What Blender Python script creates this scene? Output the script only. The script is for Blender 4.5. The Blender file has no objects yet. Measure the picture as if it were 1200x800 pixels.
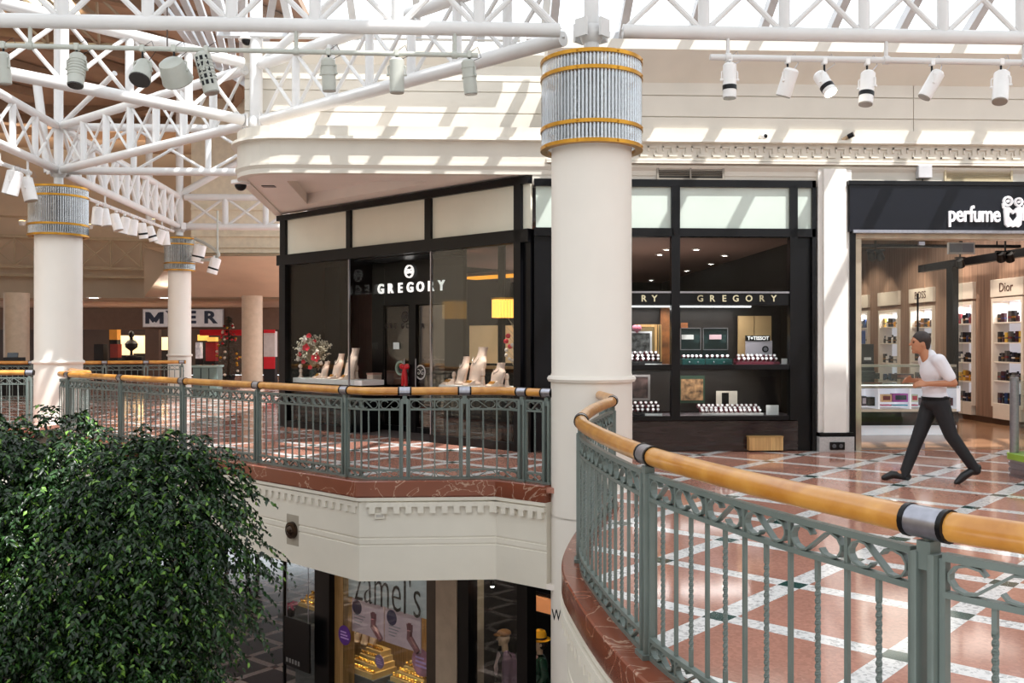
import bpy, bmesh, math, random
from mathutils import Vector, Matrix
import numpy as np
rnd = random.Random(7)
PI = math.pi
scene = bpy.context.scene
COL = scene.collection
# ---------------------------------------------------------------- camera geometry (level camera, eye 1.6 m)
EYE, FOC, PHI = 1.6, 1100.0, math.radians(2.5)
CR = (math.cos(PHI), -math.sin(PHI)); CF = (math.sin(PHI), math.cos(PHI))
def C(xc, d, z=0.0):                      # right offset, depth, height -> world
    return Vector((xc*CR[0]+d*CF[0], xc*CR[1]+d*CF[1], z))
def D(x, y, d):                           # pixel at a depth
    return C((x-600)/FOC*d, d, EYE+(400-y)/FOC*d)
def ray(x, y):
    return D(x, y, 1.0)-Vector((0, 0, EYE))
def WY(x, y, Y):                          # pixel on the plane Y
    r = ray(x, y); return Vector((0, 0, EYE))+r*(Y/r.y)
def FZ(x, y, z=0.0):                      # pixel on a horizontal plane
    r = ray(x, y); return Vector((0, 0, EYE))+r*((z-EYE)/r.z)
def wx(x, Y): return WY(x, 400, Y).x
def wz(x, y, Y): return WY(x, y, Y).z
WALL_Y = 13.5
# the diagonal shopfront: local u runs left to right along it, v runs into the shop
GA = Vector((0.75, 13.60, 0)); GB = Vector((-3.64, 17.99, 0))
GL = (GA-GB).length; GU = (GA-GB).normalized(); GV = Vector((-GU.y, GU.x, 0))
def G(u, v, z): return GB+GU*u+GV*v+Vector((0, 0, z))
def GP(x, y, v=0.0):                      # pixel on that facade (or a plane v metres behind it) -> u, z
    r = ray(x, y); o = Vector((0, 0, EYE)); p0 = GB+GV*v
    t = (p0-o).dot(GV)/r.dot(GV); p = o+r*t
    return (p-GB).dot(GU), p.z
GROT = math.atan2(GU.y, GU.x)
# ---------------------------------------------------------------- materials
def lin(c):
    if isinstance(c, str): c = [int(c[i:i+2], 16)/255 for i in (0, 2, 4)]
    return tuple((v/12.92 if v <= .04045 else ((v+.055)/1.055)**2.4) for v in c)
_m = {}
def mat(name, col, rough=.5, metal=0.0, var=.06, scale=6.0, bump=0.0, emit=0.0, ecol=None, spec=.5, coat=0.0, stretch=None):
    if name in _m: return _m[name]
    m = bpy.data.materials.new(name); m.use_nodes = True; nt = m.node_tree; n = nt.nodes; L = nt.links
    b = n['Principled BSDF']; c = lin(col)
    b.inputs['Roughness'].default_value = rough; b.inputs['Metallic'].default_value = metal
    b.inputs['Specular IOR Level'].default_value = spec
    if coat: b.inputs['Coat Weight'].default_value = coat; b.inputs['Coat Roughness'].default_value = .08
    tc = n.new('ShaderNodeTexCoord'); mp = n.new('ShaderNodeMapping'); L.new(tc.outputs['Object'], mp.inputs[0])
    if stretch: mp.inputs['Scale'].default_value = stretch
    nz = n.new('ShaderNodeTexNoise'); nz.inputs['Scale'].default_value = scale; nz.inputs['Detail'].default_value = 4
    L.new(mp.outputs[0], nz.inputs['Vector'])
    r = n.new('ShaderNodeValToRGB'); L.new(nz.outputs['Fac'], r.inputs[0])
    r.color_ramp.elements[0].position = .3; r.color_ramp.elements[1].position = .7
    r.color_ramp.elements[0].color = tuple(v*(1-var*1.6) for v in c)+(1,)
    r.color_ramp.elements[1].color = tuple(min(1, v*(1+var)) for v in c)+(1,)
    L.new(r.outputs[0], b.inputs['Base Color'])
    if bump:
        bp = n.new('ShaderNodeBump'); bp.inputs['Strength'].default_value = bump; bp.inputs['Distance'].default_value = .01
        L.new(nz.outputs['Fac'], bp.inputs['Height']); L.new(bp.outputs[0], b.inputs['Normal'])
    if emit:
        b.inputs['Emission Color'].default_value = lin(ecol or col)+(1,); b.inputs['Emission Strength'].default_value = emit
    _m[name] = m; return m
def glass_mat(name, tint=(.93, .96, .95), refl=.06, rough=.01, edge=.5):
    if name in _m: return _m[name]
    m = bpy.data.materials.new(name); m.use_nodes = True; nt = m.node_tree; n = nt.nodes; L = nt.links
    n.remove(n['Principled BSDF']); out = n['Material Output']
    tr = n.new('ShaderNodeBsdfTransparent'); tr.inputs[0].default_value = tint+(1,)
    gl = n.new('ShaderNodeBsdfGlossy'); gl.inputs['Roughness'].default_value = rough
    lw = n.new('ShaderNodeLayerWeight'); lw.inputs['Blend'].default_value = .35
    mr = n.new('ShaderNodeMapRange'); mr.inputs['To Min'].default_value = refl; mr.inputs['To Max'].default_value = edge
    L.new(lw.outputs['Fresnel'], mr.inputs['Value'])
    nz = n.new('ShaderNodeTexNoise'); nz.inputs['Scale'].default_value = .8
    tc = n.new('ShaderNodeTexCoord'); L.new(tc.outputs['Object'], nz.inputs['Vector'])
    bp = n.new('ShaderNodeBump'); bp.inputs['Strength'].default_value = .02; bp.inputs['Distance'].default_value = .02
    L.new(nz.outputs['Fac'], bp.inputs['Height']); L.new(bp.outputs[0], gl.inputs['Normal'])
    mx = n.new('ShaderNodeMixShader'); L.new(mr.outputs[0], mx.inputs[0]); L.new(tr.outputs[0], mx.inputs[1]); L.new(gl.outputs[0], mx.inputs[2])
    L.new(mx.outputs[0], out.inputs['Surface']); _m[name] = m; return m
def lattice_mat(name, o, v1, v2, w1, w2, tile, band, node, rough=.1, speck=1.0, spec=.5):
    # terrazzo laid as a lattice of bands round square tiles, small insets at the crossings
    m = bpy.data.materials.new(name); m.use_nodes = True; nt = m.node_tree; n = nt.nodes; L = nt.links
    b = n['Principled BSDF']; b.inputs['Roughness'].default_value = rough; b.inputs['Specular IOR Level'].default_value = spec
    tc = n.new('ShaderNodeTexCoord'); P = tc.outputs['Object']
    det = v1[0]*v2[1]-v1[1]*v2[0]
    g1 = (v2[1]/det, -v2[0]/det, 0); g2 = (-v1[1]/det, v1[0]/det, 0)
    def line(g, w):
        d = n.new('ShaderNodeVectorMath'); d.operation = 'DOT_PRODUCT'; L.new(P, d.inputs[0]); d.inputs[1].default_value = g
        a = n.new('ShaderNodeMath'); a.operation = 'SUBTRACT'; L.new(d.outputs['Value'], a.inputs[0]); a.inputs[1].default_value = o[0]*g[0]+o[1]*g[1]
        pp = n.new('ShaderNodeMath'); pp.operation = 'PINGPONG'; L.new(a.outputs[0], pp.inputs[0]); pp.inputs[1].default_value = .5
        lt = n.new('ShaderNodeMath'); lt.operation = 'LESS_THAN'; L.new(pp.outputs[0], lt.inputs[0]); lt.inputs[1].default_value = w/2
        return lt.outputs[0]
    a, c = line(g1, w1), line(g2, w2)
    mx = n.new('ShaderNodeMath'); mx.operation = 'MAXIMUM'; L.new(a, mx.inputs[0]); L.new(c, mx.inputs[1])
    an = n.new('ShaderNodeMath'); an.operation = 'MULTIPLY'; L.new(a, an.inputs[0]); L.new(c, an.inputs[1])
    nz = n.new('ShaderNodeTexNoise'); nz.inputs['Scale'].default_value = 1.4; nz.inputs['Detail'].default_value = 3; L.new(P, nz.inputs['Vector'])
    vo = n.new('ShaderNodeTexVoronoi'); vo.inputs['Scale'].default_value = 55; L.new(P, vo.inputs['Vector'])
    def ramp(col, lo, hi, src, p0=.25, p1=.75):
        r = n.new('ShaderNodeValToRGB'); c = lin(col); L.new(src, r.inputs[0])
        r.color_ramp.elements[0].position = p0; r.color_ramp.elements[1].position = p1
        r.color_ramp.elements[0].color = tuple(v*lo for v in c)+(1,); r.color_ramp.elements[1].color = tuple(min(1, v*hi) for v in c)+(1,)
        return r.outputs[0]
    sp = n.new('ShaderNodeSeparateColor'); L.new(vo.outputs['Color'], sp.inputs[0])
    t = ramp(tile, .84, 1.12, nz.outputs['Fac'])
    bd = ramp(band, 1-.45*speck, 1.05, sp.outputs[0], .0, .45)
    t2 = n.new('ShaderNodeMix'); t2.data_type = 'RGBA'; t2.blend_type = 'MULTIPLY'; t2.inputs[0].default_value = .22*speck
    L.new(t, t2.inputs[6]); L.new(sp.outputs[1], t2.inputs[7])
    m1 = n.new('ShaderNodeMix'); m1.data_type = 'RGBA'; L.new(mx.outputs[0], m1.inputs[0]); L.new(t2.outputs[2], m1.inputs[6]); L.new(bd, m1.inputs[7])
    m2 = n.new('ShaderNodeMix'); m2.data_type = 'RGBA'; L.new(an.outputs[0], m2.inputs[0]); L.new(m1.outputs[2], m2.inputs[6]); m2.inputs[7].default_value = lin(node)+(1,)
    L.new(m2.outputs[2], b.inputs['Base Color']); _m[name] = m; return m
def wood_mat(name, c1, c2, rough=.4, scale=3.0, stretch=(14, 14, .6), coat=0.0):
    if name in _m: return _m[name]
    m = bpy.data.materials.new(name); m.use_nodes = True; nt = m.node_tree; n = nt.nodes; L = nt.links
    b = n['Principled BSDF']; b.inputs['Roughness'].default_value = rough
    if coat: b.inputs['Coat Weight'].default_value = coat; b.inputs['Coat Roughness'].default_value = .12
    tc = n.new('ShaderNodeTexCoord'); mp = n.new('ShaderNodeMapping'); mp.inputs['Scale'].default_value = stretch
    L.new(tc.outputs['Object'], mp.inputs[0]); nz = n.new('ShaderNodeTexNoise'); nz.inputs['Scale'].default_value = scale
    nz.inputs['Detail'].default_value = 6; nz.inputs['Distortion'].default_value = .6; L.new(mp.outputs[0], nz.inputs['Vector'])
    r = n.new('ShaderNodeValToRGB'); r.color_ramp.elements[0].position = .32; r.color_ramp.elements[1].position = .68
    r.color_ramp.elements[0].color = lin(c1)+(1,); r.color_ramp.elements[1].color = lin(c2)+(1,)
    L.new(nz.outputs['Fac'], r.inputs[0]); L.new(r.outputs[0], b.inputs['Base Color']); _m[name] = m; return m
def marble_mat(name, base, vein, rough=.15):
    m = bpy.data.materials.new(name); m.use_nodes = True; nt = m.node_tree; n = nt.nodes; L = nt.links
    b = n['Principled BSDF']; b.inputs['Roughness'].default_value = rough
    tc = n.new('ShaderNodeTexCoord'); nz = n.new('ShaderNodeTexNoise'); nz.inputs['Scale'].default_value = 2.2; nz.inputs['Detail'].default_value = 7
    nz.inputs['Distortion'].default_value = 1.6; L.new(tc.outputs['Object'], nz.inputs['Vector'])
    r = n.new('ShaderNodeValToRGB'); e = r.color_ramp.elements; c = lin(base); v = lin(vein)
    e[0].position = 0; e[0].color = tuple(x*.8 for x in c)+(1,); e[1].position = 1; e[1].color = tuple(x*1.15 for x in c)+(1,)
    for p, cc in ((.545, c), (.56, v), (.572, c)):
        k = e.new(p); k.color = tuple(cc)+(1,)
    L.new(nz.outputs['Fac'], r.inputs[0]); L.new(r.outputs[0], b.inputs['Base Color']); _m[name] = m; return m
# ---------------------------------------------------------------- mesh builder
class MB:
    def __init__(s): s.v = []; s.f = []
    def add(s, vs, fs):
        k = len(s.v); s.v += [Vector(p) for p in vs]; s.f += [tuple(i+k for i in f) for f in fs]; return s
    def box(s, c, d, rz=0.0, rx=0.0, ry=0.0, bev=0.0):
        R = Matrix.Rotation(rz, 3, 'Z') @ Matrix.Rotation(ry, 3, 'Y') @ Matrix.Rotation(rx, 3, 'X'); c = Vector(c)
        h = [x/2 for x in d]
        if bev <= 0 or bev*2 >= min(d):
            vs = [c+R@Vector((a*h[0], b*h[1], e*h[2])) for a in (-1, 1) for b in (-1, 1) for e in (-1, 1)]
            return s.add(vs, [(0, 1, 3, 2), (4, 6, 7, 5), (0, 4, 5, 1), (2, 3, 7, 6), (0, 2, 6, 4), (1, 5, 7, 3)])
        bm = bmesh.new(); bmesh.ops.create_cube(bm, size=1)
        for v in bm.verts: v.co = Vector((v.co.x*d[0], v.co.y*d[1], v.co.z*d[2]))
        bmesh.ops.bevel(bm, geom=bm.edges[:], offset=bev, segments=2, affect='EDGES', profile=.5)
        bm.verts.index_update(); vs = [c+R@v.co for v in bm.verts]; fs = [[v.index for v in f.verts] for f in bm.faces]; bm.free()
        return s.add(vs, fs)
    def bb(s, p, q, bev=0.0):
        return s.box([(a+b)/2 for a, b in zip(p, q)], [abs(b-a) for a, b in zip(p, q)], bev=bev)
    def gbox(s, u0, u1, v0, v1, z0, z1, bev=0.0):            # box in the diagonal facade's frame
        return s.box(G((u0+u1)/2, (v0+v1)/2, (z0+z1)/2), (abs(u1-u0), abs(v1-v0), abs(z1-z0)), rz=GROT, bev=bev)
    def tube(s, a, b, r, n=10, r2=None, cap=True):
        a, b = Vector(a), Vector(b); r2 = r if r2 is None else r2
        t = (b-a).normalized(); x = t.orthogonal().normalized(); y = t.cross(x)
        vs = []
        for p, q in ((a, r), (b, r2)):
            vs += [p+(x*math.cos(2*PI*i/n)+y*math.sin(2*PI*i/n))*q for i in range(n)]
        fs = [(i, (i+1) % n, n+(i+1) % n, n+i) for i in range(n)]
        if cap: fs += [tuple(range(n))[::-1], tuple(range(n, 2*n))]
        return s.add(vs, fs)
    def bar(s, a, b, w, d=None, up=(0, 0, 1)):               # rectangular bar between two points
        a, b = Vector(a), Vector(b); d = d or w; t = (b-a).normalized(); up = Vector(up)
        x = t.cross(up)
        if x.length < 1e-4: x = t.cross(Vector((1, 0, 0)))
        x.normalize(); y = x.cross(t)
        vs = [p+x*i*w/2+y*j*d/2 for p in (a, b) for i, j in ((-1, -1), (1, -1), (1, 1), (-1, 1))]
        return s.add(vs, [(0, 1, 2, 3)[::-1], (4, 5, 6, 7)]+[(i, (i+1) % 4, 4+(i+1) % 4, 4+i) for i in range(4)])
    def sweep(s, path, prof, closed=True, cap=True):         # profile (side offset, height) along a mostly level path
        P = [Vector(p) for p in path]; n = len(prof); vs = []
        for i, p in enumerate(P):
            t = (P[min(i+1, len(P)-1)]-P[max(i-1, 0)]); t.z = 0; t.normalize(); nrm = Vector((-t.y, t.x, 0)); k = 1.0
            if 0 < i < len(P)-1:
                a = (P[i]-P[i-1]); a.z = 0; a.normalize(); k = 1/max(.45, abs(a.dot(t)))
            vs += [p+nrm*o*k+Vector((0, 0, h)) for o, h in prof]
        fs = []
        for i in range(len(P)-1):
            for j in range(n if closed else n-1):
                a = i*n+j; b = i*n+(j+1) % n; fs.append((a, b, b+n, a+n))
        if cap and closed: fs += [tuple(range(n))[::-1], tuple(range((len(P)-1)*n, len(P)*n))]
        return s.add(vs, fs)
    def pipe(s, path, r, n=10, cap=True):                    # round tube along any path
        P = [Vector(p) for p in path]; vs = []; x = None
        rs = r if isinstance(r, (list, tuple)) else [r]*len(P)
        for i, p in enumerate(P):
            t = (P[min(i+1, len(P)-1)]-P[max(i-1, 0)]).normalized()
            x = t.orthogonal().normalized() if x is None else (x-t*x.dot(t)).normalized()
            y = t.cross(x); vs += [p+(x*math.cos(2*PI*k/n)+y*math.sin(2*PI*k/n))*rs[i] for k in range(n)]
        fs = [(i*n+j, i*n+(j+1) % n, (i+1)*n+(j+1) % n, (i+1)*n+j) for i in range(len(P)-1) for j in range(n)]
        if cap: fs += [tuple(range(n))[::-1], tuple(range((len(P)-1)*n, len(P)*n))]
        return s.add(vs, fs)
    def lathe(s, prof, n=24, c=(0, 0, 0), closed=False):
        c = Vector(c); m = len(prof); vs = [c+Vector((r*math.cos(2*PI*i/n), r*math.sin(2*PI*i/n), z)) for i in range(n) for r, z in prof]
        fs = []
        for i in range(n):
            for j in range(m if closed else m-1):
                a = i*m+j; b = i*m+(j+1) % m; k = ((i+1) % n)*m
                fs.append((a, k+j, k+(j+1) % m, b))
        if not closed:
            if prof[0][0] > 1e-5: fs.append(tuple(i*m for i in range(n))[::-1])
            if prof[-1][0] > 1e-5: fs.append(tuple(i*m+m-1 for i in range(n)))
        return s.add(vs, fs)
    def prism(s, poly, z0, z1):
        n = len(poly); vs = [(p[0], p[1], z0) for p in poly]+[(p[0], p[1], z1) for p in poly]
        return s.add(vs, [tuple(range(n))[::-1], tuple(range(n, 2*n))]+[(i, (i+1) % n, n+(i+1) % n, n+i) for i in range(n)])
    def sphere(s, c, r, n=12, m=8, sc=(1, 1, 1)):
        c = Vector(c); vs = [c+Vector((0, 0, r*sc[2]))]
        for j in range(1, m):
            a = PI*j/m
            vs += [c+Vector((r*sc[0]*math.sin(a)*math.cos(2*PI*i/n), r*sc[1]*math.sin(a)*math.sin(2*PI*i/n), r*sc[2]*math.cos(a))) for i in range(n)]
        vs.append(c-Vector((0, 0, r*sc[2]))); fs = [(0, 1+i, 1+(i+1) % n) for i in range(n)]
        for j in range(m-2):
            fs += [(1+j*n+i, 1+(j+1)*n+i, 1+(j+1)*n+(i+1) % n, 1+j*n+(i+1) % n) for i in range(n)]
        k = 1+(m-2)*n; fs += [(k+i, len(vs)-1, k+(i+1) % n) for i in range(n)]
        return s.add(vs, fs)
    def cap_(s, a, b, ra, rb, n=14):                         # tapered limb with round ends
        return s.tube(a, b, ra, n, rb).sphere(a, ra, n, 9).sphere(b, rb, n, 9)
    def build(s, name, m, parent=None, smooth=False, keep=False, M=None):
        me = bpy.data.meshes.new(name); vs = s.v
        if M is not None: vs = [M@v for v in vs]
        loc = Vector((0, 0, 0))
        if parent is None and not keep and vs:
            xs = [v.x for v in vs]; ys = [v.y for v in vs]; zs = [v.z for v in vs]
            loc = Vector(((min(xs)+max(xs))/2, (min(ys)+max(ys))/2, min(zs)))
        elif parent is not None: loc = None
        off = loc if loc is not None else parent_origin(parent)
        me.from_pydata([tuple(v-off) for v in vs], [], s.f)
        bm = bmesh.new(); bm.from_mesh(me); bmesh.ops.recalc_face_normals(bm, faces=bm.faces[:]); bm.to_mesh(me); bm.free()
        if m is not None: me.materials.append(m)
        if smooth:
            me.polygons.foreach_set('use_smooth', [True]*len(me.polygons))
            try: me.set_sharp_from_angle(angle=math.radians(38))
            except Exception: pass
        o = bpy.data.objects.new(name, me); COL.objects.link(o)
        if parent is None: o.location = loc
        else: o.parent = parent
        return o
def parent_origin(p):
    o = Vector((0, 0, 0))
    while p is not None: o += Vector(p.location); p = p.parent
    return o
def tag(o, label=None, cat=None, group=None, kind=None):
    if label: o['label'] = label
    if cat: o['category'] = cat
    if group: o['group'] = group
    if kind: o['kind'] = kind
    return o
def thing(name, loc, label, cat, group=None, kind=None):
    o = bpy.data.objects.new(name, None); o.empty_display_size = .1; COL.objects.link(o); o.location = Vector(loc)
    return tag(o, label, cat, group, kind)
def struct(o, label=None, cat=None): return tag(o, label, cat, kind='structure')
def copy_thing(o, loc=None, rot=None, parent=None, label=None):
    c = o.copy(); COL.objects.link(c)
    if parent is not None: c.parent = parent
    for ch in list(o.children): copy_thing(ch, parent=c)
    if loc is not None: c.location = loc
    if rot is not None: c.rotation_euler = rot
    if label: c['label'] = label
    return c
def text(name, s, m, size, loc, rot, parent=None, ext=.01, align='CENTER', spacing=1.0, bold=0.0, xs=1.0, shear=0.0):
    cu = bpy.data.curves.new(name, 'FONT'); cu.body = s; cu.size = size; cu.extrude = ext; cu.align_x = align; cu.align_y = 'CENTER'
    cu.space_character = spacing; cu.offset = bold; cu.shear = shear; cu.materials.append(m); cu.resolution_u = 3
    o = bpy.data.objects.new(name, cu); COL.objects.link(o); o.rotation_euler = rot; o.scale = (xs, 1, 1)
    o.location = Vector(loc)-(parent_origin(parent) if parent else Vector((0, 0, 0)))
    if parent: o.parent = parent
    FONTS.append(o); return o
FONTS = []
def bake_text():                                             # letters become ordinary meshes
    dg = bpy.context.evaluated_depsgraph_get()
    for o in FONTS:
        me = bpy.data.meshes.new_from_object(o.evaluated_get(dg)); n = o.name; o.name = n+'_curve'
        k = bpy.data.objects.new(n, me); COL.objects.link(k); k.parent = o.parent; k.location = o.location; k.rotation_euler = o.rotation_euler; k.scale = o.scale
        for q in o.keys():
            if q in ('label', 'category', 'group', 'kind'): k[q] = o[q]
        bpy.data.objects.remove(o)
def spot(loc, target, energy, color=(1, .9, .75), angle=60, blend=.5, size=.05):
    l = bpy.data.lights.new('spot_lamp', 'SPOT'); l.energy = energy; l.color = color; l.spot_size = math.radians(angle); l.spot_blend = blend; l.shadow_soft_size = size
    o = bpy.data.objects.new('spot_lamp', l); COL.objects.link(o); o.location = loc
    o.rotation_euler = (Vector(target)-Vector(loc)).to_track_quat('-Z', 'Y').to_euler(); return o
def area(loc, rot, sx, sy, energy, color=(1, .92, .8)):
    l = bpy.data.lights.new('ceiling_lamp', 'AREA'); l.shape = 'RECTANGLE'; l.size = sx; l.size_y = sy; l.energy = energy; l.color = color
    o = bpy.data.objects.new('ceiling_lamp', l); COL.objects.link(o); o.location = loc; o.rotation_euler = rot; return o
def smooth_path(pts, n=8):                                   # Catmull-Rom
    P = [Vector(p) for p in pts]; P = [P[0]*2-P[1]]+P+[P[-1]*2-P[-2]]; out = []
    for i in range(1, len(P)-2):
        a, b, c, d = P[i-1:i+3]
        for k in range(n):
            t = k/n; out.append(.5*((2*b)+(c-a)*t+(2*a-5*b+4*c-d)*t*t+(3*b-a-3*c+d)*t**3))
    out.append(P[-2]); return out
def resample(path, L=None):                                  # arc-length lookup
    P = [Vector(p) for p in path]; s = [0.0]
    for a, b in zip(P, P[1:]): s.append(s[-1]+(b-a).length)
    def at(q):
        q = max(0, min(s[-1], q))
        for i in range(len(P)-1):
            if q <= s[i+1]+1e-9:
                t = 0 if s[i+1] == s[i] else (q-s[i])/(s[i+1]-s[i]); return P[i].lerp(P[i+1], t), (P[i+1]-P[i]).normalized()
        return P[-1], (P[-1]-P[-2]).normalized()
    return s[-1], at
SKY_STRENGTH, SUN_STRENGTH, EXPOSURE = 2.3, 7.0, 0.05
# ================================================================= materials of the place
CREAM = mat('cream_plaster', 'DAD3C7', .55, var=.03, scale=2)
CREAM2 = mat('cream_render', 'DDD6C8', .5, var=.03, scale=2)
SOFFIT = mat('soffit_paint', 'E9DFD6', .6, var=.02, scale=2)
BROWN = mat('brown_ceiling_paint', 'A58A72', .7, var=.08, scale=1)
TAUPE = mat('taupe_plaster', 'C6B49C', .6, var=.05, scale=1)
WHITE_STEEL = mat('white_painted_steel', 'DCDAD8', .35, var=.03, scale=3)
GREEN_STEEL = mat('grey_green_painted_iron', '6A746F', .38, var=.06, scale=8, spec=.5)
RAIL_WOOD = wood_mat('honey_varnished_timber', 'B9782C', 'D79A48', .3, 2.0, (3, 3, 3), coat=.5)
STEEL = mat('brushed_steel', 'A9A9B2', .28, metal=.9, var=.08, scale=30)
BRASS = mat('brass_band', 'C08A2E', .32, metal=.75, var=.08, scale=10)
BLACK = mat('black_lacquer_frame', '0B0B0E', .3, var=.1, scale=4, spec=.28)
DARK = mat('dark_interior_paint', '110F10', .6, var=.15, scale=3)
GLASS = glass_mat('shopfront_glass', tint=(.92, .94, .94), refl=.004, edge=.10)
CLEAR = glass_mat('clear_case_glass', tint=(.95, .98, .97), refl=.02, edge=.22)
SKYGLASS = glass_mat('skylight_glass', tint=(.98, .98, .98), refl=.02, edge=.15, rough=.1)
KERB = marble_mat('red_brown_marble', '7F432E', 'BD9C86', .2)
v1 = C(.6436, .7172); v2 = C(.762, -.6837); lo = C(1.2067, 5.463)
FLOOR = lattice_mat('terrazzo_lattice_floor', lo, v1, v2, .15, .15, 'C48C79', 'EAE7E4', '2F4F49', .09)
h = 6.8
n0 = C(-1.0100*h, 3.673*h)
LOWFLOOR = lattice_mat('dark_lattice_floor', n0, C(.112*h, -.09*h), C(.093*h, .112*h), .17, .17, '4A3A38', 'B9A69E', '5A2E28', .12, .5)
# ================================================================= edge lines of the galleries (camera-frame x, depth)
A2 = [(3.6, 1.45), (2.8, 1.8), (2.3, 2.02), (1.95, 2.25), (1.68, 2.48), (1.487, 2.72), (1.311, 2.95), (1.18, 3.245), (.988, 3.70), (.784, 4.31), (.684, 4.71), (.588, 5.30),
      (.525, 5.86), (.485, 6.40), (.519, 6.95), (.654, 7.74), (.835, 8.50), (.955, 8.95), (.985, 9.35), (.93, 9.98)]
RAIL_A = smooth_path([C(x, d) for x, d in A2], 8)
RAIL_B = [C(.44, 10.38), C(-.163, 10.85), C(-1.66, 10.75), C(-7.72, 16.2), C(-7.95, 16.5), C(-7.85, 16.85), C(-7.7, 17.1), C(-8.7, 18.5)]
RAIL_C = [C(-8.80, 17.25), C(-9.4, 17.15), C(-14, 16.9), C(-22, 16.6)]
RAIL_D = [C(-8.9, 26.2), C(-9.65, 26.1), C(-11.4, 25.4), C(-15, 25.2)]
def offset(path, d):
    out = []
    P = [Vector(p) for p in path]
    for i, p in enumerate(P):
        t = P[min(i+1, len(P)-1)]-P[max(i-1, 0)]; t.z = 0; t.normalize(); out.append(p+Vector((-t.y, t.x, 0))*d)
    return out
edge = offset(RAIL_A[::2], .1)+offset(RAIL_B[:4], .1)+[C(-8.1, 16.5), C(-8.75, 18.6)]+offset(RAIL_C, .1)
poly = [(p.x, p.y) for p in edge]+[(-30, 45), (16, 45), (16, edge[0].y)]
def flat_poly(name, poly, z0, z1, m, label):
    bm = bmesh.new(); vs = [bm.verts.new((p[0], p[1], z1)) for p in poly]; f = bm.faces.new(vs)
    r = bmesh.ops.extrude_face_region(bm, geom=[f]); bmesh.ops.translate(bm, verts=[g for g in r['geom'] if isinstance(g, bmesh.types.BMVert)], vec=(0, 0, z0-z1))
    bmesh.ops.triangulate(bm, faces=bm.faces[:]); bmesh.ops.recalc_face_normals(bm, faces=bm.faces[:])
    me = bpy.data.meshes.new(name); bm.to_mesh(me); bm.free(); me.materials.append(m)
    o = bpy.data.objects.new(name, me); COL.objects.link(o); return struct(o, label, 'floor')
flat_poly('floor', poly, -.06, 0, FLOOR, 'polished terrazzo gallery floor of red squares and white bands')
flat_poly('ceiling_lower', poly, -1.12, -1.06, SOFFIT, 'pale underside of the gallery above the lower shops')
o = MB().bb((-30, 0, -5.3), (18, 48, -5.2)).build('floor', LOWFLOOR, keep=True); struct(o, 'dark polished lower mall floor with a light diamond lattice', 'floor')
# ---------------------------------------------------------------- kerb and gallery fascia with its key band
def kerb(path, name, label):
    o = MB().sweep(path, [(-.06, .02), (.13, .02), (.14, .01), (.14, -.15), (.125, -.17), (-.06, -.17)]).build(name, KERB, smooth=True); struct(o, label, 'kerb')
def fascia(path, name, label, n_keys=True, i0=0):
    m = MB(); m.sweep(path, [(-.1, -.17), (.13, -.17), (.13, -.205), (.10, -.225), (.10, -.62), (.092, -.625), (.092, -.64), (.10, -.645), (.10, -.70), (.092, -.705), (.092, -.72), (.10, -.725), (.10, -1.12), (-.1, -1.12)])
    P = [Vector(p) for p in path]
    for a, b in zip(P, P[1:]):                               # raised meander: a square tooth alternately high and low
        t = (b-a); L = t.length; t.normalize(); nv = Vector((-t.y, t.x, 0)); rz = math.atan2(t.y, t.x); k = max(1, round(L/.138)); w = L/k
        for i in range(k):
            c = a+t*(w*(i+.5))+nv*.105
            m.box(c+nv*.015+Vector((0, 0, -.248)), (w*1.02, .055, .05), rz=rz); m.box(c+nv*.015+Vector((0, 0, -.31)), (w*.5, .055, .075), rz=rz)
    o = m.build(name, CREAM2); struct(o, label, 'wall')
Akerb = RAIL_A[::2]
kerb(Akerb, 'trim_1', 'red-brown marble kerb under the near curved railing')
La, ata = resample(RAIL_A); Afas = [ata(La*i/70)[0] for i in range(71)]
fascia(Afas, 'wall_balcony_near', 'cream fascia below the near curved railing')
Bk = RAIL_B[:4]+[C(-7.98, 16.5)]
kerb(Bk, 'trim_2', 'red-brown marble kerb under the railing across the void')
fascia(Bk, 'wall_balcony_across', 'cream gallery fascia with a key pattern across the void')
kerb(RAIL_C, 'trim_3', 'red-brown marble kerb at the left end past the column')
fascia(RAIL_C, 'wall_balcony_left', 'cream gallery fascia at the left end past the column')
# ================================================================= upper wall, bulkhead, cornice
XR = 13.0; XP = wx(640, WALL_Y)
zc = [wz(870, y, WALL_Y) for y in (62, 90, 112, 137, 152, 166, 171, 187, 191, 213)]
def panelled(xa, xb, yw, zbot, ztop, joints, xj, name, label, gut):
    w = MB(); w.bb((xa, yw, zbot), (xb, yw+.25, ztop+.05)); zz = [zbot]+joints+[ztop]
    for z0, z1 in zip(zz, zz[1:]):                            # panels with open joints
        for x0, x1 in zip([xa]+[x+.006 for x in xj], [x-.006 for x in xj]+[xb]): w.bb((x0, yw-.02, z0+.008), (x1, yw, z1-.008))
    g0, g1, gp = gut                                              # sloping underside of the roof gutter
    w.add([(xa, yw-.02, g0), (xb, yw-.02, g0), (xb, yw-gp, g1), (xa, yw-gp, g1), (xb, yw-gp, ztop+.06), (xa, yw-gp, ztop+.06), (xb, yw, ztop+.06), (xa, yw, ztop+.06)],
          [(0, 1, 2, 3), (3, 2, 4, 5), (5, 4, 6, 7), (0, 3, 5, 7), (1, 6, 4, 2)])
    struct(w.build(name, CREAM), label, 'wall')
panelled(XP, XR, WALL_Y+.06, 4.04, 5.8, [zc[3], zc[2], zc[1]], [wx(1072, WALL_Y)], 'wall_upper', 'cream panelled upper wall above the shops on the right', (5.36, 5.72, .43))
YL = 15.2; xL0 = wx(287, YL); xL1 = wx(668, YL)
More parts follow.
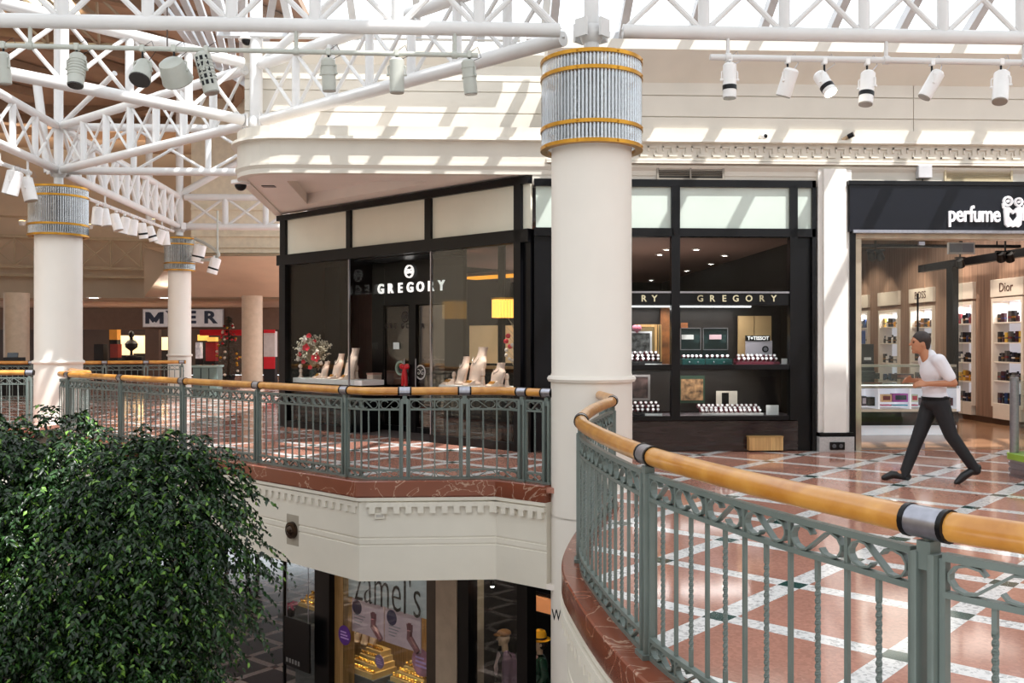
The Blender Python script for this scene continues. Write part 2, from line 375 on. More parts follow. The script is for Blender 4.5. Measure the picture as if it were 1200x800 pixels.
panelled(xL0, xL1, YL, 4.5, 6.3, [wz(450, 132, YL), wz(450, 107, YL), wz(450, 96, YL)+.02], [], 'wall_set_back', 'bright cream upper wall set back above the bulkhead', (6.05, 6.2, .14))
struct(MB().bb((xL1-.3, WALL_Y+.3, 4.5), (xL1, YL+.2, 6.0)).build('wall_return', CREAM), 'return between the set-back wall and the upper wall', 'wall')
# parapet band, cornice lip, fascia and lower moulding, running round the rounded corner to the left
zf = [wz(460, y, WALL_Y) for y in (148, 161, 164.5, 165.5, 191, 194, 198, 203.5)]
cr = .75; xl = wx(266, WALL_Y)
pp = [Vector((XR, WALL_Y, 0)), Vector((xl+cr, WALL_Y, 0))]+[Vector((xl+cr-cr*math.sin(a), WALL_Y+cr-cr*math.cos(a), 0)) for a in [PI/2*i/8 for i in range(1, 9)]]+[Vector((G(-.1, 0, 0).x-.02, 18.4, 0))]
b = MB()
b.sweep(pp, [(-.12, zf[0]), (.02, zf[0]), (.02, zf[1]), (.10, zf[1]), (.11, zf[2]), (.02, zf[3]), (.02, zf[4]), (.05, zf[4]-.005), (.05, zf[5]), (.02, zf[6]), (.02, zf[7]), (-.12, zf[7])])
o = b.build('trim_4', CREAM, smooth=False); struct(o, 'cream bulkhead with projecting cornice and rounded corner', 'cornice')
# meander on the cornice right of the column
k = MB(); x = XP+.2; zt, zb = zc[6]-.02, zc[7]+.03; st = .212
while x < 9.5:
    hgt = zt-zb
    k.bb((x, WALL_Y-.045, zt-.022), (x+st*.62, WALL_Y-.015, zt)); k.bb((x+st*.40, WALL_Y-.045, zb), (x+st, WALL_Y-.015, zb+.022))
    k.bb((x+st*.60, WALL_Y-.045, zb+.06), (x+st*.66, WALL_Y-.015, zt)); k.bb((x+st*.40, WALL_Y-.045, zb), (x+st*.46, WALL_Y-.015, zt-.06))
    k.bb((x, WALL_Y-.045, zb+.075), (x+.022, WALL_Y-.015, zt))
    x += st
k.bb((XP, WALL_Y-.06, zc[7]-.035), (XR, WALL_Y-.015, zc[7]-.005)); k.bb((XP, WALL_Y-.1, zc[8]-.03), (XR, WALL_Y, zc[8]))
struct(k.build('trim_5', CREAM), 'cream key-pattern frieze above the shops on the right', 'frieze')
# soffit under the bulkhead, with its coffer; ends on the diagonal shopfront
zs = zf[7]+.02
g0 = G(-.1, 0, 0); g1 = GA
cof = [WY(x, y, 1) for x, y in ()]
s = MB()
outer = [(xl+.02, WALL_Y+cr), (xl+.3, WALL_Y+.22), (xl+cr, WALL_Y), (XP+.8, WALL_Y), (XP+.8, 14.2), (g1.x, g1.y+.1), (g0.x, g0.y+.15), ((xl+g0.x)/2, (WALL_Y+cr+g0.y)/2)]
P1 = FZ(336, 212, zs); P2 = FZ(360, 239, zs); P3 = FZ(486, 217.5, zs); P4 = FZ(500, 212, zs)
inner = [(P1.x, P1.y), (P2.x, P2.y), (P3.x, P3.y), (P4.x, P4.y)]

def ring_plate(name, O, I, z, th, m, label, depth=.18):
    mb = MB(); v = [(p[0], p[1], z) for p in O]+[(p[0], p[1], z) for p in I]+[(p[0], p[1], z+depth) for p in I]
    mb.add(v, [(0, 7, 6, 9, 8), (0, 8, 2, 1), (2, 8, 11, 5, 4, 3), (11, 10, 5), (6, 5, 10, 9), (8, 9, 13, 12), (9, 10, 14, 13), (10, 11, 15, 14), (11, 8, 12, 15), (12, 13, 14, 15)])
    struct(mb.build(name, m, keep=True), label, 'ceiling')
ring_plate('ceiling_soffit', outer, inner, zs, .1, SOFFIT, 'pink-beige soffit with a recessed coffer over the diagonal shopfront')
o = MB().prism([(g0.x+.3, g0.y), (g1.x, g1.y+.2), (13, 13.9), (13, 24), (g0.x+.3, 24)], zs+.3, zs+.4).build('ceiling_shop', DARK); struct(o, 'slab over the shops', 'ceiling')
# ---------------------------------------------------------------- skylights: sloping glazing bars and panes
ALU = mat('pale_grey_aluminium', 'C9CACC', .4, var=.04)
pitch = .55
def skylight(n, x0, x1, y0, z0, ridge, base, pit, label):
    sky = lambda y: z0+(y0-y)*pitch
    pn = MB(); pn.add([(x0, y0, sky(y0)+.1), (x1, y0, sky(y0)+.1), (x1, ridge, sky(ridge)+.1), (x0, ridge, sky(ridge)+.1)], [(0, 1, 2, 3)])
    win = pn.build('window_%d' % n, SKYGLASS); struct(win, label, 'skylight')
    gb = MB()
    for i in range(math.ceil((x0-base)/pit), int((x1-base)/pit)+1):
        x = base+i*pit; gb.bar((x, y0, sky(y0)+.04), (x, ridge, sky(ridge)+.04), .11, .14)
    for y in (y0-.05, ridge+.1): gb.bar((x0, y, sky(y)+.03), (x1, y, sky(y)+.03), .12, .12)
    gb.build('glazing_bars', ALU, win)
YCLEAR = 10.8
base = wx(968, WALL_Y-.2); pit = wx(1047, WALL_Y-.2)-base
skylight(1, XP-.3, XR, WALL_Y-.2, 5.86, YCLEAR, base, pit, 'sloping glazed skylight over the gallery on the right')
skylight(3, wx(262, YL), XP-.3, YL-.3, 6.36, YCLEAR, base, pit, 'sloping glazed skylight over the set-back wall')
q = [D(140, -60, 15.5), D(330, -60, 15.5), D(302, 106, 19.5), D(232, 62, 19.5)]
win = MB().add(q, [(0, 1, 2, 3)]).build('window_4', SKYGLASS); struct(win, 'steep glazed roof slope beyond the bulkhead corner', 'skylight')
gb = MB()
for i in range(9):
    t = i/8; gb.bar(q[0].lerp(q[1], t), q[3].lerp(q[2], t), .12, .1)
gb.bar(q[3], q[2], .16, .16); gb.build('glazing_bars', ALU, win)
SUN_DIFFUSER = bpy.data.materials.new('sun_diffuser_sheet'); SUN_DIFFUSER.use_nodes = True; nt = SUN_DIFFUSER.node_tree; n_ = nt.nodes; n_.remove(n_['Principled BSDF'])  # for unseen overhead sheets added to stop direct sun and soften it
tl = n_.new('ShaderNodeBsdfTranslucent'); tl.inputs[0].default_value = (.36, .37, .38, 1); df = n_.new('ShaderNodeBsdfDiffuse'); df.inputs[0].default_value = (.4, .4, .4, 1)
fn = n_.new('ShaderNodeTexNoise'); fn.inputs['Scale'].default_value = .6; fr_ = n_.new('ShaderNodeMapRange'); fr_.inputs['To Min'].default_value = .12; fr_.inputs['To Max'].default_value = .2; nt.links.new(fn.outputs['Fac'], fr_.inputs['Value'])
mxs = n_.new('ShaderNodeMixShader'); nt.links.new(fr_.outputs[0], mxs.inputs[0]); nt.links.new(tl.outputs[0], mxs.inputs[1]); nt.links.new(df.outputs[0], mxs.inputs[2]); nt.links.new(mxs.outputs[0], n_['Material Output'].inputs['Surface'])
zA_ = 5.86+(WALL_Y-.2-YCLEAR)*pitch
fz = MB(); fz.add([(XP-.3, YCLEAR, zA_), (13.1, YCLEAR, zA_), (13.1, 4.5, zA_+3.4), (XP-.3, 4.5, zA_+3.4), (13.1, -10, 6.0), (XP-.3, -10, 6.0)], [(0, 1, 2, 3), (3, 2, 4, 5)])
zB_ = 6.36+(YL-.3-YCLEAR)*pitch
fz.add([(-26, 15.5, 9.7), (-4.3, 15.5, 9.7), (-4.3, 19, 9.7), (-26, 19, 9.7)], [(0, 1, 2, 3)])
fz.add([(-26, YCLEAR, zB_), (XP-.3, YCLEAR, zB_), (XP-.3, 4.5, zB_+3), (-26, 4.5, zB_+3), (XP-.3, -10, 6.2), (-26, -10, 6.2)], [(0, 1, 2, 3), (3, 2, 4, 5)])
struct(fz.build('ceiling_sun_diffuser', SUN_DIFFUSER), 'unseen translucent roof sheets added to block and diffuse the sun', 'roof')
# ---------------------------------------------------------------- the hall beyond the left columns
cw = [C(-32, 30, 0), C(-24, 36.5, 0), C(-17, 39.5), C(-11, 40), C(-6, 39), C(0, 38)]
cwp = smooth_path(cw, 6)
m = MB(); m.sweep(cwp[::-1], [(0, 3.3), (.5, 3.3), (.5, 6.6), (.35, 6.7), (.35, 9.6), (0, 9.6)])
struct(m.build('wall_far', TAUPE, smooth=True), 'curved taupe wall of the far hall', 'wall')
m = MB()
for a, bq in ((5.0, .75),):
    pth = [p for p in offset(cwp[::-1], .9)]
    m.sweep(pth, [(0, 4.55), (.07, 4.55), (.07, 4.66), (0, 4.66)]); m.sweep(pth, [(0, 5.75), (.09, 5.75), (.09, 5.88), (0, 5.88)]); m.sweep(pth, [(-.1, 4.2), (.12, 4.2), (.12, 4.3), (-.1, 4.3)])
    L_, at_ = resample(pth); nb = int(L_/1.15)
    for i in range(nb+1):
        p, t = at_(L_*i/nb); q, t2 = at_(L_*min(i+1, nb)/nb); up = Vector((0, 0, 1)); off = Vector((-t.y, t.x, 0))*.035
        m.bar(p+off+up*4.6, p+off+up*5.8, .1 if i % 3 else .16, .06, up=t)
        if i < nb: m.bar(p+off+up*4.65, q+off+up*5.75, .05); m.bar(p+off+up*5.75, q+off+up*4.65, .05)
struct(m.build('trim_6', mat('olive_beige_paint', 'B3A489', .6)), 'cross-braced olive-beige frieze curving along the far wall', 'frieze')
o = MB().bb((-34, 18.8, 9.5), (-4.0, 41, 9.7)).build('ceiling_far', BROWN); struct(o, 'brown ceiling of the far hall', 'ceiling')
m = MB()
for r_ in (4.2, 6.0, 8.2):
    pa = [Vector((-13+r_*math.cos(a), 28+r_*math.sin(a), 0)) for a in [2*PI*i/36 for i in range(37)]]; m.sweep(pa, [(-.12, 9.2), (.12, 9.2), (.12, 9.5), (-.12, 9.5)])
for i in range(10):
    m.bar((-30+i*2.6, 19.2, 9.35), (-24+i*2.6, 30, 9.35), .14, .22)
struct(m.build('trim_7', mat('dark_brown_timber', '8A6F57', .6)), 'timber ribs on the brown ceiling', 'beam')
# cream glazed clerestory at the top left
CL = mat('cream_glazing', 'FBF3DC', .5, emit=3.0, ecol='FFF4D8')  # emission stands in for daylight through the panes and adds fill to the hall
m = MB(); o = D(-40, -60, 19.0); p = D(130, 60, 24)
cl = MB(); cl.add([(-17.5, 19.2, 9.4), (-8.6, 19.2, 9.4), (-9.4, 23.3, 9.4), (-17.5, 23.3, 9.4)], [(0, 1, 2, 3)])
wl = cl.build('window_2', CL); struct(wl, 'cream clerestory glazing at the top left', 'skylight')
m = MB(); up = Vector((0, 0, 1))
for i in range(8):
    x = -17.3+i*1.2; m.bar((x, 19.2, 9.3), (x, 23.3, 9.3), .1); 
    m.tube((x, 19.5, 8.6), (x+.6, 21.2, 9.3), .035, 6); m.tube((x+1.2, 19.5, 8.6), (x+.6, 21.2, 9.3), .035, 6); m.tube((x, 22.9, 8.7), (x+.6, 21.2, 9.3), .035, 6); m.tube((x+1.2, 22.9, 8.7), (x+.6, 21.2, 9.3), .035, 6)
m.tube((-17.5, 19.5, 8.6), (-8.5, 19.5, 8.6), .05, 8); m.tube((-17.5, 22.9, 8.7), (-8.5, 22.9, 8.7), .05, 8)
m.build('glazing_bars', mat('greige_steel', '9A8E78', .5), wl)
# pale wall and sloping soffit behind the far column
xw0 = D(224, 300, 30.5); xw1 = D(345, 300, 30.5)
m = MB(); z0, z1 = D(0, 296, 30.5).z, 9.5
m.bb((xw0.x, xw0.y, z0), (xw1.x+3, xw0.y+.3, z1))
for y in (246, 277, 290): zz = D(0, y, 30.5).z; m.bb((xw0.x, xw0.y-.06, zz), (xw1.x+3, xw0.y, zz+.07))
struct(m.build('wall_pale', mat('pale_cream_wall', 'E3D9C2', .6)), 'pale cream wall behind the furthest column', 'wall')
m = MB(); z3 = D(0, 345, 34).z
q = [D(205, 300, 30.3), D(345, 300, 30.3), D(345, 335, 36), D(200, 345, 36)]
m.add([q[0], q[1], (q[2].x+1, q[2].y, z3), (q[3].x-1, q[3].y, z3), (q[2].x+1, q[2].y, z3+1.9), (q[3].x-1, q[3].y, z3+1.9)], [(0, 1, 2, 3), (2, 3, 5, 4), (0, 1, 4, 5)])
struct(m.build('ceiling_sloping', TAUPE), 'sloping taupe soffit behind the furthest column', 'ceiling')
# soffit, wall and floor around the department store
o = MB().bb((-30, 37.5, 3.2), (3, 46, 3.3)).build('ceiling_store', BROWN); struct(o, 'brown soffit in front of the far department store', 'ceiling')
o = MB().bb((-30, 45.8, 0), (3, 46, 3.3)).build('wall_store', mat('store_dark_wall', '3A2A22', .6)); struct(o, 'dark back wall of the far department store', 'wall')
# enclosing walls out of view
o = MB().bb((-26, -10, -5.2), (-25.7, 34, 9.5)).build('wall_left', TAUPE); struct(o, 'wall of the hall far to the left', 'wall')
o = MB().bb((13, -10, -5.2), (13.3, 30, 5.8)).build('wall_right', CREAM); struct(o, 'wall closing the gallery on the right', 'wall')
o = MB().bb((-26, -10.3, -5.2), (13, -10, 6.0)).build('wall_behind', TAUPE); struct(o, 'wall behind the viewpoint', 'wall')
# ================================================================= columns with crystal collars
SHAFT = mat('column_paint', 'E6DFD5', .45, var=.02, scale=1.5)
ROD = glass_mat('glass_rod', tint=(.90, .91, .92), refl=.30, rough=.10, edge=.85)
CORE = mat('collar_core_metal', '8E8E8C', .4, metal=.1, var=.5, scale=5, stretch=(6, 6, .2))
BULB = mat('collar_lamp_strip', 'F1EFE8', .4, var=.3, scale=9, stretch=(1, 1, 4))
def column(c, r, label, rods=True, zfloor=-5.2, n=84, scale=1.0):
    t = thing('column', (c.x, c.y, zfloor), label, 'column', kind='thing')
    c = Vector((c.x, c.y, 0)); zr = 1.19
    MB().lathe([(r*1.0, zfloor), (r, -.30), (r-.006, -.305), (r-.006, -.315), (r, -.32), (r, zr-.05), (r, zr+.05), (r*.985, zr+.06), (r*.985, 3.78)], 48, c).build('shaft', SHAFT, t, True)
    MB().lathe([(r, zr-.035), (r+.028, zr-.03), (r+.042, zr), (r+.028, zr+.03), (r, zr+.035)], 48, c).build('ring_moulding', SHAFT, t, True)
    R = r+.09
    MB().lathe([(r*.8, 3.70), (r*.8, 4.70)], 24, c).build('collar_core', CORE, t, True)
    for i in range(8):
        a = 2*PI*i/8+.2; q = c+Vector((math.cos(a), math.sin(a), 0))*(r*.9)
        m = MB(); m.tube(q+Vector((0, 0, 3.74)), q+Vector((0, 0, 4.64)), .022, 8)
        for k in range(6): m.sphere(q+Vector((0, 0, 3.9+k*.14)), .035, 8, 6)
        m.build('lamp_strip', BULB, t, True)
    m = MB()
    for i in range(n):
        a = 2*PI*i/n; q = c+Vector((math.cos(a), math.sin(a), 0))*R; m.tube(q+Vector((0, 0, 3.72)), q+Vector((0, 0, 4.66)), PI*R/n*.74, 8)
    m.build('crystal_collar', ROD, t, True)
    for z in (3.72, 3.925, 4.49, 4.665):
        mm = MB().lathe([(R-.05, z-.02), (R+.026, z-.02), (R+.026, z+.02), (R-.05, z+.02)], 64, c, closed=True)
        for i in range(8):
            a = 2*PI*(i+.5)/8; mm.sphere(c+Vector((math.cos(a)*(R+.028), math.sin(a)*(R+.028), z)), .012, 6, 4)
        mm.build('brass_ring', BRASS, t, True)
    return t
NC = C(.88, 10.4); NB = C(-4.02, 14.75); NL = C(-9.13, 18.9); NF = C(-9.95, 28.1); NX = C(-8.4, 9.9); NR = C(8.5, 10.78)
c1 = column(NC, .45, 'large cream column with crystal collar where the two railings meet')
text('compass_letter', 'W', BLACK, .17, D(652, 721, 10.04), (PI/2, 0, -.45), c1, .004, xs=.6)
column(NL, .45, 'cream column with crystal collar rising behind the leafy tree top', n=80)
column(NF, .335, 'slim distant cream column with crystal collar hiding part of the store sign', n=60)
# ================================================================= roof trusses
ZB, ZT = 5.04, 5.92
def truss(a, b, label, n, rb=.078, rt=.07, rp=.05, rd=.026, a_off=.0, b_off=.0, dbl=False, zt=ZT, zb=ZB, pw=None):
    a, b = Vector((a.x, a.y, 0)), Vector((b.x, b.y, 0)); t = (b-a).normalized(); A = a+t*a_off; Bq = b-t*b_off
    r = thing('roof_truss', (A.x, A.y, zb-rb), label, 'truss', 'white steel roof trusses')
    U = Vector((0, 0, 1)); m = MB().tube(A+U*zb, Bq+U*zb, rb, 14); m.build('bottom_chord', WHITE_STEEL, r, True)
    MB().tube(A+U*zt, Bq+U*zt, rt, 14).build('top_chord', WHITE_STEEL, r, True)
    L = (Bq-A).length
    for i in range(n+1):
        p = A+t*(L*i/n)
        if 0 < i < n: MB().tube(p+U*zb, p+U*zt, pw or rp, 10).build('post', WHITE_STEEL, r, True)
        if i < n:
            q = A+t*(L*(i+1)/n)
            MB().tube(p+U*zb, q+U*zt, rd, 8).build('brace', WHITE_STEEL, r, True)
            MB().tube(p+U*zt, q+U*zb, rd, 8).build('brace', WHITE_STEEL, r, True)
    return r
# the long truss in front passes over the near column; its posts fall about every 0.9 m
tf = truss(NX, NC, 'white tubular truss across the top left carrying the grey spotlights', 10, rp=.065, rd=.032, b_off=.35)
truss(NC, NR, 'white tubular truss across the top right carrying the white spotlights', 8, rp=.065, rd=.032, a_off=.35)
truss(NC, NB, 'white truss running back from the large column to the bulkhead corner', 7, rb=.088, rt=.088, rp=.06, b_off=.2, a_off=.4, rd=.028)
truss(NB, NX, 'white truss from the bulkhead corner out over the void to the left', 7, rb=.085, rt=.085, rp=.06, a_off=.25, rd=.03)
truss(NB, NL, 'white truss joining the bulkhead corner to the column behind the tree', 7, rb=.08, rt=.08, rp=.065, rd=.024, a_off=.3, b_off=.15)
truss(NX, NL, 'white truss coming from the left edge to the column behind the tree', 9, rb=.08, rt=.08, rp=.06, rd=.03, a_off=.3, b_off=.15)
truss(NL, C(-3.2, 19.2), 'white truss running level from the column behind the tree to the bulkhead', 4, rb=.08, rt=.08, rp=.06, rd=.03, b_off=0)
truss(NL, NF, 'white truss receding from the column behind the tree to the slim column', 11, rb=.09, rt=.09, rp=.09, rd=.04, a_off=.2, b_off=.15)
truss(NF, C(-5.0, 28.3), 'white truss from the slim distant column to the bulkhead', 4, rb=.10, rt=.10, rp=.10, rd=.04, a_off=.15, pw=.09)
def mast(p, label, z1, r, extra=()):
    t = thing('roof_mast', (p.x, p.y, 4.76), label, 'mast')
    q = Vector((p.x, p.y, 0)); U = Vector((0, 0, 1))
    MB().tube(q+U*4.76, q+U*z1, r, 16).build('post', WHITE_STEEL, t, True)
    MB().sphere(q+U*5.0, r*1.6, 14, 8).build('node_joint', WHITE_STEEL, t, True)
    for k in range(4):
        a = PI/4+k*PI/2; MB().box(q+Vector((math.cos(a)*r*2.1, math.sin(a)*r*2.1, 5.04)), (.03, .16, .2), rz=a).build('bracket', WHITE_STEEL, t)
    for e in extra: MB().tube(q+U*5.0+Vector(e[0]), q+U*5.0+Vector(e[1]), e[2], 12).build('strut', WHITE_STEEL, t, True)
    return t
mast(NC, 'white steel mast standing on the large column', 7.4, .085)
mast(NL, 'white steel mast standing on the column behind the tree', 9.4, .09, (((-.2, 0, 0), (-.42, 0, 1.75), .085), ((0, 0, .9), (1.6, -1.3, 1.65), .05)))
mast(NF, 'white steel mast standing on the slim distant column', 9.2, .11, (((0, 0, 1.0), (2.3, .3, 2.4), .1), ((-.9, 0, .2), (-.9, 0, 3.4), .1)))
mast(Vector((NB.x, NB.y, 0)), 'white steel mast on the bulkhead corner', 8.6, .10, (((0, 0, .9), (1.5, -1.4, 1.55), .06),))
# ================================================================= railings
ZR = 1.03
_uid = [0]
def scroll_path(flip):
    p = [(.42, .72), (.36, .9), (.22, .97), (.09, .86), (.03, .62), (.03, .4), (.09, .16), (.2, .04), (.31, .08), (.69, .92), (.80, .96), (.91, .84), (.97, .6), (.97, .38), (.91, .14), (.78, .03), (.64, .1), (.58, .28)]
    return [(x, 1-y) for x, y in p] if flip else p
def railing(path, label, posts, group=None, sp=.155, ends=(0, None), first=0, hr=.047, n_tube=14):
    """path: plan polyline; posts: arc lengths of the posts (collars sit on them)"""
    L, at = resample(path); e0 = ends[0]; e1 = L if ends[1] is None else ends[1]
    p0 = at(e0)[0]; r = thing('railing', (p0.x, p0.y, 0.02), label, 'railing', group)
    U = Vector((0, 0, 1)); N = max(2, int((e1-e0)/.06))
    MB().pipe([at(e0+(e1-e0)*i/N)[0]+U*ZR for i in range(N+1)], hr, n_tube).build('handrail', RAIL_WOOD, r, True)
    for s in posts:
        p, t = at(s); nv = Vector((-t.y, t.x, 0)); rz = math.atan2(t.y, t.x)
        MB().tube(p-t*.062+U*ZR, p+t*.062+U*ZR, hr+.004, 18).build('steel_collar', STEEL, r, True)
        for k in (-1, 1): MB().tube(p+t*(.06*k)+U*ZR, p+t*(.078*k)+U*ZR, hr+.0065, 18).build('collar_band', BLACK, r, True)
        po = MB()
        for k in (-1, 1): po.box(p+t*(.031*k)+U*.475, (.024, .07, .93), rz=rz, bev=.004)
        po.box(p+U*.93, (.05, .05, .09), rz=rz); po.tube(p+U*.95, p+U*(ZR-hr+.01), .016, 10); po.box(p+U*.032, (.12, .10, .024), rz=rz)
        for z in (.2, .78):
            for k in (-1, 1): po.sphere(p+t*(.05*k)+U*z, .011, 8, 5)
        po.build('post', GREEN_STEEL, r, True)
    cuts = sorted(posts)
    if cuts[0] > e0+.25: cuts = [e0]+cuts
    if cuts[-1] < e1-.25: cuts = cuts+[e1]
    for a, b in zip(cuts, cuts[1:]):
        a, b = a+.055, b-.055; W = b-a
        if W < .15: continue
        k = max(2, round(W/sp)); k += k % 2; w = W/k; M = max(3, int(W/.07))
        pts = [at(a+W*i/M)[0] for i in range(M+1)]
        pm = MB()
        for z, hh in ((.935, .012), (.82, .010), (.125, .010), (.032, .012)): pm.sweep(pts, [(-.016, z-hh), (.016, z-hh), (.016, z+hh), (-.016, z+hh)])
        for s in (a, b):
            p, t = at(s); pm.box(p+U*.48, (.02, .03, .9), rz=math.atan2(t.y, t.x))
        pan = pm.build('panel', GREEN_STEEL, r, False)
        for i in range(1, k):
            p, t = at(a+w*i); rz = math.atan2(t.y, t.x); tw = (i % 2 == 1); bm = MB()
            if tw:                                           # square bar twisted along most of its height
                S = 72; vs = []; hw = .0088
                for q in range(S+1):
                    z = .125+(.82-.125)*q/S; f = min(1, max(0, (q/S-.12)/.76)); an = rz+f*PI*10
                    vs += [p+Vector((math.cos(an+PI/4+PI/2*c)*hw*1.3, math.sin(an+PI/4+PI/2*c)*hw*1.3, z)) for c in range(4)]
                bm.add(vs, [(4*q+c, 4*q+(c+1) % 4, 4*q+4+(c+1) % 4, 4*q+4+c) for q in range(S) for c in range(4)])
            else:
                bm.box(p+U*.475, (.016, .016, .9), rz=rz)
            bm.build('baluster', GREEN_STEEL, pan)
        for band, (z0, z1) in enumerate(((.83, .923), (.044, .115))):
            for i in range(0, k, 2):
                sc = scroll_path((i//2+band+first) % 2 == 1); pts2 = []
                cen = [(at(a+w*i+.012+(2*w-.024)*x), z0+(z1-z0)*y) for x, y in sc]
                P = [q[0][0]+U*q[1] for q in cen]; nv = [Vector((-q[0][1].y, q[0][1].x, 0)) for q in cen]
                sm = MB(); vs = []; th = .004
                for j, p in enumerate(P):
                    tt = (P[min(j+1, len(P)-1)]-P[max(j-1, 0)]).normalized(); x = nv[j]; y = tt.cross(x)
                    vs += [p+x*.014+y*th, p-x*.014+y*th, p-x*.014-y*th, p+x*.014-y*th]
                n = len(P); sm.add(vs, [(4*j+c, 4*j+(c+1) % 4, 4*j+4+(c+1) % 4, 4*j+4+c) for j in range(n-1) for c in range(4)]+[(0, 3, 2, 1), (4*n-4, 4*n-3, 4*n-2, 4*n-1)])
                sm.build('scroll', GREEN_STEEL, pan)
    return r
def arc_at_px(path, x, z=ZR, last=False):                    # arc length whose handrail point projects to pixel column x
    L, at = resample(path); best = None; prev = None; N = 1500
    for i in range(N+1):
        p = at(L*i/N)[0]; xc = p.x*CR[0]+p.y*CR[1]; d = p.x*CF[0]+p.y*CF[1]; q = 600+FOC*xc/d
        if prev is not None and (prev-x)*(q-x) <= 0:
            best = L*i/N
            if not last: return best
        prev = q
    return best
LA, atA = resample(RAIL_A)
sA = [arc_at_px(RAIL_A, 1090), arc_at_px(RAIL_A, 760)]
s680 = sA[1]+2.05; sEnd = LA-1.02
railing(RAIL_A, 'near curved green iron railing with timber handrail sweeping round to the large column', [sA[0]-1.95, sA[0], sA[1], s680, sEnd], 'green iron railings', ends=(0, LA))
LB, atB = resample(RAIL_B)
pB = [arc_at_px(RAIL_B, x) for x in (613, 545, 475, 405, 302, 215, 142, 80)]
railing(RAIL_B, 'green iron railing across the void in front of the jewellery shop', [.06]+pB, 'green iron railings', ends=(0, LB), first=1)
LC, _ = resample(RAIL_C)
railing(RAIL_C, 'short green railing at the left edge beyond the column', [.06, 1.9, 3.8, 5.7], 'green iron railings', ends=(0, 6.5))
LD, _ = resample(RAIL_D)
railing(RAIL_D, 'distant green railing between the two left columns', [.3, 1.25, 2.3, 4.2], 'green iron railings', ends=(.2, 5.5))
# ================================================================= the jewellery shop: diagonal front
PANEL = mat('frosted_transom_glass', 'E2DFCE', .18, var=.04, scale=1, spec=.6)
LETTER = mat('white_sign_letters', 'F4F2EE', .4, var=.02, emit=.9)
GOLDL = mat('champagne_letters', 'CFC7A6', .35, metal=.3, var=.05)
BUSTM = mat('blush_velvet', 'F2D6C4', .75, var=.05, scale=20)
WHITE = mat('white_laminate', 'EFEDEA', .35, var=.02)
TAN = mat('tan_panel', 'C9A877', .5, var=.08, scale=3)
TIMB = wood_mat('pale_timber', 'A9814E', 'D3AC74', .45)
LAMPW = mat('warm_lamp_glow', 'FFF0D0', .4, emit=9, ecol='FFDFA8')
LAMPC = mat('cool_lamp_glow', 'FFFFFF', .4, emit=10, ecol='FFF8EE')
def gz(x, y, v=0.0): return GP(x, y, v)
uT0, zT = gz(325, 254); zTop = 3.96; zPanB = gz(500, 281)[1]; zBeam = zPanB-.13
us = {x: gz(x, 300)[0] for x in (323, 337, 408, 409, 413, 500, 505, 507, 605, 613)}
z_top = gz(500, 226)[1]
fr = thing('shopfront', G(3, 0, 0), 'black framed diagonal front of the jewellery shop with pale panels above', 'shopfront')
def gpart(name, m, u0, u1, v0, v1, z0, z1, parent=fr, bev=0.0): return MB().gbox(u0, u1, v0, v1, z0, z1, bev).build(name, m, parent)
UE = GL+.15
gpart('head_rail', BLACK, .0, UE, -.06, .10, z_top-.10, z_top+.0)
gpart('transom_beam', BLACK, .0, UE, -.06, .12, zBeam-.06, zPanB)
us[331] = gz(331, 300)[0]; gpart('end_post', BLACK, us[331], us[337], -.06, .14, 0, z_top-.1); gpart('end_panel', BLACK, 0, us[331], .0, .1, 0, zPanB); gpart('transom_panel', mat('pale_green_end_pane', 'CBD6CC', .2), 0.02, us[331], .0, .04, zPanB, z_top-.1)
gpart('corner_post', BLACK, us[605], us[613], -.06, .14, 0, z_top-.1); gpart('corner_panel', BLACK, us[613], UE, .0, .1, 0, zPanB); gpart('transom_panel', PANEL, us[613], UE, .0, .04, zPanB, z_top-.1)
for a, b in ((us[408], us[413]), (us[500], us[507])): gpart('mullion', BLACK, a, b, -.05, .08, zPanB, z_top-.1)
for a, b in ((us[337], us[408]), (us[413], us[500]), (us[507], us[605])): gpart('transom_panel', PANEL, a, b, .0, .04, zPanB, z_top-.1)
gpart('plinth', BLACK, us[337], us[409], -.03, .06, 0, .12); gpart('plinth', BLACK, us[505], us[605], -.03, .06, 0, .12)
gpart('glass_pane', GLASS, us[337], us[409], .0, .012, .12, zBeam-.06)
gpart('glass_pane', GLASS, us[505], us[605], .0, .012, .12, zBeam-.06)
gpart('glass_return', GLASS, us[409]-.012, us[409], .012, .8, .12, zBeam-.06)
gpart('glass_return', GLASS, us[505], us[505]+.012, .012, .8, .12, zBeam-.06)
gpart('edge_trim', STEEL, us[409]-.012, us[409]+.01, -.012, .02, .12, zBeam-.06); gpart('edge_trim', STEEL, us[505]-.01, us[505]+.012, -.012, .02, .12, zBeam-.06)
VP = .8
pL, pR = gz(436, 350, VP)[0], gz(543, 350, VP)[0]
zDoor = gz(480, 357, VP)[1]
dl = [gz(x, 400, VP)[0] for x in (449, 479, 487, 521)]
gpart('sign_panel', BLACK, pL, pR, VP, VP+.08, zDoor, zBeam+.05)
gpart('portal_pier', BLACK, pL, dl[0], VP, VP+.08, 0, zDoor); gpart('portal_pier', BLACK, dl[3], pR, VP, VP+.08, 0, zDoor)
gpart('recess_ceiling', BLACK, us[409], us[505], .1, VP, zBeam-.08, zBeam-.02)
d = thing('door_1', G((dl[0]+dl[3])/2, VP+.1, 0), 'black framed glass double door of the jewellery shop', 'door', kind='structure')
SMOKE = glass_mat('door_glass', tint=(.62, .58, .58), refl=.08, edge=.4)
for a, b in ((dl[0], dl[1]), (dl[2], dl[3])):
    gpart('door_leaf', SMOKE, a, b, VP+.04, VP+.055, .1, zDoor-.02, d)
gpart('door_frame', BLACK, dl[1], dl[2], VP, VP+.09, 0, zDoor, d)
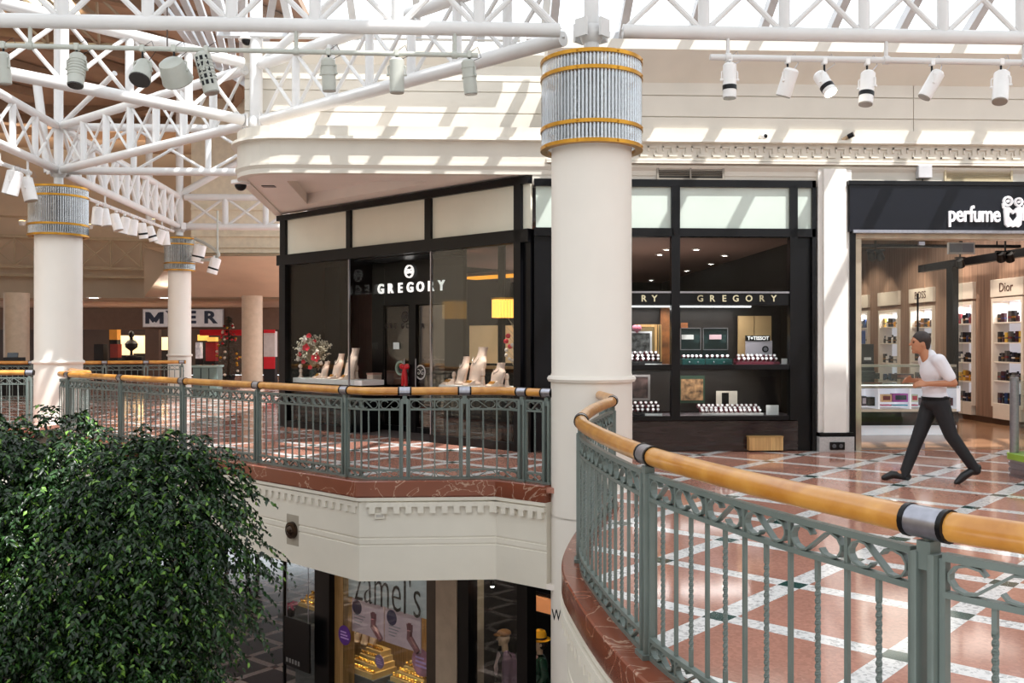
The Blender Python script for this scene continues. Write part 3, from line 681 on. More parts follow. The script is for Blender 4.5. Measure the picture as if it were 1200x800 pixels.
gpart('door_rail', BLACK, dl[0], dl[3], VP+.02, VP+.075, 0, .1, d)
for x in (dl[1]-.06, dl[2]+.06): MB().tube(G(x, VP-.05, .8), G(x, VP-.05, 1.3), .012, 8).build('door_handle', STEEL, d, True)
# signs
R0 = (PI/2, 0, GROT)
sg = thing('shop_sign', G(gz(483, 337, VP)[0], VP, gz(483, 337, VP)[1]), 'lit white jeweller name and round crest on the black panel over the door', 'sign')
u1_, z1_ = gz(483, 337, VP); ul, ur = gz(444, 337, VP)[0], gz(522, 337, VP)[0]
def letters(parent, s, m, u0, u1, v, z, size, name='letter', ext=.012, bold=.006):
    for i, ch in enumerate(s):
        u = u0+(u1-u0)*i/(len(s)-1); text(name, ch, m, size, G(u, v, z), R0, parent, ext, bold=bold)
letters(sg, 'GREGORY', LETTER, ul+.08, ur-.08, VP-.02, z1_, .24)
uc, zc_ = gz(481, 318, VP)
MB().lathe([(.092, -.015), (.115, -.015), (.115, .015), (.092, .015)], 28, closed=True).build('crest_ring', LETTER, sg, True, M=Matrix.Translation(G(uc, VP-.03, zc_)) @ Matrix.Rotation(GROT, 4, 'Z') @ Matrix.Rotation(PI/2, 4, 'X'))
for ch, dx, mir in (('G', -.034, -1), ('G', .034, 1)):
    o = text('crest_letter', ch, LETTER, .11, G(uc+dx, VP-.03, zc_), R0, sg, .01, bold=.004, xs=mir*.8)
dsg = thing('window_lettering', G((dl[0]+dl[1])/2, VP+.03, 1.5), 'dark jeweller lettering and crests on the double door glass', 'lettering')
INK = mat('dark_vinyl', '2A2226', .5); INKW = mat('white_vinyl', 'CFCBC8', .5)
for ch, x in zip('GREGORY', (451, 456, 462, 470, 476, 494, 505)): text('letter', ch, INK, .13, G(gz(x, 382, VP)[0], VP+.035, gz(x, 382, VP)[1]), R0, dsg, .003)
def crest(parent, m, u, v, z, r):
    M = Matrix.Translation(G(u, v, z)) @ Matrix.Rotation(GROT, 4, 'Z') @ Matrix.Rotation(PI/2, 4, 'X')
    MB().lathe([(r*.82, -.003), (r, -.003), (r, .003), (r*.82, .003)], 28, closed=True).build('crest_ring', m, parent, True, M=M)
    for dx, mir in ((-.32, -1), (.32, 1)): text('crest_letter', 'G', m, r*1.05, G(u+dx*r, v, z), R0, parent, .003, xs=mir*.8)
crest(dsg, INK, gz(473, 371, VP)[0], VP+.035, gz(473, 371, VP)[1], .10)
crest(dsg, INKW, gz(491, 436, VP)[0], VP+.035, gz(491, 436, VP)[1], .13)
nt_ = MB().gbox(gz(459.5, 405, VP)[0], gz(466.5, 405, VP)[0], VP+.025, VP+.03, gz(463, 409, VP)[1], gz(463, 401, VP)[1]).build('paper_notice', mat('paper_white', 'DCE6E4', .6)); tag(nt_, 'small white notice stuck on the left door leaf', 'notice')
# display ledges, busts, rings
def bust(h, w):
    # sloping neck-and-chest jewellery bust, lofted from ellipses
    m = MB(); S = [(0, .50, .30, 0), (.06, .52, .32, 0), (.12, .46, .26, .02), (.3, .54, .24, .05), (.5, .62, .24, .10), (.62, .58, .22, .14), (.70, .38, .2, .18), (.76, .26, .19, .2), (.92, .235, .18, .24), (1.0, .26, .2, .25)]
    n = 18; vs = []
    for z, a, b, y in S: vs += [Vector((math.cos(2*PI*i/n)*a*w*.9, math.sin(2*PI*i/n)*b*w*.9+y*h*.95-.02, z*h)) for i in range(n)]
    fs = [(j*n+i, j*n+(i+1) % n, (j+1)*n+(i+1) % n, (j+1)*n+i) for j in range(len(S)-1) for i in range(n)]
    return m.add(vs, fs+[tuple(range(n))[::-1], tuple(range((len(S)-1)*n, len(S)*n))])
def make_bust(h, w, label, group):
    t = thing('necklace_bust', (0, 0, 0), label, 'display bust', group)
    bust(h, w).build('torso', BUSTM, t, True)
    m = MB(); pts = []
    for i in range(15):
        a = PI*(i/14); pts.append(Vector((math.cos(a)*w*.27, -w*.16-math.sin(a)*w*.10+.12*h*.95, h*(.74-.16*math.sin(a)))))
    m.pipe(pts, .006, 6); m.sphere(pts[7]+Vector((0, -.01, -.015)), .014, 8, 6); m.build('necklace', mat('silver_chain', 'D9D3CC', .25, metal=.8), t, True)
    return t
def ring_stand(h):
    t = thing('ring_stand', (0, 0, 0), '', 'jewellery stand')
    MB().lathe([(.05, 0), (.052, .012), (.035, .025), (.024, h*.5), (.036, h*.72), (.03, h*.9), (.012, h)], 14).build('cone', BUSTM, t, True)
    MB().lathe([(.031, h*.55), (.036, h*.56), (.031, h*.58)], 14).build('ring', mat('gold', 'D9A84A', .25, metal=.9), t, True)
    return t
def tray(w, d_):
    t = thing('jewellery_tray', (0, 0, 0), '', 'jewellery stand')
    m = MB(); m.add([(-w/2, -d_/2, 0), (w/2, -d_/2, 0), (w/2, d_/2, 0), (-w/2, d_/2, 0), (-w/2, -d_/2, .012), (w/2, -d_/2, .012), (w/2, d_/2, .09), (-w/2, d_/2, .09)], [(0, 3, 2, 1), (4, 5, 6, 7), (0, 1, 5, 4), (1, 2, 6, 5), (2, 3, 7, 6), (3, 0, 4, 7)])
    m.build('cushion', BUSTM, t)
    for i in range(4): MB().box((-w/2+w*(i+.5)/4, 0, .058), (.018, .07, .012), rx=.75).build('ear_stud', mat('gold', 'D9A84A', .25, metal=.9), t)
    return t
def ledge(xa, xb, y, label, v0, v1):
    u0 = gz(xa, y, v0)[0]; u1 = gz(xb, y, v0)[0]; z = gz((xa+xb)/2, y, v0)[1]
    t = thing('display_ledge', G((u0+u1)/2, (v0+v1)/2, 0), label, 'ledge')
    gpart('top_slab', WHITE, u0, u1, v0, v1, z-.09, z, t, .006); gpart('pedestal', BLACK, u0+.06, u1-.06, v0+.05, v1-.05, 0, z-.09, t)
    return u0, u1, z
lu0, lu1, lz = ledge(341, 424, 444, 'white display ledge on a black base in the left glass bay', .12, .62)
ru0, ru1, rz_ = ledge(514, 601, 452.5, 'white display ledge on a black base in the right glass bay', .12, .62)
def put(t, x, y, v, z, label, turn=0.0, group=None):
    u = gz(x, y, v)[0]; t.location = G(u, v, z); t.rotation_euler = (0, 0, GROT+turn); t['label'] = label
    if group: t['group'] = group
    return t
for x, h, w, v, tr, lb in ((380.5, .31, .28, .36, -.5, 'smallest blush necklace bust beside the flower vase'), (395, .46, .32, .38, -.35, 'middle-sized blush necklace bust, second from the flower vase'), (410, .56, .40, .40, -.4, 'tallest blush necklace bust in the left glass bay')):
    put(make_bust(h, w, '', 'busts in the left bay'), x, 440, v, lz, lb, tr)
for x, h, w, v, tr, lb in ((541, .45, .32, .36, -.5, 'slim blush necklace bust left of the tallest one in the right bay'), (558, .60, .42, .40, -.4, 'tallest blush necklace bust in the right glass bay'), (583, .36, .36, .36, -.4, 'low blush necklace bust nearest the corner post')):
    put(make_bust(h, w, '', 'busts in the right bay'), x, 448, v, rz_, lb, tr)
items = [(352.5, .13, .25, 0), (371, .10, .25, 1), (388, .09, .22, 1), (402, .10, .2, 1), (418, .2, .5, 0), (366, .12, .42, 0)]
for x, h, v, k in items:
    o = tray(.2, .14) if k else ring_stand(h*1.3)
    put(o, x, 442, v, lz, '', -.35)
    o['label'] = ('blush earring tray' if k else 'blush ring cone')+' on the left ledge, '+{352.5: 'at the end by the black post', 371: 'between the vase and the smallest bust', 388: 'in front of the two shorter busts', 402: 'in front of the tallest bust', 418: 'right of the tallest bust', 366: 'behind the flower vase side'}[x]
for x, h, v, k, lb in ((524, .1, .24, 1, 'at the glass edge end'), (532, .16, .44, 0, 'behind the first tray'), (549, .1, .22, 1, 'between the slim and tallest busts'), (563, .19, .5, 0, 'right behind the tallest bust'), (566, .22, .24, 0, 'tall one right of the tallest bust'), (576, .1, .2, 1, 'before the low bust'), (594, .16, .4, 0, 'last by the corner post')):
    o = tray(.2, .14) if k else ring_stand(h*1.25); put(o, x, 450, v, rz_, '', -.35); o['label'] = ('blush earring tray' if k else 'blush ring cone')+' on the right ledge, '+lb
# flower vase
fv = put(thing('flower_arrangement', (0, 0, 0), '', 'flower vase'), 363, 441, .34, lz, 'round festive bouquet of white berries and red flowers in a vase'); fvo = Vector((0, 0, 0))
fv.location = Vector((0, 0, 0)); fv.rotation_euler = (0, 0, 0)
MB().lathe([(.05, 0), (.075, .02), (.09, .10), (.06, .17), (.05, .2), (.06, .22)], 18).build('vase', mat('dark_glaze', '2E3A33', .2), fv, True)
FL = {'stem': mat('twig', 'B9A98A', .6), 'berry': mat('white_berry', 'E9DFC9', .5), 'red': mat('red_bloom', 'C4102A', .5, emit=.08), 'leaf': mat('spruce_leaf', '47633F', .6), 'bauble': mat('pearl_bauble', 'F0E2D6', .25)}
st = MB(); bs = []; fc = Vector((0, 0, .52))
for i in range(90):
    dv = Vector((rnd.gauss(0, 1), rnd.gauss(0, .8), rnd.gauss(.35, .8))).normalized()*rnd.uniform(.2, .38); p = fc+dv
    st.pipe([Vector((0, 0, .18)), Vector((dv.x*.3, dv.y*.3, .34+dv.z*.2)), p], [.006, .004, .003], 5); bs.append(p)
    for k in range(3): st.tube(p-dv*rnd.uniform(.05, .5), p-dv*.2+Vector((rnd.gauss(0, .05), rnd.gauss(0, .05), rnd.gauss(.02, .05))), .0035, 4)
st.build('twigs', FL['stem'], fv)
m = MB()
for p in bs:
    for k in range(5): m.sphere(p+Vector((rnd.gauss(0, .03), rnd.gauss(0, .03), rnd.gauss(0, .03))), rnd.uniform(.011, .02), 6, 4)
m.build('berries', FL['berry'], fv, True)
m = MB()
for k in range(120):
    p = rnd.choice(bs)*.96; a = rnd.uniform(0, 2*PI); q = Vector((math.cos(a), math.sin(a), rnd.uniform(-.4, .6)))*.045; s_ = Vector((-q.y, q.x, 0))*.25
    m.add([p, p+q*.5+s_, p+q, p+q*.5-s_], [(0, 1, 2, 3)])
m.build('leaves', FL['leaf'], fv)
for (x, y, z, r_) in ((-.06, -.27, .62, .10), (.15, -.28, .42, .12), (-.02, -.2, .86, .07), (-.24, -.18, .48, .06), (-.12, -.27, .33, .06), (.02, -.25, .22, .06), (.1, -.2, .75, .05)):
    m = MB()
    for k in range(14):
        a = k*2.4; q = Vector((math.cos(a), -.5, math.sin(a)))*r_*(.5+.5*(k/14)); s_ = Vector((math.sin(a), 0, -math.cos(a)))*r_*.35
        m.add([(x, y, z), Vector((x, y, z))+q*.6+s_, Vector((x, y, z))+q, Vector((x, y, z))+q*.6-s_], [(0, 1, 2, 3)])
    m.build('red_flower', FL['red'], fv)
for (x, y, z) in ((-.2, -.2, .58), (.17, -.2, .54), (-.27, -.12, .38), (-.2, -.18, .24), (.22, -.1, .3), (-.1, -.2, .78)): MB().sphere((x, y-.06, z), .045, 12, 8).build('bauble', FL['bauble'], fv, True)
put(fv, 367, 441, .36, lz, 'round festive bouquet of white berries and red flowers in a vase', -GROT-.15); fv.scale = (.88, .88, .92)
# branch with red ornaments at the right bay
br = thing('festive_branch', (0, 0, 0), '', 'branch')
m = MB(); m.pipe([(0, 0, 0), (.02, 0, .3), (-.02, .02, .62), (.03, 0, .95)], [.012, .01, .008, .004], 6); tips = []
for k in range(26):
    z = .25+k*.027; a = k*2.4; p = Vector((math.cos(a)*.16*(1.1-z*.5), math.sin(a)*.12, z+.12)); m.tube((0, 0, z), p, .004, 5); tips.append(p)
m.build('stem', FL['stem'], br)
for k, p in enumerate(tips[:16]): MB().sphere(p, .028 if k % 3 else .04, 8, 6).build('ornament', FL['red'] if k % 3 == 0 else FL['bauble'], br, True)
put(br, 602.5, 450, .5, rz_, 'white twig with red ornaments rising beside the corner post')
# red bow hanging inside the door and pink boxes seen behind it
bw = thing('red_bow', (0, 0, 0), '', 'bow')
RED = mat('red_satin', 'C11420', .35)
m = MB(); m.sphere((-.06, 0, .36), .07, 12, 8, (1, .5, .7)); m.build('loop', RED, bw, True); m = MB(); m.sphere((.06, 0, .36), .07, 12, 8, (1, .5, .7)); m.build('loop', RED, bw, True)
MB().sphere((0, -.01, .35), .035, 10, 6).build('knot', RED, bw, True)
for s_ in (-1, 1): MB().pipe([(0, 0, .34), (.03*s_, 0, .2), (.045*s_, 0, .02)], [.03, .035, .03], 8).build('tail', RED, bw, True)
wr = MB(); wr.lathe([(.10, -.02), (.13, -.02), (.13, .02), (.10, .02)], 24, closed=True).build('wreath_ring', mat('pale_green_ring', '8FA596', .5), bw, True, M=Matrix.Translation((-.12, .02, .33)) @ Matrix.Rotation(PI/2, 4, 'X'))
put(bw, 474, 453, VP-.06, gz(474, 453, VP)[1], 'red ribbon bow with a pale ring hung on the door')
for x, y0, y1, x1, lb in ((430, 437, 447, 437, 'pink gift box left of the door'), (450, 435, 450, 461.5, 'pink gift box standing behind the left door leaf')):
    v = VP+.5 if x == 450 else .6; ua, za = gz(x, y1, v); ub, zb = gz(x1, y0, v)
    t = thing('gift_box', G((ua+ub)/2, v+.1, za), lb, 'box')
    gpart('carton', BUSTM, ua, ub, v, v+.2, za, zb-.03, t); gpart('lid', mat('rose_card', 'D9A08F', .5), ua-.01, ub+.01, v-.01, v+.21, zb-.03, zb, t)
    gpart('stand', DARK, ua, ub, v, v+.2, 0, za, t)
# interior: ceiling, back wall, curtain, lit panels, chandelier
PINK = mat('pink_taupe_ceiling', 'B49284', .6, var=.04)
struct(MB().prism([(p.x, p.y) for p in (G(.1, .2, 0), G(GL-.05, .2, 0), Vector((5.6, 13.75, 0)), Vector((5.6, 27, 0)), Vector((-2, 27, 0)))], 3.3, 3.36).build('ceiling_jeweller', PINK), 'pinkish ceiling inside the jewellery shop', 'ceiling')
struct(MB().bb((-2, 26.9, 0), (5.6, 27, 3.3)).build('wall_jeweller_back', DARK), 'dark back wall of the jewellery shop', 'wall')
struct(MB().gbox(.02, .08, .1, 6.4, 0, 3.3).build('wall_jeweller_end', mat('charcoal_panel', '161518', .5)), 'charcoal end wall of the jewellery shop', 'wall')
gpart('cabinet_back', mat('charcoal_panel2', '101012', .4), us[337]+.0, gz(398, 400, .85)[0], .85, .9, 0, zBeam-.06)
struct(MB().bb((5.5, 13.7, 0), (5.6, 27, 3.3)).build('wall_party', DARK), 'party wall between the two shops', 'wall')
struct(MB().prism([(p.x, p.y) for p in (G(.1, .02, 0), G(GL, .02, 0), Vector((5.6, 13.75, 0)), Vector((5.6, 27, 0)), Vector((-2, 27, 0)))], .0, .006).build('floor_jeweller', mat('dark_carpet', '3B302D', .8)), 'dark carpet inside the jewellery shop', 'floor')
cu = thing('curtain', G(gz(420, 400, 1.6)[0], 1.6, 0), 'brown pleated curtain behind the left glass bay', 'curtain')
m = MB(); ua, ub = gz(402, 400, 1.6)[0], gz(440, 400, 1.6)[0]; n = 90; vs = []
for i in range(n+1):
    u = ua+(ub-ua)*i/n; v = 1.6+.05*math.sin(i*.95)
    vs += [G(u, v, .02), G(u, v, gz(420, 345, 1.6)[1])]
m.add(vs, [(2*i, 2*i+2, 2*i+3, 2*i+1) for i in range(n)]); m.build('pleats', mat('brown_velvet', '5E4238', .7), cu, True)
MB().tube(G(ua-.05, 1.6, gz(420, 345, 1.6)[1]), G(ub+.05, 1.6, gz(420, 345, 1.6)[1]), .02, 8).build('rod', STEEL, cu, True)
VB = 1.5
for (x0, x1, lb) in ((550, 583, 'wide tan lit panel hung behind the right bay'), (589, 606, 'narrow tan lit panel next to the corner post')):
    ua, za = gz(x0, 425, VB); ub, zb = gz(x1, 381, VB)
    t = thing('wall_poster', G((ua+ub)/2, VB, za), lb, 'panel')
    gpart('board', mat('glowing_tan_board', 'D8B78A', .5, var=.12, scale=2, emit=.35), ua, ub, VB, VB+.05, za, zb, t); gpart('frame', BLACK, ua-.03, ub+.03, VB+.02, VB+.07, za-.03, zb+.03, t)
ua, za = gz(583.5, 440, VB-.1); ub, zb = gz(588.5, 300, VB-.1)
gpart('inner_post', BLACK, ua, ub, VB-.1, VB-.02, 0, 3.3)
ua, za = gz(545, 327, 2.2); ub, zb = gz(640, 318, 2.2)
t = thing('cove_light', G(ua, 2.2, za), 'amber glowing ceiling cove above the right bay', 'light')
gpart('diffuser', mat('amber_glow', 'F0A83A', .5, emit=1.3, ecol='F0A030'), ua, ub+.6, 2.2, 2.5, za, zb, t); gpart('housing', PINK, ua-.1, ub+.7, 2.19, 2.6, zb, zb+.06, t)
# chandelier
ux, zx = gz(592, 372, 1.1); t = thing('chandelier', G(ux, 1.1, zx), 'golden crystal drum chandelier above the right ledge', 'chandelier')
GLOW = mat('golden_crystal', 'F3C66A', .3, emit=1.6, ecol='F6B850'); ztopc = gz(592, 351, 1.1)[1]
for k in range(26):
    a = 2*PI*k/26; p = G(ux, 1.1, 0)+Vector((math.cos(a), math.sin(a), 0))*.2
    MB().tube(p+Vector((0, 0, zx)), p+Vector((0, 0, ztopc)), .02, 6).build('crystal_rod', GLOW, t, True)
MB().lathe([(.17, ztopc), (.23, ztopc), (.23, ztopc+.03), (.17, ztopc+.03)], 28, G(ux, 1.1, 0), closed=True).build('rim', BRASS, t, True)
MB().tube(G(ux, 1.1, ztopc+.01), G(ux, 1.1, 3.3), .01, 6).build('cable', BLACK, t)
# glass shelf with white goods deep in the right bay
ua, za = gz(499, 420, 1.9); ub, zb = gz(522, 420, 1.9)
t = thing('wall_shelf', G((ua+ub)/2, 1.9, za), 'lit white wall shelf seen through the door glass', 'shelf'); gpart('board', WHITE, ua, ub, 1.85, 2.1, za-.03, za, t); gpart('bracket', BLACK, ua+.1, ub-.1, 2.05, 2.12, za-.3, za-.03, t)
ua, za = gz(556, 428, 1.45); ub, zb = gz(606, 428, 1.45)
t = thing('wall_shelf', G((ua+ub)/2, 1.4, za), 'timber counter behind the low bust in the right bay', 'counter'); gpart('top', TIMB, ua, ub, 1.15, 1.5, za-.04, za, t); gpart('body', DARK, ua, ub, 1.2, 1.5, 0, za-.04, t)
# downlights in the shop ceiling: positions read from the view through the glass
k = 0
for x, y in ((781, 292), (816, 292), (833, 309), (849, 299), (805, 317), (763, 328), (745, 333), (773, 298), (414, 325), (424, 334), (408, 317), (560, 335), (520, 340)):
    p = FZ(x, y, 3.29)
    if not (13.8 < p.y < 26.8) or p.x > 5.3: continue
    t = thing('downlight', p, '', 'downlight', 'downlights in the jewellery shop ceiling'); t['label'] = 'small recessed downlight in the pinkish jewellery shop ceiling'
    MB().lathe([(.05, -.012), (.085, -.012), (.085, .01), (.05, .01)], 18, p, closed=True).build('rim', WHITE, t, True); MB().lathe([(.001, -.006), (.052, -.006)], 18, p).build('lamp', LAMPC, t)
for u, v in ((4.9, 1.2), (2.6, 2.4)): spot(G(u, v, 3.2), G(u, v-.1, 0), 60, (1, .88, .74), 100, .6, .08)
for p_ in ((3, 17, 1.2), (1.5, 21, 1.2)): spot(p_, (p_[0], p_[1], 3.3), 70, (1, .85, .78), 150, .8, .2)  # unseen upward spots added to brighten the pinkish ceiling
spot(G((lu0+lu1)/2, .3, 2.9), G((lu0+lu1)/2, .36, 1), 160, (1, .9, .8), 44); spot(G((ru0+ru1)/2, .3, 2.9), G((ru0+ru1)/2, .36, 1), 180, (1, .9, .8), 44)
# ================================================================= the jewellery shop: straight window right of the column
Y = WALL_Y
def P(x, y, yy=Y): return WY(x, y, yy)
def wbox(name, m, x0, x1, y0, y1, ya, yb, parent, bev=0.0):  # pixel rectangle on depth ya extruded back to yb
    a = P(x0, y1, ya); b = P(x1, y0, ya); return MB().bb((a.x, ya, a.z), (b.x, yb, b.z), bev).build(name, m, parent)
sf = thing('shopfront', (P(780, 528).x, Y, 0), 'black framed straight jewellery window with shelves right of the large column', 'shopfront')
PANEL2 = mat('pale_green_transom_glass', 'CBD6CC', .12, var=.03, scale=1, spec=.7)
XA, XB = 626, 956
wbox('head_rail', BLACK, XA, XB, 211.5, 217.5, Y-.05, Y+.1, sf)
wbox('transom_beam', BLACK, XA, XB, 268, 276, Y-.05, Y+.12, sf)
for a, b in ((700, 706), (787, 797), (926, 935)): wbox('mullion', BLACK, a, b, 217.5, 492, Y-.05, Y+.08, sf)
for a, b in ((612, 700), (706, 787), (797, 926), (935, 952)):
    if a == 612: a = 628
    wbox('transom_panel', PANEL2, a, b, 217.5, 268, Y, Y+.03, sf)
wbox('side_panel', BLACK, 935, 956, 217.5, 528, Y+.02, Y+.14, sf); wbox('side_panel', BLACK, XA, 660, 276, 528, Y-.02, Y+.1, sf)
wbox('edge_rail', BLACK, 952, 956.5, 211.5, 528, Y-.05, Y+.14, sf)
wbox('sign_band', BLACK, 660, 926, 343, 357, Y-.02, Y+.05, sf); wbox('band_trim', STEEL, 660, 926, 341.5, 343, Y-.03, Y+.05, sf)
for a, b in ((427, 433), (487, 493)): wbox('shelf_edge', BLACK, 660, 935, a, b, Y-.03, Y+.04, sf)
for y in (427, 487):
    z = P(800, y).z; q = P(660, y); q2 = P(935, y); MB().bb((q.x, Y+.04, z-.05), (q2.x, Y+.75, z-.01)).build('shelf', mat('grey_shelf', '6E6468', .35), sf)
wbox('glass_pane', GLASS, 660, 926, 276, 342, Y, Y+.01, sf); wbox('glass_pane', GLASS, 660, 926, 357, 427, Y, Y+.01, sf); wbox('glass_pane', GLASS, 660, 926, 433, 487, Y, Y+.01, sf)
GB_ = mat('dark_glossy_panel', '2A2022', .12, var=.25, scale=2, stretch=(1, 1, 12), spec=.6)
wbox('base_panel', GB_, 660, 935, 493, 529, Y+.02, Y+.06, sf)
a = P(660, 487); b = P(935, 433)
MB().bb((a.x, Y+.75, a.z), (b.x, Y+.78, 2.15)).build('back_panel', mat('smoked_back', '2C2624', .35, var=.2), sf)
for s_, x0, cs, xs_ in (('GREGORY', 820, (820, 834, 848, 861.5, 877, 892, 906), 0), ('RY', 754, (754, 766.5), 0), ('GREGO', 678, (680, 694, 708, 723, 738), 0)):
    if cs[0] == 820: sgn = thing('window_lettering', (P(863, 350).x, Y-.03, P(863, 350).z), 'champagne jeweller name on the black band of the wide window', 'lettering')
    elif cs[0] == 754: sgn = thing('window_lettering', (P(760, 350).x, Y-.03, P(760, 350).z), 'end of the jeweller name on the band next to the large column', 'lettering')
    else: continue
    for ch, x in zip(s_, cs): p = P(x, 350); text('letter', ch, GOLDL, .13, (p.x, Y-.03, p.z), (PI/2, 0, 0), sgn, .006, bold=.002)
# the tan box standing at the foot of the window
t = thing('timber_box', (P(898, 527).x, Y-.12, 0), 'tan timber box standing at the foot of the wide window', 'box')
wbox('front', TIMB, 878, 918, 512, 528, Y-.12, Y-.0, t, .006); wbox('lid', mat('tan_lid', 'B08A52', .5), 877.5, 918.5, 511, 512.5, Y-.125, Y-.0, t)
# --- things on the shelves
z1, z2 = P(800, 427).z-.008, P(800, 487).z-.008
WS = mat('watch_strap', 'C9B8B8', .3, metal=.7, var=.2, scale=30); WD = mat('watch_dial', 'F4F0F0', .25, var=.05, emit=.15); WK = mat('black_cushion', '1B1518', .6); WRED = mat('wine_cushion', '6A1F30', .5)
wp = thing('watch', (0, 0, 0), '', 'watch')
MB().lathe([(.026, -.012), (.031, -.012), (.031, .012), (.026, .012)], 14, closed=True).build('strap', WS, wp, True, M=Matrix.Rotation(PI/2, 4, 'Y') @ Matrix.Rotation(0, 4, 'Z') @ Matrix.Translation((0, 0, 0)))
MB().tube((0, -.030, .012), (0, -.040, .018), .019, 14).build('dial', WD, wp, True)
MB().tube((-.024, 0, 0), (.024, 0, 0), .022, 10).build('cushion', WRED, wp, True)
first = [True]
def watch(x, y, z, label, group, rz=0.0):
    if first[0]: o = wp; first[0] = False
    else: o = copy_thing(wp)
    o.location = (x, y, z); o.rotation_euler = (0, 0, rz); o['label'] = label; o['group'] = group
def riser(x0, x1, z, y0, steps, label, m, dz=.045):
    a = P(x0, 400, y0).x; b = P(x1, 400, y0).x; t = thing('display_riser', ((a+b)/2, y0, z), label, 'display stand')
    for k in range(steps): MB().bb((a+.02*k, y0+.09*k, z), (b-.02*k, y0+.09*(k+1), z+dz*(k+1)), .004).build('step', m, t)
    return a, b
def watches(x0, x1, y0, z, rows, n, label, group, dz=.045, step=.09):
    a = P(x0, 400, y0).x; b = P(x1, 400, y0).x
    for r_ in range(rows):
        for i in range(n): watch(a+(b-a)*(i+.5+.2*(r_ % 2))/n, y0+step*r_+.045, z+dz*(r_+1)+.032, label, group, rnd.uniform(-.25, .25))
def card(x0, x1, y0, y1, yy, label, name='price_card', m=None, back=True):
    a = P(x0, y1, yy); b = P(x1, y0, yy); t = thing(name, ((a.x+b.x)/2, yy, a.z), label, 'card')
    MB().bb((a.x, yy, a.z), (b.x, yy+.012, b.z)).build('face', m or WHITE, t)
    if back: MB().bar((a.x*.5+b.x*.5, yy+.012, b.z*.7+a.z*.3), (a.x*.5+b.x*.5, yy+.012+(b.z-a.z)*.4, a.z), .02, .006).build('strut', BLACK, t)
    return t
riser(735, 776, z1, Y+.12, 3, 'dark stepped riser on the upper shelf beside the column', WK); watches(738, 775, Y+.12, z1, 3, 6, 'steel watch on the upper shelf riser beside the column', 'watches beside the column, upper shelf')
riser(735, 776, z2, Y+.12, 3, 'dark stepped riser on the lower shelf beside the column', WK); watches(738, 775, Y+.12, z2, 3, 6, 'steel watch on the lower shelf riser beside the column', 'watches beside the column, lower shelf')
def frame(x0, x1, y0, y1, yy, m, pic, label, bw=2.2):
    a = P(x0, y1, yy); b = P(x1, y0, yy); w = bw*.0126; t = thing('picture_frame', ((a.x+b.x)/2, yy, a.z), label, 'picture frame')
    f = MB()
    f.bb((a.x, yy, a.z), (b.x, yy+.03, a.z+w)); f.bb((a.x, yy, b.z-w), (b.x, yy+.03, b.z)); f.bb((a.x, yy, a.z+w), (a.x+w, yy+.03, b.z-w)); f.bb((b.x-w, yy, a.z+w), (b.x, yy+.03, b.z-w)); f.build('frame', m, t)
    MB().bb((a.x+w, yy+.012, a.z+w), (b.x-w, yy+.022, b.z-w)).build('picture', pic, t); MB().bar(((a.x+b.x)/2, yy+.03, b.z-.1), ((a.x+b.x)/2, yy+.12, a.z), .03, .008).build('strut', BLACK, t)
    return t
BW = mat('monochrome_print', '5A5C5C', .4, var=.9, scale=14); DKP = mat('dim_print', '4A3A38', .4, var=.7, scale=9)
frame(733, 764, 388, 414, Y+.45, mat('white_frame', 'D8D8DA', .4), BW, 'white framed monochrome picture on the upper shelf')
frame(733, 762, 439, 469, Y+.45, mat('silver_frame', '8F8B8B', .3, metal=.5), DKP, 'silver framed dark picture on the lower shelf', 2.5)
frame(745, 770, 380, 426.5, Y+.55, TIMB, mat('olive_board', '7D6A48', .5, var=.2), 'tall pale timber frame behind the white picture', 3)
frame(771, 775.5, 380, 426.5, Y+.62, TIMB, mat('olive_board', '7D6A48', .5), 'narrow pale timber frame edge beside the tall one', 1)
a = P(746.5, 384, Y+.42); hb = thing('heart_ornament', (a.x, a.y, a.z-.06), 'pink and white heart ornament above the white picture', 'ornament')
MB().sphere((a.x-.028, a.y, a.z), .045, 10, 8).sphere((a.x+.028, a.y, a.z), .045, 10, 8).build('lobes', mat('rose_satin', 'C77B8E', .4), hb, True); MB().tube((a.x, a.y, a.z-.012), (a.x, a.y, a.z-.075), .06, 12, .006).build('tip', mat('rose_satin', 'C77B8E', .4), hb, True); MB().tube((a.x, a.y, a.z-.07), (a.x, a.y+.05, a.z-.09), .006, 6).build('hook', STEEL, hb)
t = card(774, 787.5, 357, 426.5, Y+.68, 'tall amber-brown poster next to the mullion', 'poster', mat('amber_print', '9A5F30', .5, var=.5, scale=5)); t['category'] = 'poster'
t = card(798, 806, 378, 400, Y+.66, 'small orange-brown print left of the green cases', 'poster', mat('orange_print', 'B9703C', .5, var=.4, scale=6)); t['category'] = 'poster'
GREEN = mat('deep_green_leather', '0E4A47', .35, var=.15); LIDG = mat('dark_green_velvet', '17302F', .6, var=.2)
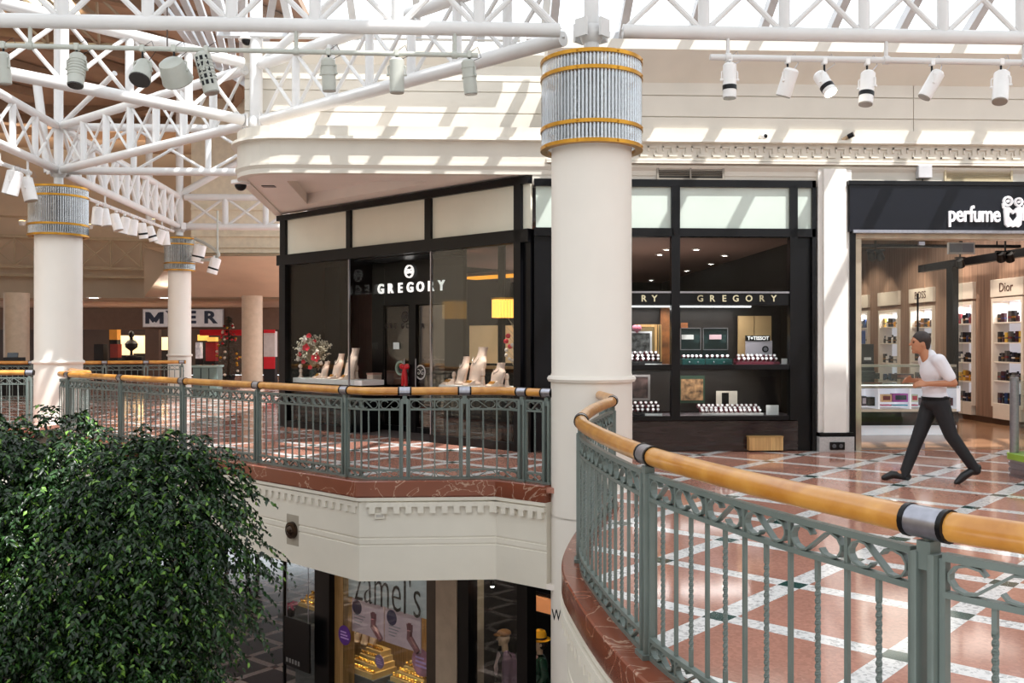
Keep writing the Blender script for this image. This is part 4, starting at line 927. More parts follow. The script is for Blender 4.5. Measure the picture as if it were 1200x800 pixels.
for x0, x1, lb in ((797, 821.5, 'dark green open watch case next to the mullion'), (823.5, 853, 'dark green open watch case with a pink tag, beside the first')):
    yy = Y+.35; a = P(x0, 427, yy); b = P(x1, 384, yy); zz = P(x0, 410, yy).z; t = thing('watch_case', ((a.x+b.x)/2, yy, z1), lb, 'watch case')
    MB().bb((a.x-.01, Y+.15, z1), (b.x+.01, yy, z1+.085), .006).build('base', GREEN, t)
    MB().bb((a.x, yy, z1+.06), (b.x, yy+.03, b.z)).build('lid', LIDG, t)
    f = MB()
    for q0, q1 in (((a.x, zz), (b.x, zz+.012)), ((a.x, b.z-.012), (b.x, b.z)), ((a.x, zz), (a.x+.012, b.z)), ((b.x-.012, zz), (b.x, b.z))): f.bb((q0[0], yy-.012, q0[1]), (q1[0], yy, q1[1]))
    f.build('lid_trim', STEEL, t)
    ta, tb = P(x0+7.5 if x0 > 800 else 798.5, 397.5, yy), P(x0+21.5 if x0 > 800 else 812.5, 392, yy); MB().bb((ta.x, yy-.02, ta.z), (tb.x, yy-.012, tb.z)).build('name_tag', WHITE if x0 < 800 else mat('pink_tag', 'EBC4CC', .5), t)
    for i in range(5): watch(a.x+(b.x-a.x)*(i+.5)/5, Y+.27, z1+.115, 'silver watch inside the '+('first' if x0 < 800 else 'second')+' green case', 'watches in the green cases')
    for i in range(2): MB().sphere((a.x+(b.x-a.x)*(.3+.4*i), Y+.146, z1+.04), .012, 8, 6).build('stud', STEEL, t, True)
bb_ = thing('backboard', (P(885, 427).x, Y+.6, z1), 'tan two-leaf backboard behind the watch display', 'panel')
wbox('leaf', TAN, 865, 883.5, 370, 427, Y+.6, Y+.63, bb_); wbox('leaf', TAN, 884.5, 904, 370, 427, Y+.6, Y+.63, bb_)
ds = thing('display_board', (P(888, 427).x, Y+.5, z1), 'white watch display board with black brand header', 'display')
wbox('board', mat('pearl_board', 'DAD3DC', .4, var=.05), 874, 905, 399, 426, Y+.5, Y+.53, ds); wbox('header', BLACK, 874, 902.5, 393, 399.5, Y+.49, Y+.53, ds)
p = P(888.5, 396.3, Y+.485); text('header_text', 'T+TISSOT', LETTER, .075, (p.x, Y+.485, p.z), (PI/2, 0, 0), ds, .002, bold=.002)
p = P(897, 409, Y+.49); MB().tube((p.x, Y+.49, p.z), (p.x, Y+.5, p.z), .05, 20).build('dial_print', BLACK, ds, True); MB().tube((p.x, Y+.486, p.z), (p.x, Y+.492, p.z), .03, 20).build('dial_centre', mat('grey_dial', '8C8A90', .4), ds, True)
riser(862, 914, z1, Y+.14, 2, 'wine red stepped riser under the branded display board', WRED); watches(864, 912, Y+.14, z1, 2, 9, 'steel watch on the wine riser before the branded board', 'watches on the wine riser')
card(916, 925, 420, 426.5, Y+.12, 'small white price card at the mullion end of the upper shelf'); card(756, 776, 426, 429, Y+.06, 'low white card on the upper shelf edge by the column', back=False); card(756, 776, 484.5, 487, Y+.06, 'low white card on the lower shelf edge by the column', back=False)
riser(822, 895, z2, Y+.14, 3, 'white stepped riser crowded with watches on the lower shelf', mat('white_riser', 'DDD6D2', .5), .03); watches(820, 893, Y+.14, z2, 3, 13, 'watch on the crowded white riser of the lower shelf', 'watches on the white riser', .03)
t = thing('card_stand', (P(851, 487).x, Y+.47, z2), 'white card stand with black centre panel behind the white riser', 'card')
wbox('panel', mat('ivory_card', 'E9E0D0', .5), 839.5, 864, 458, 484, Y+.47, Y+.49, t); wbox('dark_strip', BLACK, 846, 854, 460, 481, Y+.462, Y+.472, t)
card(898, 912.5, 474.5, 486, Y+.15, 'white price card right of the white riser')
t = card(798, 824, 444, 469, Y+.6, 'green framed photograph behind the lower shelf', 'poster', mat('festive_print', '9E7A55', .5, var=.7, scale=12)); t['category'] = 'poster'; wbox('frame', mat('green_frame', '2F4B3A', .4), 796, 826, 440, 472, Y+.615, Y+.64, t)
t = thing('lit_strip', (P(840, 290).x, Y+.3, 2.2), 'pale light strip along the window head over the upper shelf', 'light')
a = P(664, 358, Y+.2); b = P(880, 357, Y+.2); MB().bb((a.x, Y+.2, a.z-.02), (b.x, Y+.24, a.z)).build('tube', mat('strip_glow', 'FFFFFF', .4, emit=3), t); MB().bb((a.x, Y+.18, a.z), (b.x, Y+.26, a.z+.03)).build('housing', BLACK, t)
area(((a.x+b.x)/2, Y+.3, P(0, 360, Y+.3).z), (0, 0, 0), b.x-a.x, .15, 22, (1, .93, .9)); area(((a.x+b.x)/2, Y+.35, z1-.09), (0, 0, 0), b.x-a.x, .15, 14, (1, .93, .9))
# pilaster between the shops, its base and socket plate
PIL = mat('pilaster_paint', 'E6E2DC', .4, var=.02)
m = MB(); q0, q1 = P(957, 528), P(996, 528); zp = P(975, 204).z
m.bb((q0.x, Y-.06, .28), (q1.x, Y+.2, 4.1)); m.bb((P(962, 0).x, Y-.12, .28), (P(988, 0).x, Y-.06, 4.1))
pl = m.build('wall_pilaster', PIL); struct(pl, 'pale pilaster between the two shops', 'pilaster')
GREYB = mat('grey_granite_base', 'B9B7B6', .3, var=.12, scale=60)
MB().bb((q0.x-.01, Y-.14, 0), (q1.x+.01, Y+.2, .22), .004).build('base_block', GREYB, pl); MB().bb((q0.x, Y-.13, .22), (q1.x, Y+.2, .28)).build('base_shadow_gap', BLACK, pl)
a, b = P(968, 525.5), P(985, 516.5); sp_ = thing('socket_plate', ((a.x+b.x)/2, Y-.15, a.z), 'black socket plate on the grey base of the pilaster', 'socket'); MB().bb((a.x, Y-.165, a.z), (b.x, Y-.141, b.z), .004).build('plate', BLACK, sp_)
for dx in (-.05, .05): MB().tube(((a.x+b.x)/2+dx, Y-.168, (a.z+b.z)/2), ((a.x+b.x)/2+dx, Y-.16, (a.z+b.z)/2), .03, 14).build('outlet', mat('grey_outlet', '55565A', .4), sp_, True)
struct(MB().bb((P(956, 0).x, Y-.02, 3.9), (P(1300, 0).x, Y+.2, 4.1)).build('wall_lintel', CREAM), 'cream wall strip above the shop fronts', 'wall')
struct(MB().bb((XP-.2, Y-.01, P(0, 212).z+.0), (P(1300, 0).x, Y+.25, 4.32)).build('wall_band', CREAM), 'cream wall band holding the air grilles', 'wall')
# ================================================================= the perfume shop
pf = thing('shopfront', (P(1100, 528).x, Y, 0), 'perfume shop front with wide midnight-blue fascia and glass leaf', 'shopfront')
NAVY = mat('midnight_fascia', '0F121B', .4, var=.06, spec=.3)
MAPLE = wood_mat('shop_timber', '84695A', 'AE8E7A', .5, 2.0, (9, 9, .35))
IVORY = mat('ivory_laminate', 'EADFD2', .4, var=.02); LIT = mat('backlit_white', 'F6F4FA', .4, emit=.35, ecol='EEF0FF')
wbox('fascia', NAVY, 996, 1290, 215, 271, Y-.14, Y+.1, pf); wbox('fascia_edge', BLACK, 995, 1291, 213.5, 216, Y-.16, Y+.1, pf)
wbox('reveal_head', mat('lit_beige_head', 'D9CBB4', .3, var=.15, scale=4), 1003, 1290, 272, 279, Y-.02, Y+.25, pf); wbox('head_trim', STEEL, 1000, 1290, 270.5, 272.5, Y-.15, Y+.02, pf)
wbox('jamb', BLACK, 996, 1003, 271, 528, Y-.08, Y+.2, pf); wbox('jamb_lining', mat('mirror_jamb', 'C9BBA8', .12, metal=.6), 1003, 1009.5, 279, 528, Y+.02, Y+.3, pf)
wbox('glass_leaf', CLEAR, 1010, 1083, 279, 527, Y+.12, Y+.132, pf); wbox('glass_leaf', CLEAR, 1084, 1128, 279, 527, Y+.5, Y+.512, pf)
wbox('floor_channel', STEEL, 1010, 1083, 526, 528, Y+.1, Y+.15, pf)
for y0, y1 in ((283, 287), (519, 526)): wbox('glass_patch', STEEL, 1077, 1084, y0, y1, Y+.105, Y+.148, pf)
p0, p1 = P(1075.5, 389, Y+.06), P(1075.5, 344, Y+.06)
MB().tube(p0, p1, .014, 10).build('pull_handle', BLACK, pf, True); 
for f_ in (.12, .88): q = p0.lerp(p1, f_); MB().tube(q, q+Vector((0, .07, 0)), .01, 8).build('handle_fixing', STEEL, pf, True)
SG = mat('white_raised_letters', 'F1F0F2', .35, emit=.25)
ps = thing('shop_sign', (P(1150, 250).x, Y-.15, P(0, 250).z), 'raised white perfume shop name with heart bottle emblem on the dark fascia', 'sign')
xs = dict(p=1115, e=1124.5, r=1132, f=1139, u=1147.5)
p = P(1141.5, 250, Y-.15); text('name_letters', 'perfume', SG, .33, (p.x, Y-.15, p.z-.02), (PI/2, 0, 0), ps, .02, bold=.005, xs=.72, spacing=.97)
p = P(1199.5, 250, Y-.15); text('name_letters', 'f', SG, .33, (p.x, Y-.15, p.z-.0), (PI/2, 0, 0), ps, .02, bold=.005, xs=.8)
cx_, cz_ = P(1186.5, 249, Y-.15).x, P(0, 249, Y-.15).z
M0 = Matrix.Translation((cx_, Y-.155, cz_)) @ Matrix.Rotation(PI/2, 4, 'X')
bt = [(-.135, .13), (-.12, .165), (-.06, .165), (0, .11), (.06, .165), (.12, .165), (.135, .13), (.12, -.09), (.08, -.13), (.03, -.11), (0, -.13), (-.03, -.11), (-.08, -.13), (-.12, -.09)]
ht = [(0, -.055), (-.062, .03), (-.055, .08), (-.025, .088), (0, .06), (.025, .088), (.055, .08), (.062, .03)]
bm = bmesh.new(); va = [bm.verts.new((x, y, .02)) for x, y in bt]; vb = [bm.verts.new((x, y, .02)) for x, y in ht]
es = [bm.edges.new((l[i], l[(i+1) % len(l)])) for l in (va, vb) for i in range(len(l))]; bmesh.ops.triangle_fill(bm, edges=es, use_beauty=True)
r_ = bmesh.ops.extrude_face_region(bm, geom=bm.faces[:]); bmesh.ops.translate(bm, verts=[g for g in r_['geom'] if isinstance(g, bmesh.types.BMVert)], vec=(0, 0, -.04))
bm.verts.index_update(); m = MB().add([v.co for v in bm.verts], [[v.index for v in f.verts] for f in bm.faces]); bm.free(); m.build('emblem_bottle', SG, ps, M=M0)
for x, y, r_ in ((-.075, .25, .075), (.085, .24, .066)):
    m = MB(); m.lathe([(r_*.62, -.02), (r_, -.02), (r_, .02), (r_*.62, .02)], 22, (x, y, 0), closed=True); m.build('emblem_swirl', SG, ps, True, M=M0)
    m = MB(); m.lathe([(.001, -.02), (r_*.3, -.02), (r_*.3, .02), (.001, .02)], 14, (x, y, 0)); m.build('emblem_swirl', SG, ps, True, M=M0)
m = MB(); m.pipe([(-.145, .22, 0), (-.14, .16, 0), (-.1, .14, 0)], .02, 8); m.build('emblem_swirl', SG, ps, True, M=M0)
# shell of the shop
SXW = 10.15
NICHES = []
struct(MB().bb((5.6, 25.9, 0), (SXW+.34, 26.1, 3.95)).build('wall_perfume_back', MAPLE), 'timber clad back wall of the perfume shop', 'wall')
struct(MB().bb((5.6, Y+.25, 3.95), (13, 26.1, 4.05)).build('ceiling_perfume', mat('grey_brown_ceiling', '7A6A60', .7)), 'grey-brown ceiling of the perfume shop', 'ceiling')
struct(MB().bb((5.62, Y+.06, 0), (SXW, 25.9, .006)).build('floor_perfume', wood_mat('shop_floor_timber', '8A6248', 'B98B68', .16, 2.0, (.5, 6, 6))), 'brown timber floor of the perfume shop', 'floor')
struct(MB().bb((5.605, Y+.25, 0), (5.66, 25.9, 3.95)).build('wall_perfume_party', MAPLE), 'timber party wall of the perfume shop', 'wall')
def SX(x, y, xw=SXW):
    r = ray(x, y); t = xw/r.x; return Vector((0, 0, EYE))+r*t
# black post and beam
yb0 = SX(1116, 400, SXW-.5).y
bp_ = thing('structural_post', (SXW-.6, yb0, 0), 'black square post inside the perfume shop', 'post')
a = SX(1113, 313, SXW-.55); b = SX(1120.5, 313, SXW-.55)
MB().bb((SXW-.62, b.y, 0), (SXW-.5, a.y, a.z)).build('shaft', BLACK, bp_); MB().bb((SXW-.62, Y+.6, a.z-.02), (SXW-.5, a.y+1.2, a.z+.13)).build('beam', BLACK, bp_)
# niches along the side wall: frame, back, shelves, plaque above; boxes and bottles on the shelves
cols = ['141318', '1D2030', '20325E', '7A1420', 'C9A13F', '8E5F22', 'D9D2CC', '2B5D7A', '3B1A22', '54524F', 'B7A2A8']
PM = [mat('carton_'+c, c, .35, var=.1) for c in cols]
CAPM = mat('chrome_cap', 'C9C9CE', .2, metal=.9); AMBER = mat('amber_perfume', 'C98A2E', .15, coat=.4)
pk = {}
def proto_pack(kind, ci):
    k = (kind, ci)
    if k in pk: return copy_thing(pk[k])
    if kind == 'box':
        t = thing('perfume_carton', (0, 0, 0), '', 'carton'); MB().bb((-.045, -.03, 0), (.045, .03, .17), .003).build('carton', PM[ci], t); MB().bb((-.046, -.031, .06), (.046, .031, .085)).build('band', PM[(ci+5) % len(PM)], t)
    else:
        t = thing('perfume_bottle', (0, 0, 0), '', 'bottle'); MB().bb((-.04, -.022, 0), (.04, .022, .10), .01).build('flask', AMBER if ci in (4, 5) else PM[ci], t, True); MB().tube((0, 0, .1), (0, 0, .115), .012, 10).build('neck', CAPM, t, True); MB().tube((0, 0, .115), (0, 0, .155), .02, 12).build('cap', PM[0], t, True)
    pk[k] = t; return t
def niche(x0, x1, yt, yb, shelves, word, lab, plaque, pals, nper):
    ya = SX(x1, 400).y; yb_ = SX(x0, 400).y; mid = (x0+x1)/2; zt, zb = SX(mid, yt).z, SX(mid, yb).z; D_ = .32
    t = thing('wall_niche', (SXW-.02, (ya+yb_)/2, .12), 'lit white perfume niche '+lab, 'display unit')
    f = MB(); w = .06; A_, B_ = SXW-.06, SXW+.30; f.bb((A_, ya-w, zb-w), (B_, ya, zt+w)); f.bb((A_, yb_, zb-w), (B_, yb_+w, zt+w)); f.bb((A_, ya, zt), (B_, yb_, zt+w)); f.bb((A_, ya, .12), (B_, yb_, zb)); f.build('frame', IVORY, t); NICHES.append((ya-w, yb_+w, 0, zt+w))
    MB().bb((SXW+.27, ya, zb), (SXW+.30, yb_, zt)).build('back_panel', LIT, t)
    zz = [zb]+[SX(mid, y).z for y in shelves]
    for z in zz[1:]: MB().bb((SXW-.03, ya, z-.025), (SXW+.27, yb_, z)).build('shelf', IVORY, t)
    pz0, pz1 = SX(mid, plaque[1]).z, SX(mid, plaque[0]).z
    s_ = thing('brand_plaque', (SXW-.06, (ya+yb_)/2, pz0), 'ivory brand plaque '+lab, 'plaque'); MB().bb((SXW-.07, ya-.08, pz0), (SXW+.002, yb_+.08, pz1), .01).build('board', IVORY, s_)
    if word: text('plaque_text', word, mat('plaque_ink', '5A3D36', .5), (pz1-pz0)*.72, (SXW-.075, (ya+yb_)/2, (pz0+pz1)/2), (PI/2, 0, -PI/2), s_, .003, xs=1.0)
    for si, z in enumerate(zz):
        for i in range(nper):
            q = ya+(yb_-ya)*(i+.5)/nper; ci = pals[si % len(pals)]; ci = ci[i % len(ci)]
            if ci is None: continue
            o = proto_pack('bottle' if (i+si) % 3 == 0 else 'box', ci); o.location = (SXW+.06, q, z+.001); o.rotation_euler = (0, 0, PI/2+rnd.uniform(-.1, .1))
            s1 = rnd.uniform(.85, 1.25); o.scale = (min(1.1, (yb_-ya)/nper/.1), 1, s1*1.05)
            o['label'] = ('perfume bottle' if (i+si) % 3 == 0 else 'boxed perfume')+' in niche '+lab+(', bottom board' if si == 0 else ', %s shelf up' % ('first', 'second', 'third', 'fourth', 'fifth', 'sixth')[si-1]); o['group'] = ('bottles' if (i+si) % 3 == 0 else 'boxes')+' in the niche '+lab+' shelf '+str(si)
    area((SXW+.1, (ya+yb_)/2, zt-.02), (0, 0, 0), .1, (yb_-ya)*.8, 7, (.95, .96, 1)); spot((SXW-.7, (ya+yb_)/2, pz1+.9), (SXW, (ya+yb_)/2, pz0), 42, (1, .85, .68), 50, .7, .04)
niche(1167, 1200, 352, 474, (446.5, 424, 401, 377), 'Dior', 'under the script plaque', (326, 347), [(0, 2, 0, 8), (0, 0, 8, 9), (1, 9, 0, 1), (9, 4, 8, 0), (9, None, 8, 0)], 8)
niche(1121, 1141.5, 357, 470, (446, 424, 401, 379), '', 'right beside the black post', (331.5, 351), [(1, 9, 0, 2), (4, 5, 4, 5), (0, 6, 1, 0), (0, 1, 0, 2), (6, 3, 3, 1, 0)], 7)
niche(1070, 1094.5, 362, 470, (447, 423, 402, 383), 'BOSS', 'left of the black post', (337.5, 354.5), [(0, 1), (9, 6, 9), (0, 1, 9), (8, 6, 9, 8), (5, 8, 5, 0)], 7)
niche(1033, 1054, 366, 470, (446, 425, 402, 383), '', 'third from the black post', (342, 358), [(0, 2), (2, 2, 1), (0, 0, 6), (0, 6), (0, 6, 4, 0)], 7)
niche(1006, 1018.5, 367, 470, (446, 425, 402, 384), '', 'last at the shop entrance', (346, 361), [(0, 2), (2, 7), (2, 2, 6), (6, 4)], 6)
sw = MB(); yq = Y+.2
for a0, b0, z0, z1 in sorted(NICHES): sw.bb((SXW, yq, 0), (SXW+.34, a0, 3.95)); sw.bb((SXW, a0, z1), (SXW+.34, b0, 3.95)); sw.bb((SXW+.305, a0, 0), (SXW+.34, b0, z1)); yq = b0
sw.bb((SXW, yq, 0), (SXW+.34, 26, 3.95)); struct(sw.build('wall_perfume_side', MAPLE), 'timber clad side wall of the perfume shop', 'wall')
# plain base cladding
struct(MB().bb((SXW-.02, Y+.3, 0), (SXW-.001, 25, .12)).build('baseboard_perfume', mat('dark_skirting', '4A3428', .5)), 'dark skirting of the perfume shop', 'skirting')
# counter
yc = 15.6
ct = thing('display_counter', (P(1066, 510, yc).x, yc, 0), 'long glass-topped perfume counter with lit white shelf and black plinth', 'counter')
def cbox(name, m, x0, x1, y0, y1, ya, yb, parent=ct): return wbox(name, m, x0, x1, y0, y1, ya, yb, parent)
XL_, XR_ = 1004, 1121
cbox('base', LIT, XL_, XR_, 498, 511.5, yc+.12, yc+.75); cbox('plinth', BLACK, XL_, XR_, 482, 498.5, yc, yc+.85)
cbox('lower_shelf', IVORY, XL_, XR_+3, 479, 482.5, yc-.01, yc+.85); cbox('upper_shelf', mat('grey_counter_top', 'A39B92', .4), XL_, XR_+3, 452, 455, yc-.01, yc+.85)
cbox('back_panel', LIT, XL_, XR_, 455, 479, yc+.55, yc+.58); cbox('end_panel', LIT, XR_, XR_+4.5, 452, 482, yc-.01, yc+.85)
for x in (1029, 1066): cbox('divider', LIT, x, x+2, 455, 479, yc+.02, yc+.55)
cbox('middle_shelf', CLEAR, XL_, XR_, 446, 447, yc, yc+.8); cbox('glass_front', CLEAR, XL_, XR_, 430, 452, yc-.005, yc+.005); cbox('glass_top', CLEAR, XL_, XR_, 428.5, 430, yc, yc+.85); cbox('glass_end', CLEAR, XR_, XR_+.8, 430, 452, yc, yc+.85)
cbox('top_rail', mat('grey_rail', 'BDB5A8', .35), XL_, XR_, 427, 430, yc+.6, yc+.85)
def item(x0, x1, y0, y1, m, label, name='perfume_carton', dep=.12, yy=None, band=None, zfix=None):
    yy = yc+.08 if yy is None else yy
    a = P(x0, y1, yy); b = P(x1, y0, yy); z0 = a.z if zfix is None else zfix
    t = thing(name, ((a.x+b.x)/2, yy+dep/2, z0), label, 'carton'); MB().bb((a.x, yy, z0), (b.x, yy+dep, b.z), .004).build('carton', m, t)
    if band is not None: MB().bb((a.x+.15*(b.x-a.x), yy-.004, z0+.25*(b.z-z0)), (b.x-.15*(b.x-a.x), yy, z0+.8*(b.z-z0))).build('print', band, t)
    return t
zl = P(0, 479, yc).z; zu = P(0, 452, yc).z; zm = P(0, 446, yc).z
PK = lambda c: mat('gift_'+c, c, .35, var=.12)
item(1010, 1015.5, 464, 479, PK('3A3550'), 'slim violet perfume carton at the entrance end of the counter shelf', zfix=zl, band=PK('CFC9DE'))
item(1017, 1025.5, 465, 479, PK('121212'), 'black perfume carton on the counter shelf', zfix=zl, band=PK('33312E'))
o = item(1033.5, 1045, 474, 479, PK('C2185B'), 'crimson gift set box low on the counter shelf', zfix=zl, band=PK('E05A90')); zt_ = P(0, 474, yc+.08).z
item(1033, 1045, 462, 474, PK('F2C79A'), 'peach gift box stacked on the crimson box', zfix=zt_+.001, band=PK('7A2233'))
item(1047, 1064, 474, 479, PK('28A6C8'), 'turquoise gift box low on the counter shelf', zfix=zl, band=PK('3FB9D8'))
item(1046.5, 1065, 461, 474, PK('C05AC4'), 'magenta gift box stacked on the turquoise box', zfix=zt_+.001, band=PK('2C4A55'))
item(1068, 1076, 474, 479, PK('B01F45'), 'dark crimson gift box beside the second divider', zfix=zl); item(1068, 1076, 462, 474, PK('D9E6CF'), 'pale green gift box stacked beside the second divider', zfix=zt_+.001, band=PK('C94A63'))
for k, (x0, x1, c) in enumerate(((1080, 1090, '5A1C30'), (1092, 1102, '6E2038'), (1104, 1117, '4B1526'))): item(x0, x1, 466, 479, PK(c), ('wine gift box behind the walking person', 'second wine gift box toward the counter end', 'wide wine gift box at the lit counter end')[k], zfix=zl, band=PK('1C1014'))
item(1010, 1026, 435, 446, PK('17171A'), 'black box on the glass counter shelf at the entrance end', zfix=zm+.001, band=PK('2A2A2E')); item(1026.5, 1031, 437, 446, PK('1C1C1E'), 'small black box next to the larger one on the glass shelf', zfix=zm+.001)
item(1048, 1071, 438, 446, PK('55484A'), 'grey-brown flat box in the middle of the glass shelf', zfix=zm+.001, band=PK('9A6A60'))
item(1011, 1034, 448, 452, PK('7A3B22'), 'russet tray inside the counter top', zfix=zu+.001, band=PK('A8583A')); item(1036, 1051, 449, 452, PK('6E7A80'), 'grey tray inside the counter top', zfix=zu+.001)
item(1112, 1121, 447.5, 452, PK('131316'), 'black tray at the far counter end', zfix=zu+.001, band=PK('8FA03A'))
# products at the entrance end in front of the niche wall
yy = 15.0
st_ = thing('display_tower', (P(1016, 511, yy).x, yy, 0), 'narrow dark display tower at the shop entrance', 'display unit')
a = P(1010, 425, 16.8); b = P(1024.5, 403, 16.8); MB().bb((a.x, 16.8, 0), (b.x, 17.1, a.z)).build('body', DARK, st_); zt2 = a.z
st_.location = st_.location
t = thing('perfume_carton', ((a.x+b.x)/2, 16.95, zt2), 'large black carton standing on the dark display tower', 'carton'); MB().bb((a.x, 16.82, zt2), (b.x, 17.08, b.z), .005).build('carton', PK('151714'), t); MB().bb((a.x+.05, 16.815, zt2+.05), (b.x-.05, 16.82, zt2+.1)).build('print', PK('CFCFCF'), t)
t = thing('perfume_carton', (a.x+.08, 16.95, b.z), 'blue bottle box on top of the black carton', 'carton'); q = P(1016, 387, 16.8); MB().bb((a.x+.02, 16.86, b.z+.001), (q.x, 17.02, q.z), .01).build('carton', PK('27498A'), t)
# monitor, track spots
mo = thing('hanging_screen', (P(1127, 297, 15.2).x, 15.2, P(0, 297, 15.2).z), 'grey screen with white border hanging in the perfume shop', 'screen')
wbox('casing', mat('screen_border', 'CFD2D6', .4), 1112, 1142.5, 284, 297.5, 15.2, 15.26, mo); wbox('display', mat('dim_screen', '6E737C', .3, var=.05, emit=.12), 1113.5, 1141, 285.5, 295.5, 15.19, 15.2, mo)
q = P(1127, 284, 15.23); MB().tube(q, (q.x, q.y, 3.95), .015, 8).build('hanger', BLACK, mo)
def track_spot(x, y, yy, label, tilt=.5, n=2):
    q = P(x, y, yy); t = thing('track_spotlight', q, label, 'spotlight'); MB().bar((q.x, q.y, q.z+.1), (q.x, q.y, 3.95), .02).build('stem', BLACK, t)
    MB().box((q.x, q.y, q.z+.1), (.16*n, .06, .03)).build('bridge', BLACK, t)
    for i in range(n):
        c = Vector((q.x+(i-(n-1)/2)*.15, q.y, q.z+.02)); dv = Vector((.5, .6, -.8)).normalized(); MB().tube(c-dv*.07, c+dv*.08, .055, 14, .07).build('head', BLACK, t, True); MB().tube(c+dv*.081, c+dv*.085, .055, 14).build('lamp', LAMPW, t)
track_spot(1026, 300, 15.8, 'black twin spotlight near the perfume shop entrance'); track_spot(1125, 309, 15.6, 'black spotlight below the hanging screen', n=1); track_spot(1178, 302, 15.0, 'black twin spotlight near the script plaque')
a = P(1005, 291, 15.8); b = P(1115, 289, 15.8); tr = thing('lighting_track', ((a.x+b.x)/2, 15.8, a.z), 'dark lighting track across the perfume shop ceiling', 'track'); MB().bb((a.x, 15.75, a.z+.02), (b.x+1.2, 15.85, a.z+.07)).build('rail', BLACK, tr)
for x in (a.x+.3, b.x+.8): MB().tube((x, 15.8, a.z+.07), (x, 15.8, 3.95), .012, 8).build('hanger', BLACK, tr)
for yq in (14.8, 16.5, 18.6, 20.8, 23): spot((SXW-1.5, yq, 3.8), (SXW, yq+.2, 2.2), 95, (1, .86, .7), 75, .7, .06)
area((8.3, 17.5, 3.9), (0, 0, 0), 3, 5, 130, (1, .9, .8)); area(((P(1010, 0, yc).x+P(1120, 0, yc).x)/2, yc+.3, zu-.02), (0, 0, 0), 1.5, .3, 8, (.95, .97, 1))
# glass showcase at the right edge
sh0 = FZ(1215, 577); rad = .62
sc_ = thing('glass_showcase', (sh0.x, sh0.y, 0), 'round-cornered glass kiosk on a green base at the right edge', 'showcase')
c0 = Vector((FZ(1186, 566).x+rad+.30, FZ(1186, 566).y+.1, 0))
def rr(w, d_, r_, n=6): return [(c0.x+sx*(w/2-r_)+r_*math.cos(a), c0.y+sy*(d_/2-r_)+r_*math.sin(a)) for sx, sy, a0 in ((1, 1, 0), (-1, 1, PI/2), (-1, -1, PI), (1, -1, 1.5*PI)) for a in [a0+PI/2*i/n for i in range(n+1)]]
MB().prism(rr(rad*2, 1.3, .22), 0, .02).prism(rr(rad*2-.03, 1.27, .21), .02, .05).prism(rr(rad*2, 1.3, .22), .05, .09).prism(rr(rad*2-.03, 1.27, .21), .09, .12).prism(rr(rad*2, 1.3, .22), .12, .16).prism(rr(rad*2-.03, 1.27, .21), .16, .2).build('ribbed_base', STEEL, sc_)
MB().prism(rr(rad*2+.02, 1.32, .22), .2, .27).build('green_deck', mat('lime_laminate', '8FB43A', .35), sc_)
zt3 = P(0, 446, c0.y).z
for sx in (-1, 1):
    for sy in (-1, 1): MB().tube((c0.x+sx*(rad-.1), c0.y+sy*.53, .27), (c0.x+sx*(rad-.1), c0.y+sy*.53, zt3), .05, 14).build('corner_tube', CLEAR if False else STEEL, sc_, True)
for sx in (-1, 1): MB().bb((c0.x+sx*(rad-.1)-.005, c0.y-.48, .27), (c0.x+sx*(rad-.1)+.005, c0.y+.48, zt3-.04)).build('glass_side', CLEAR, sc_)
for sy in (-1, 1): MB().bb((c0.x-rad+.16, c0.y+sy*.53-.005, .27), (c0.x+rad-.16, c0.y+sy*.53+.005, zt3-.04)).build('glass_side', CLEAR, sc_)
MB().prism(rr(rad*2-.02, 1.28, .2), zt3-.04, zt3+.02).build('top', CLEAR, sc_)
for z in (.6, .95): MB().bb((c0.x-rad+.12, c0.y-.5, z), (c0.x+rad-.12, c0.y+.5, z+.012)).build('glass_shelf', CLEAR, sc_)
# fittings on the wall above
def grille(x0, x1, y0, y1, m, mi, label, mid=True):
    a, b = P(x0, y1), P(x1, y0); t = thing('air_grille', ((a.x+b.x)/2, Y-.02, a.z), label, 'vent'); w = .03
    f = MB(); f.bb((a.x, Y-.045, a.z), (b.x, Y-.012, a.z+w)); f.bb((a.x, Y-.045, b.z-w), (b.x, Y-.012, b.z)); f.bb((a.x, Y-.045, a.z+w), (a.x+w, Y-.012, b.z-w)); f.bb((b.x-w, Y-.045, a.z+w), (b.x, Y-.012, b.z-w))
    if mid: f.bb(((a.x+b.x)/2-.012, Y-.045, a.z+w), ((a.x+b.x)/2+.012, Y-.012, b.z-w))
    f.build('frame', m, t); s_ = MB(); n = 9
    for i in range(n): zz = a.z+w+(b.z-a.z-2*w)*(i+.5)/n; s_.box(((a.x+b.x)/2, Y-.028, zz), (b.x-a.x-2*w, .022, .006), rx=.6)
    s_.build('louvres', mi, t); MB().bb((a.x+w, Y-.014, a.z+w), (b.x-w, Y-.011, b.z-w)).build('backing', DARK if mid else mat('dim_beige', '7D6E5A', .6), t)
grille(769, 848, 192, 211.5, mat('grille_frame', '8E877C', .4), mat('grille_dark', '4A4742', .5), 'dark twin air grille right of the large column')
grille(1105, 1185, 193, 213, mat('grille_beige', 'C5B696', .5), mat('grille_beige2', 'B9AA8A', .5), 'beige air grille over the perfume shop fascia', False)
a, b = P(1072, 210), P(1088, 195); t = thing('junction_box', ((a.x+b.x)/2, Y-.05, a.z), 'small grey-white box on the wall left of the beige grille', 'box'); MB().bb((a.x, Y-.12, a.z), (b.x, Y-.012, b.z), .01).build('casing', mat('grey_white_plastic', 'C6C6C8', .4), t); MB().tube(((a.x+b.x)/2, Y-.03, a.z), ((a.x+b.x)/2, Y-.03, a.z-.08), .008, 6).build('cable', BLACK, t)
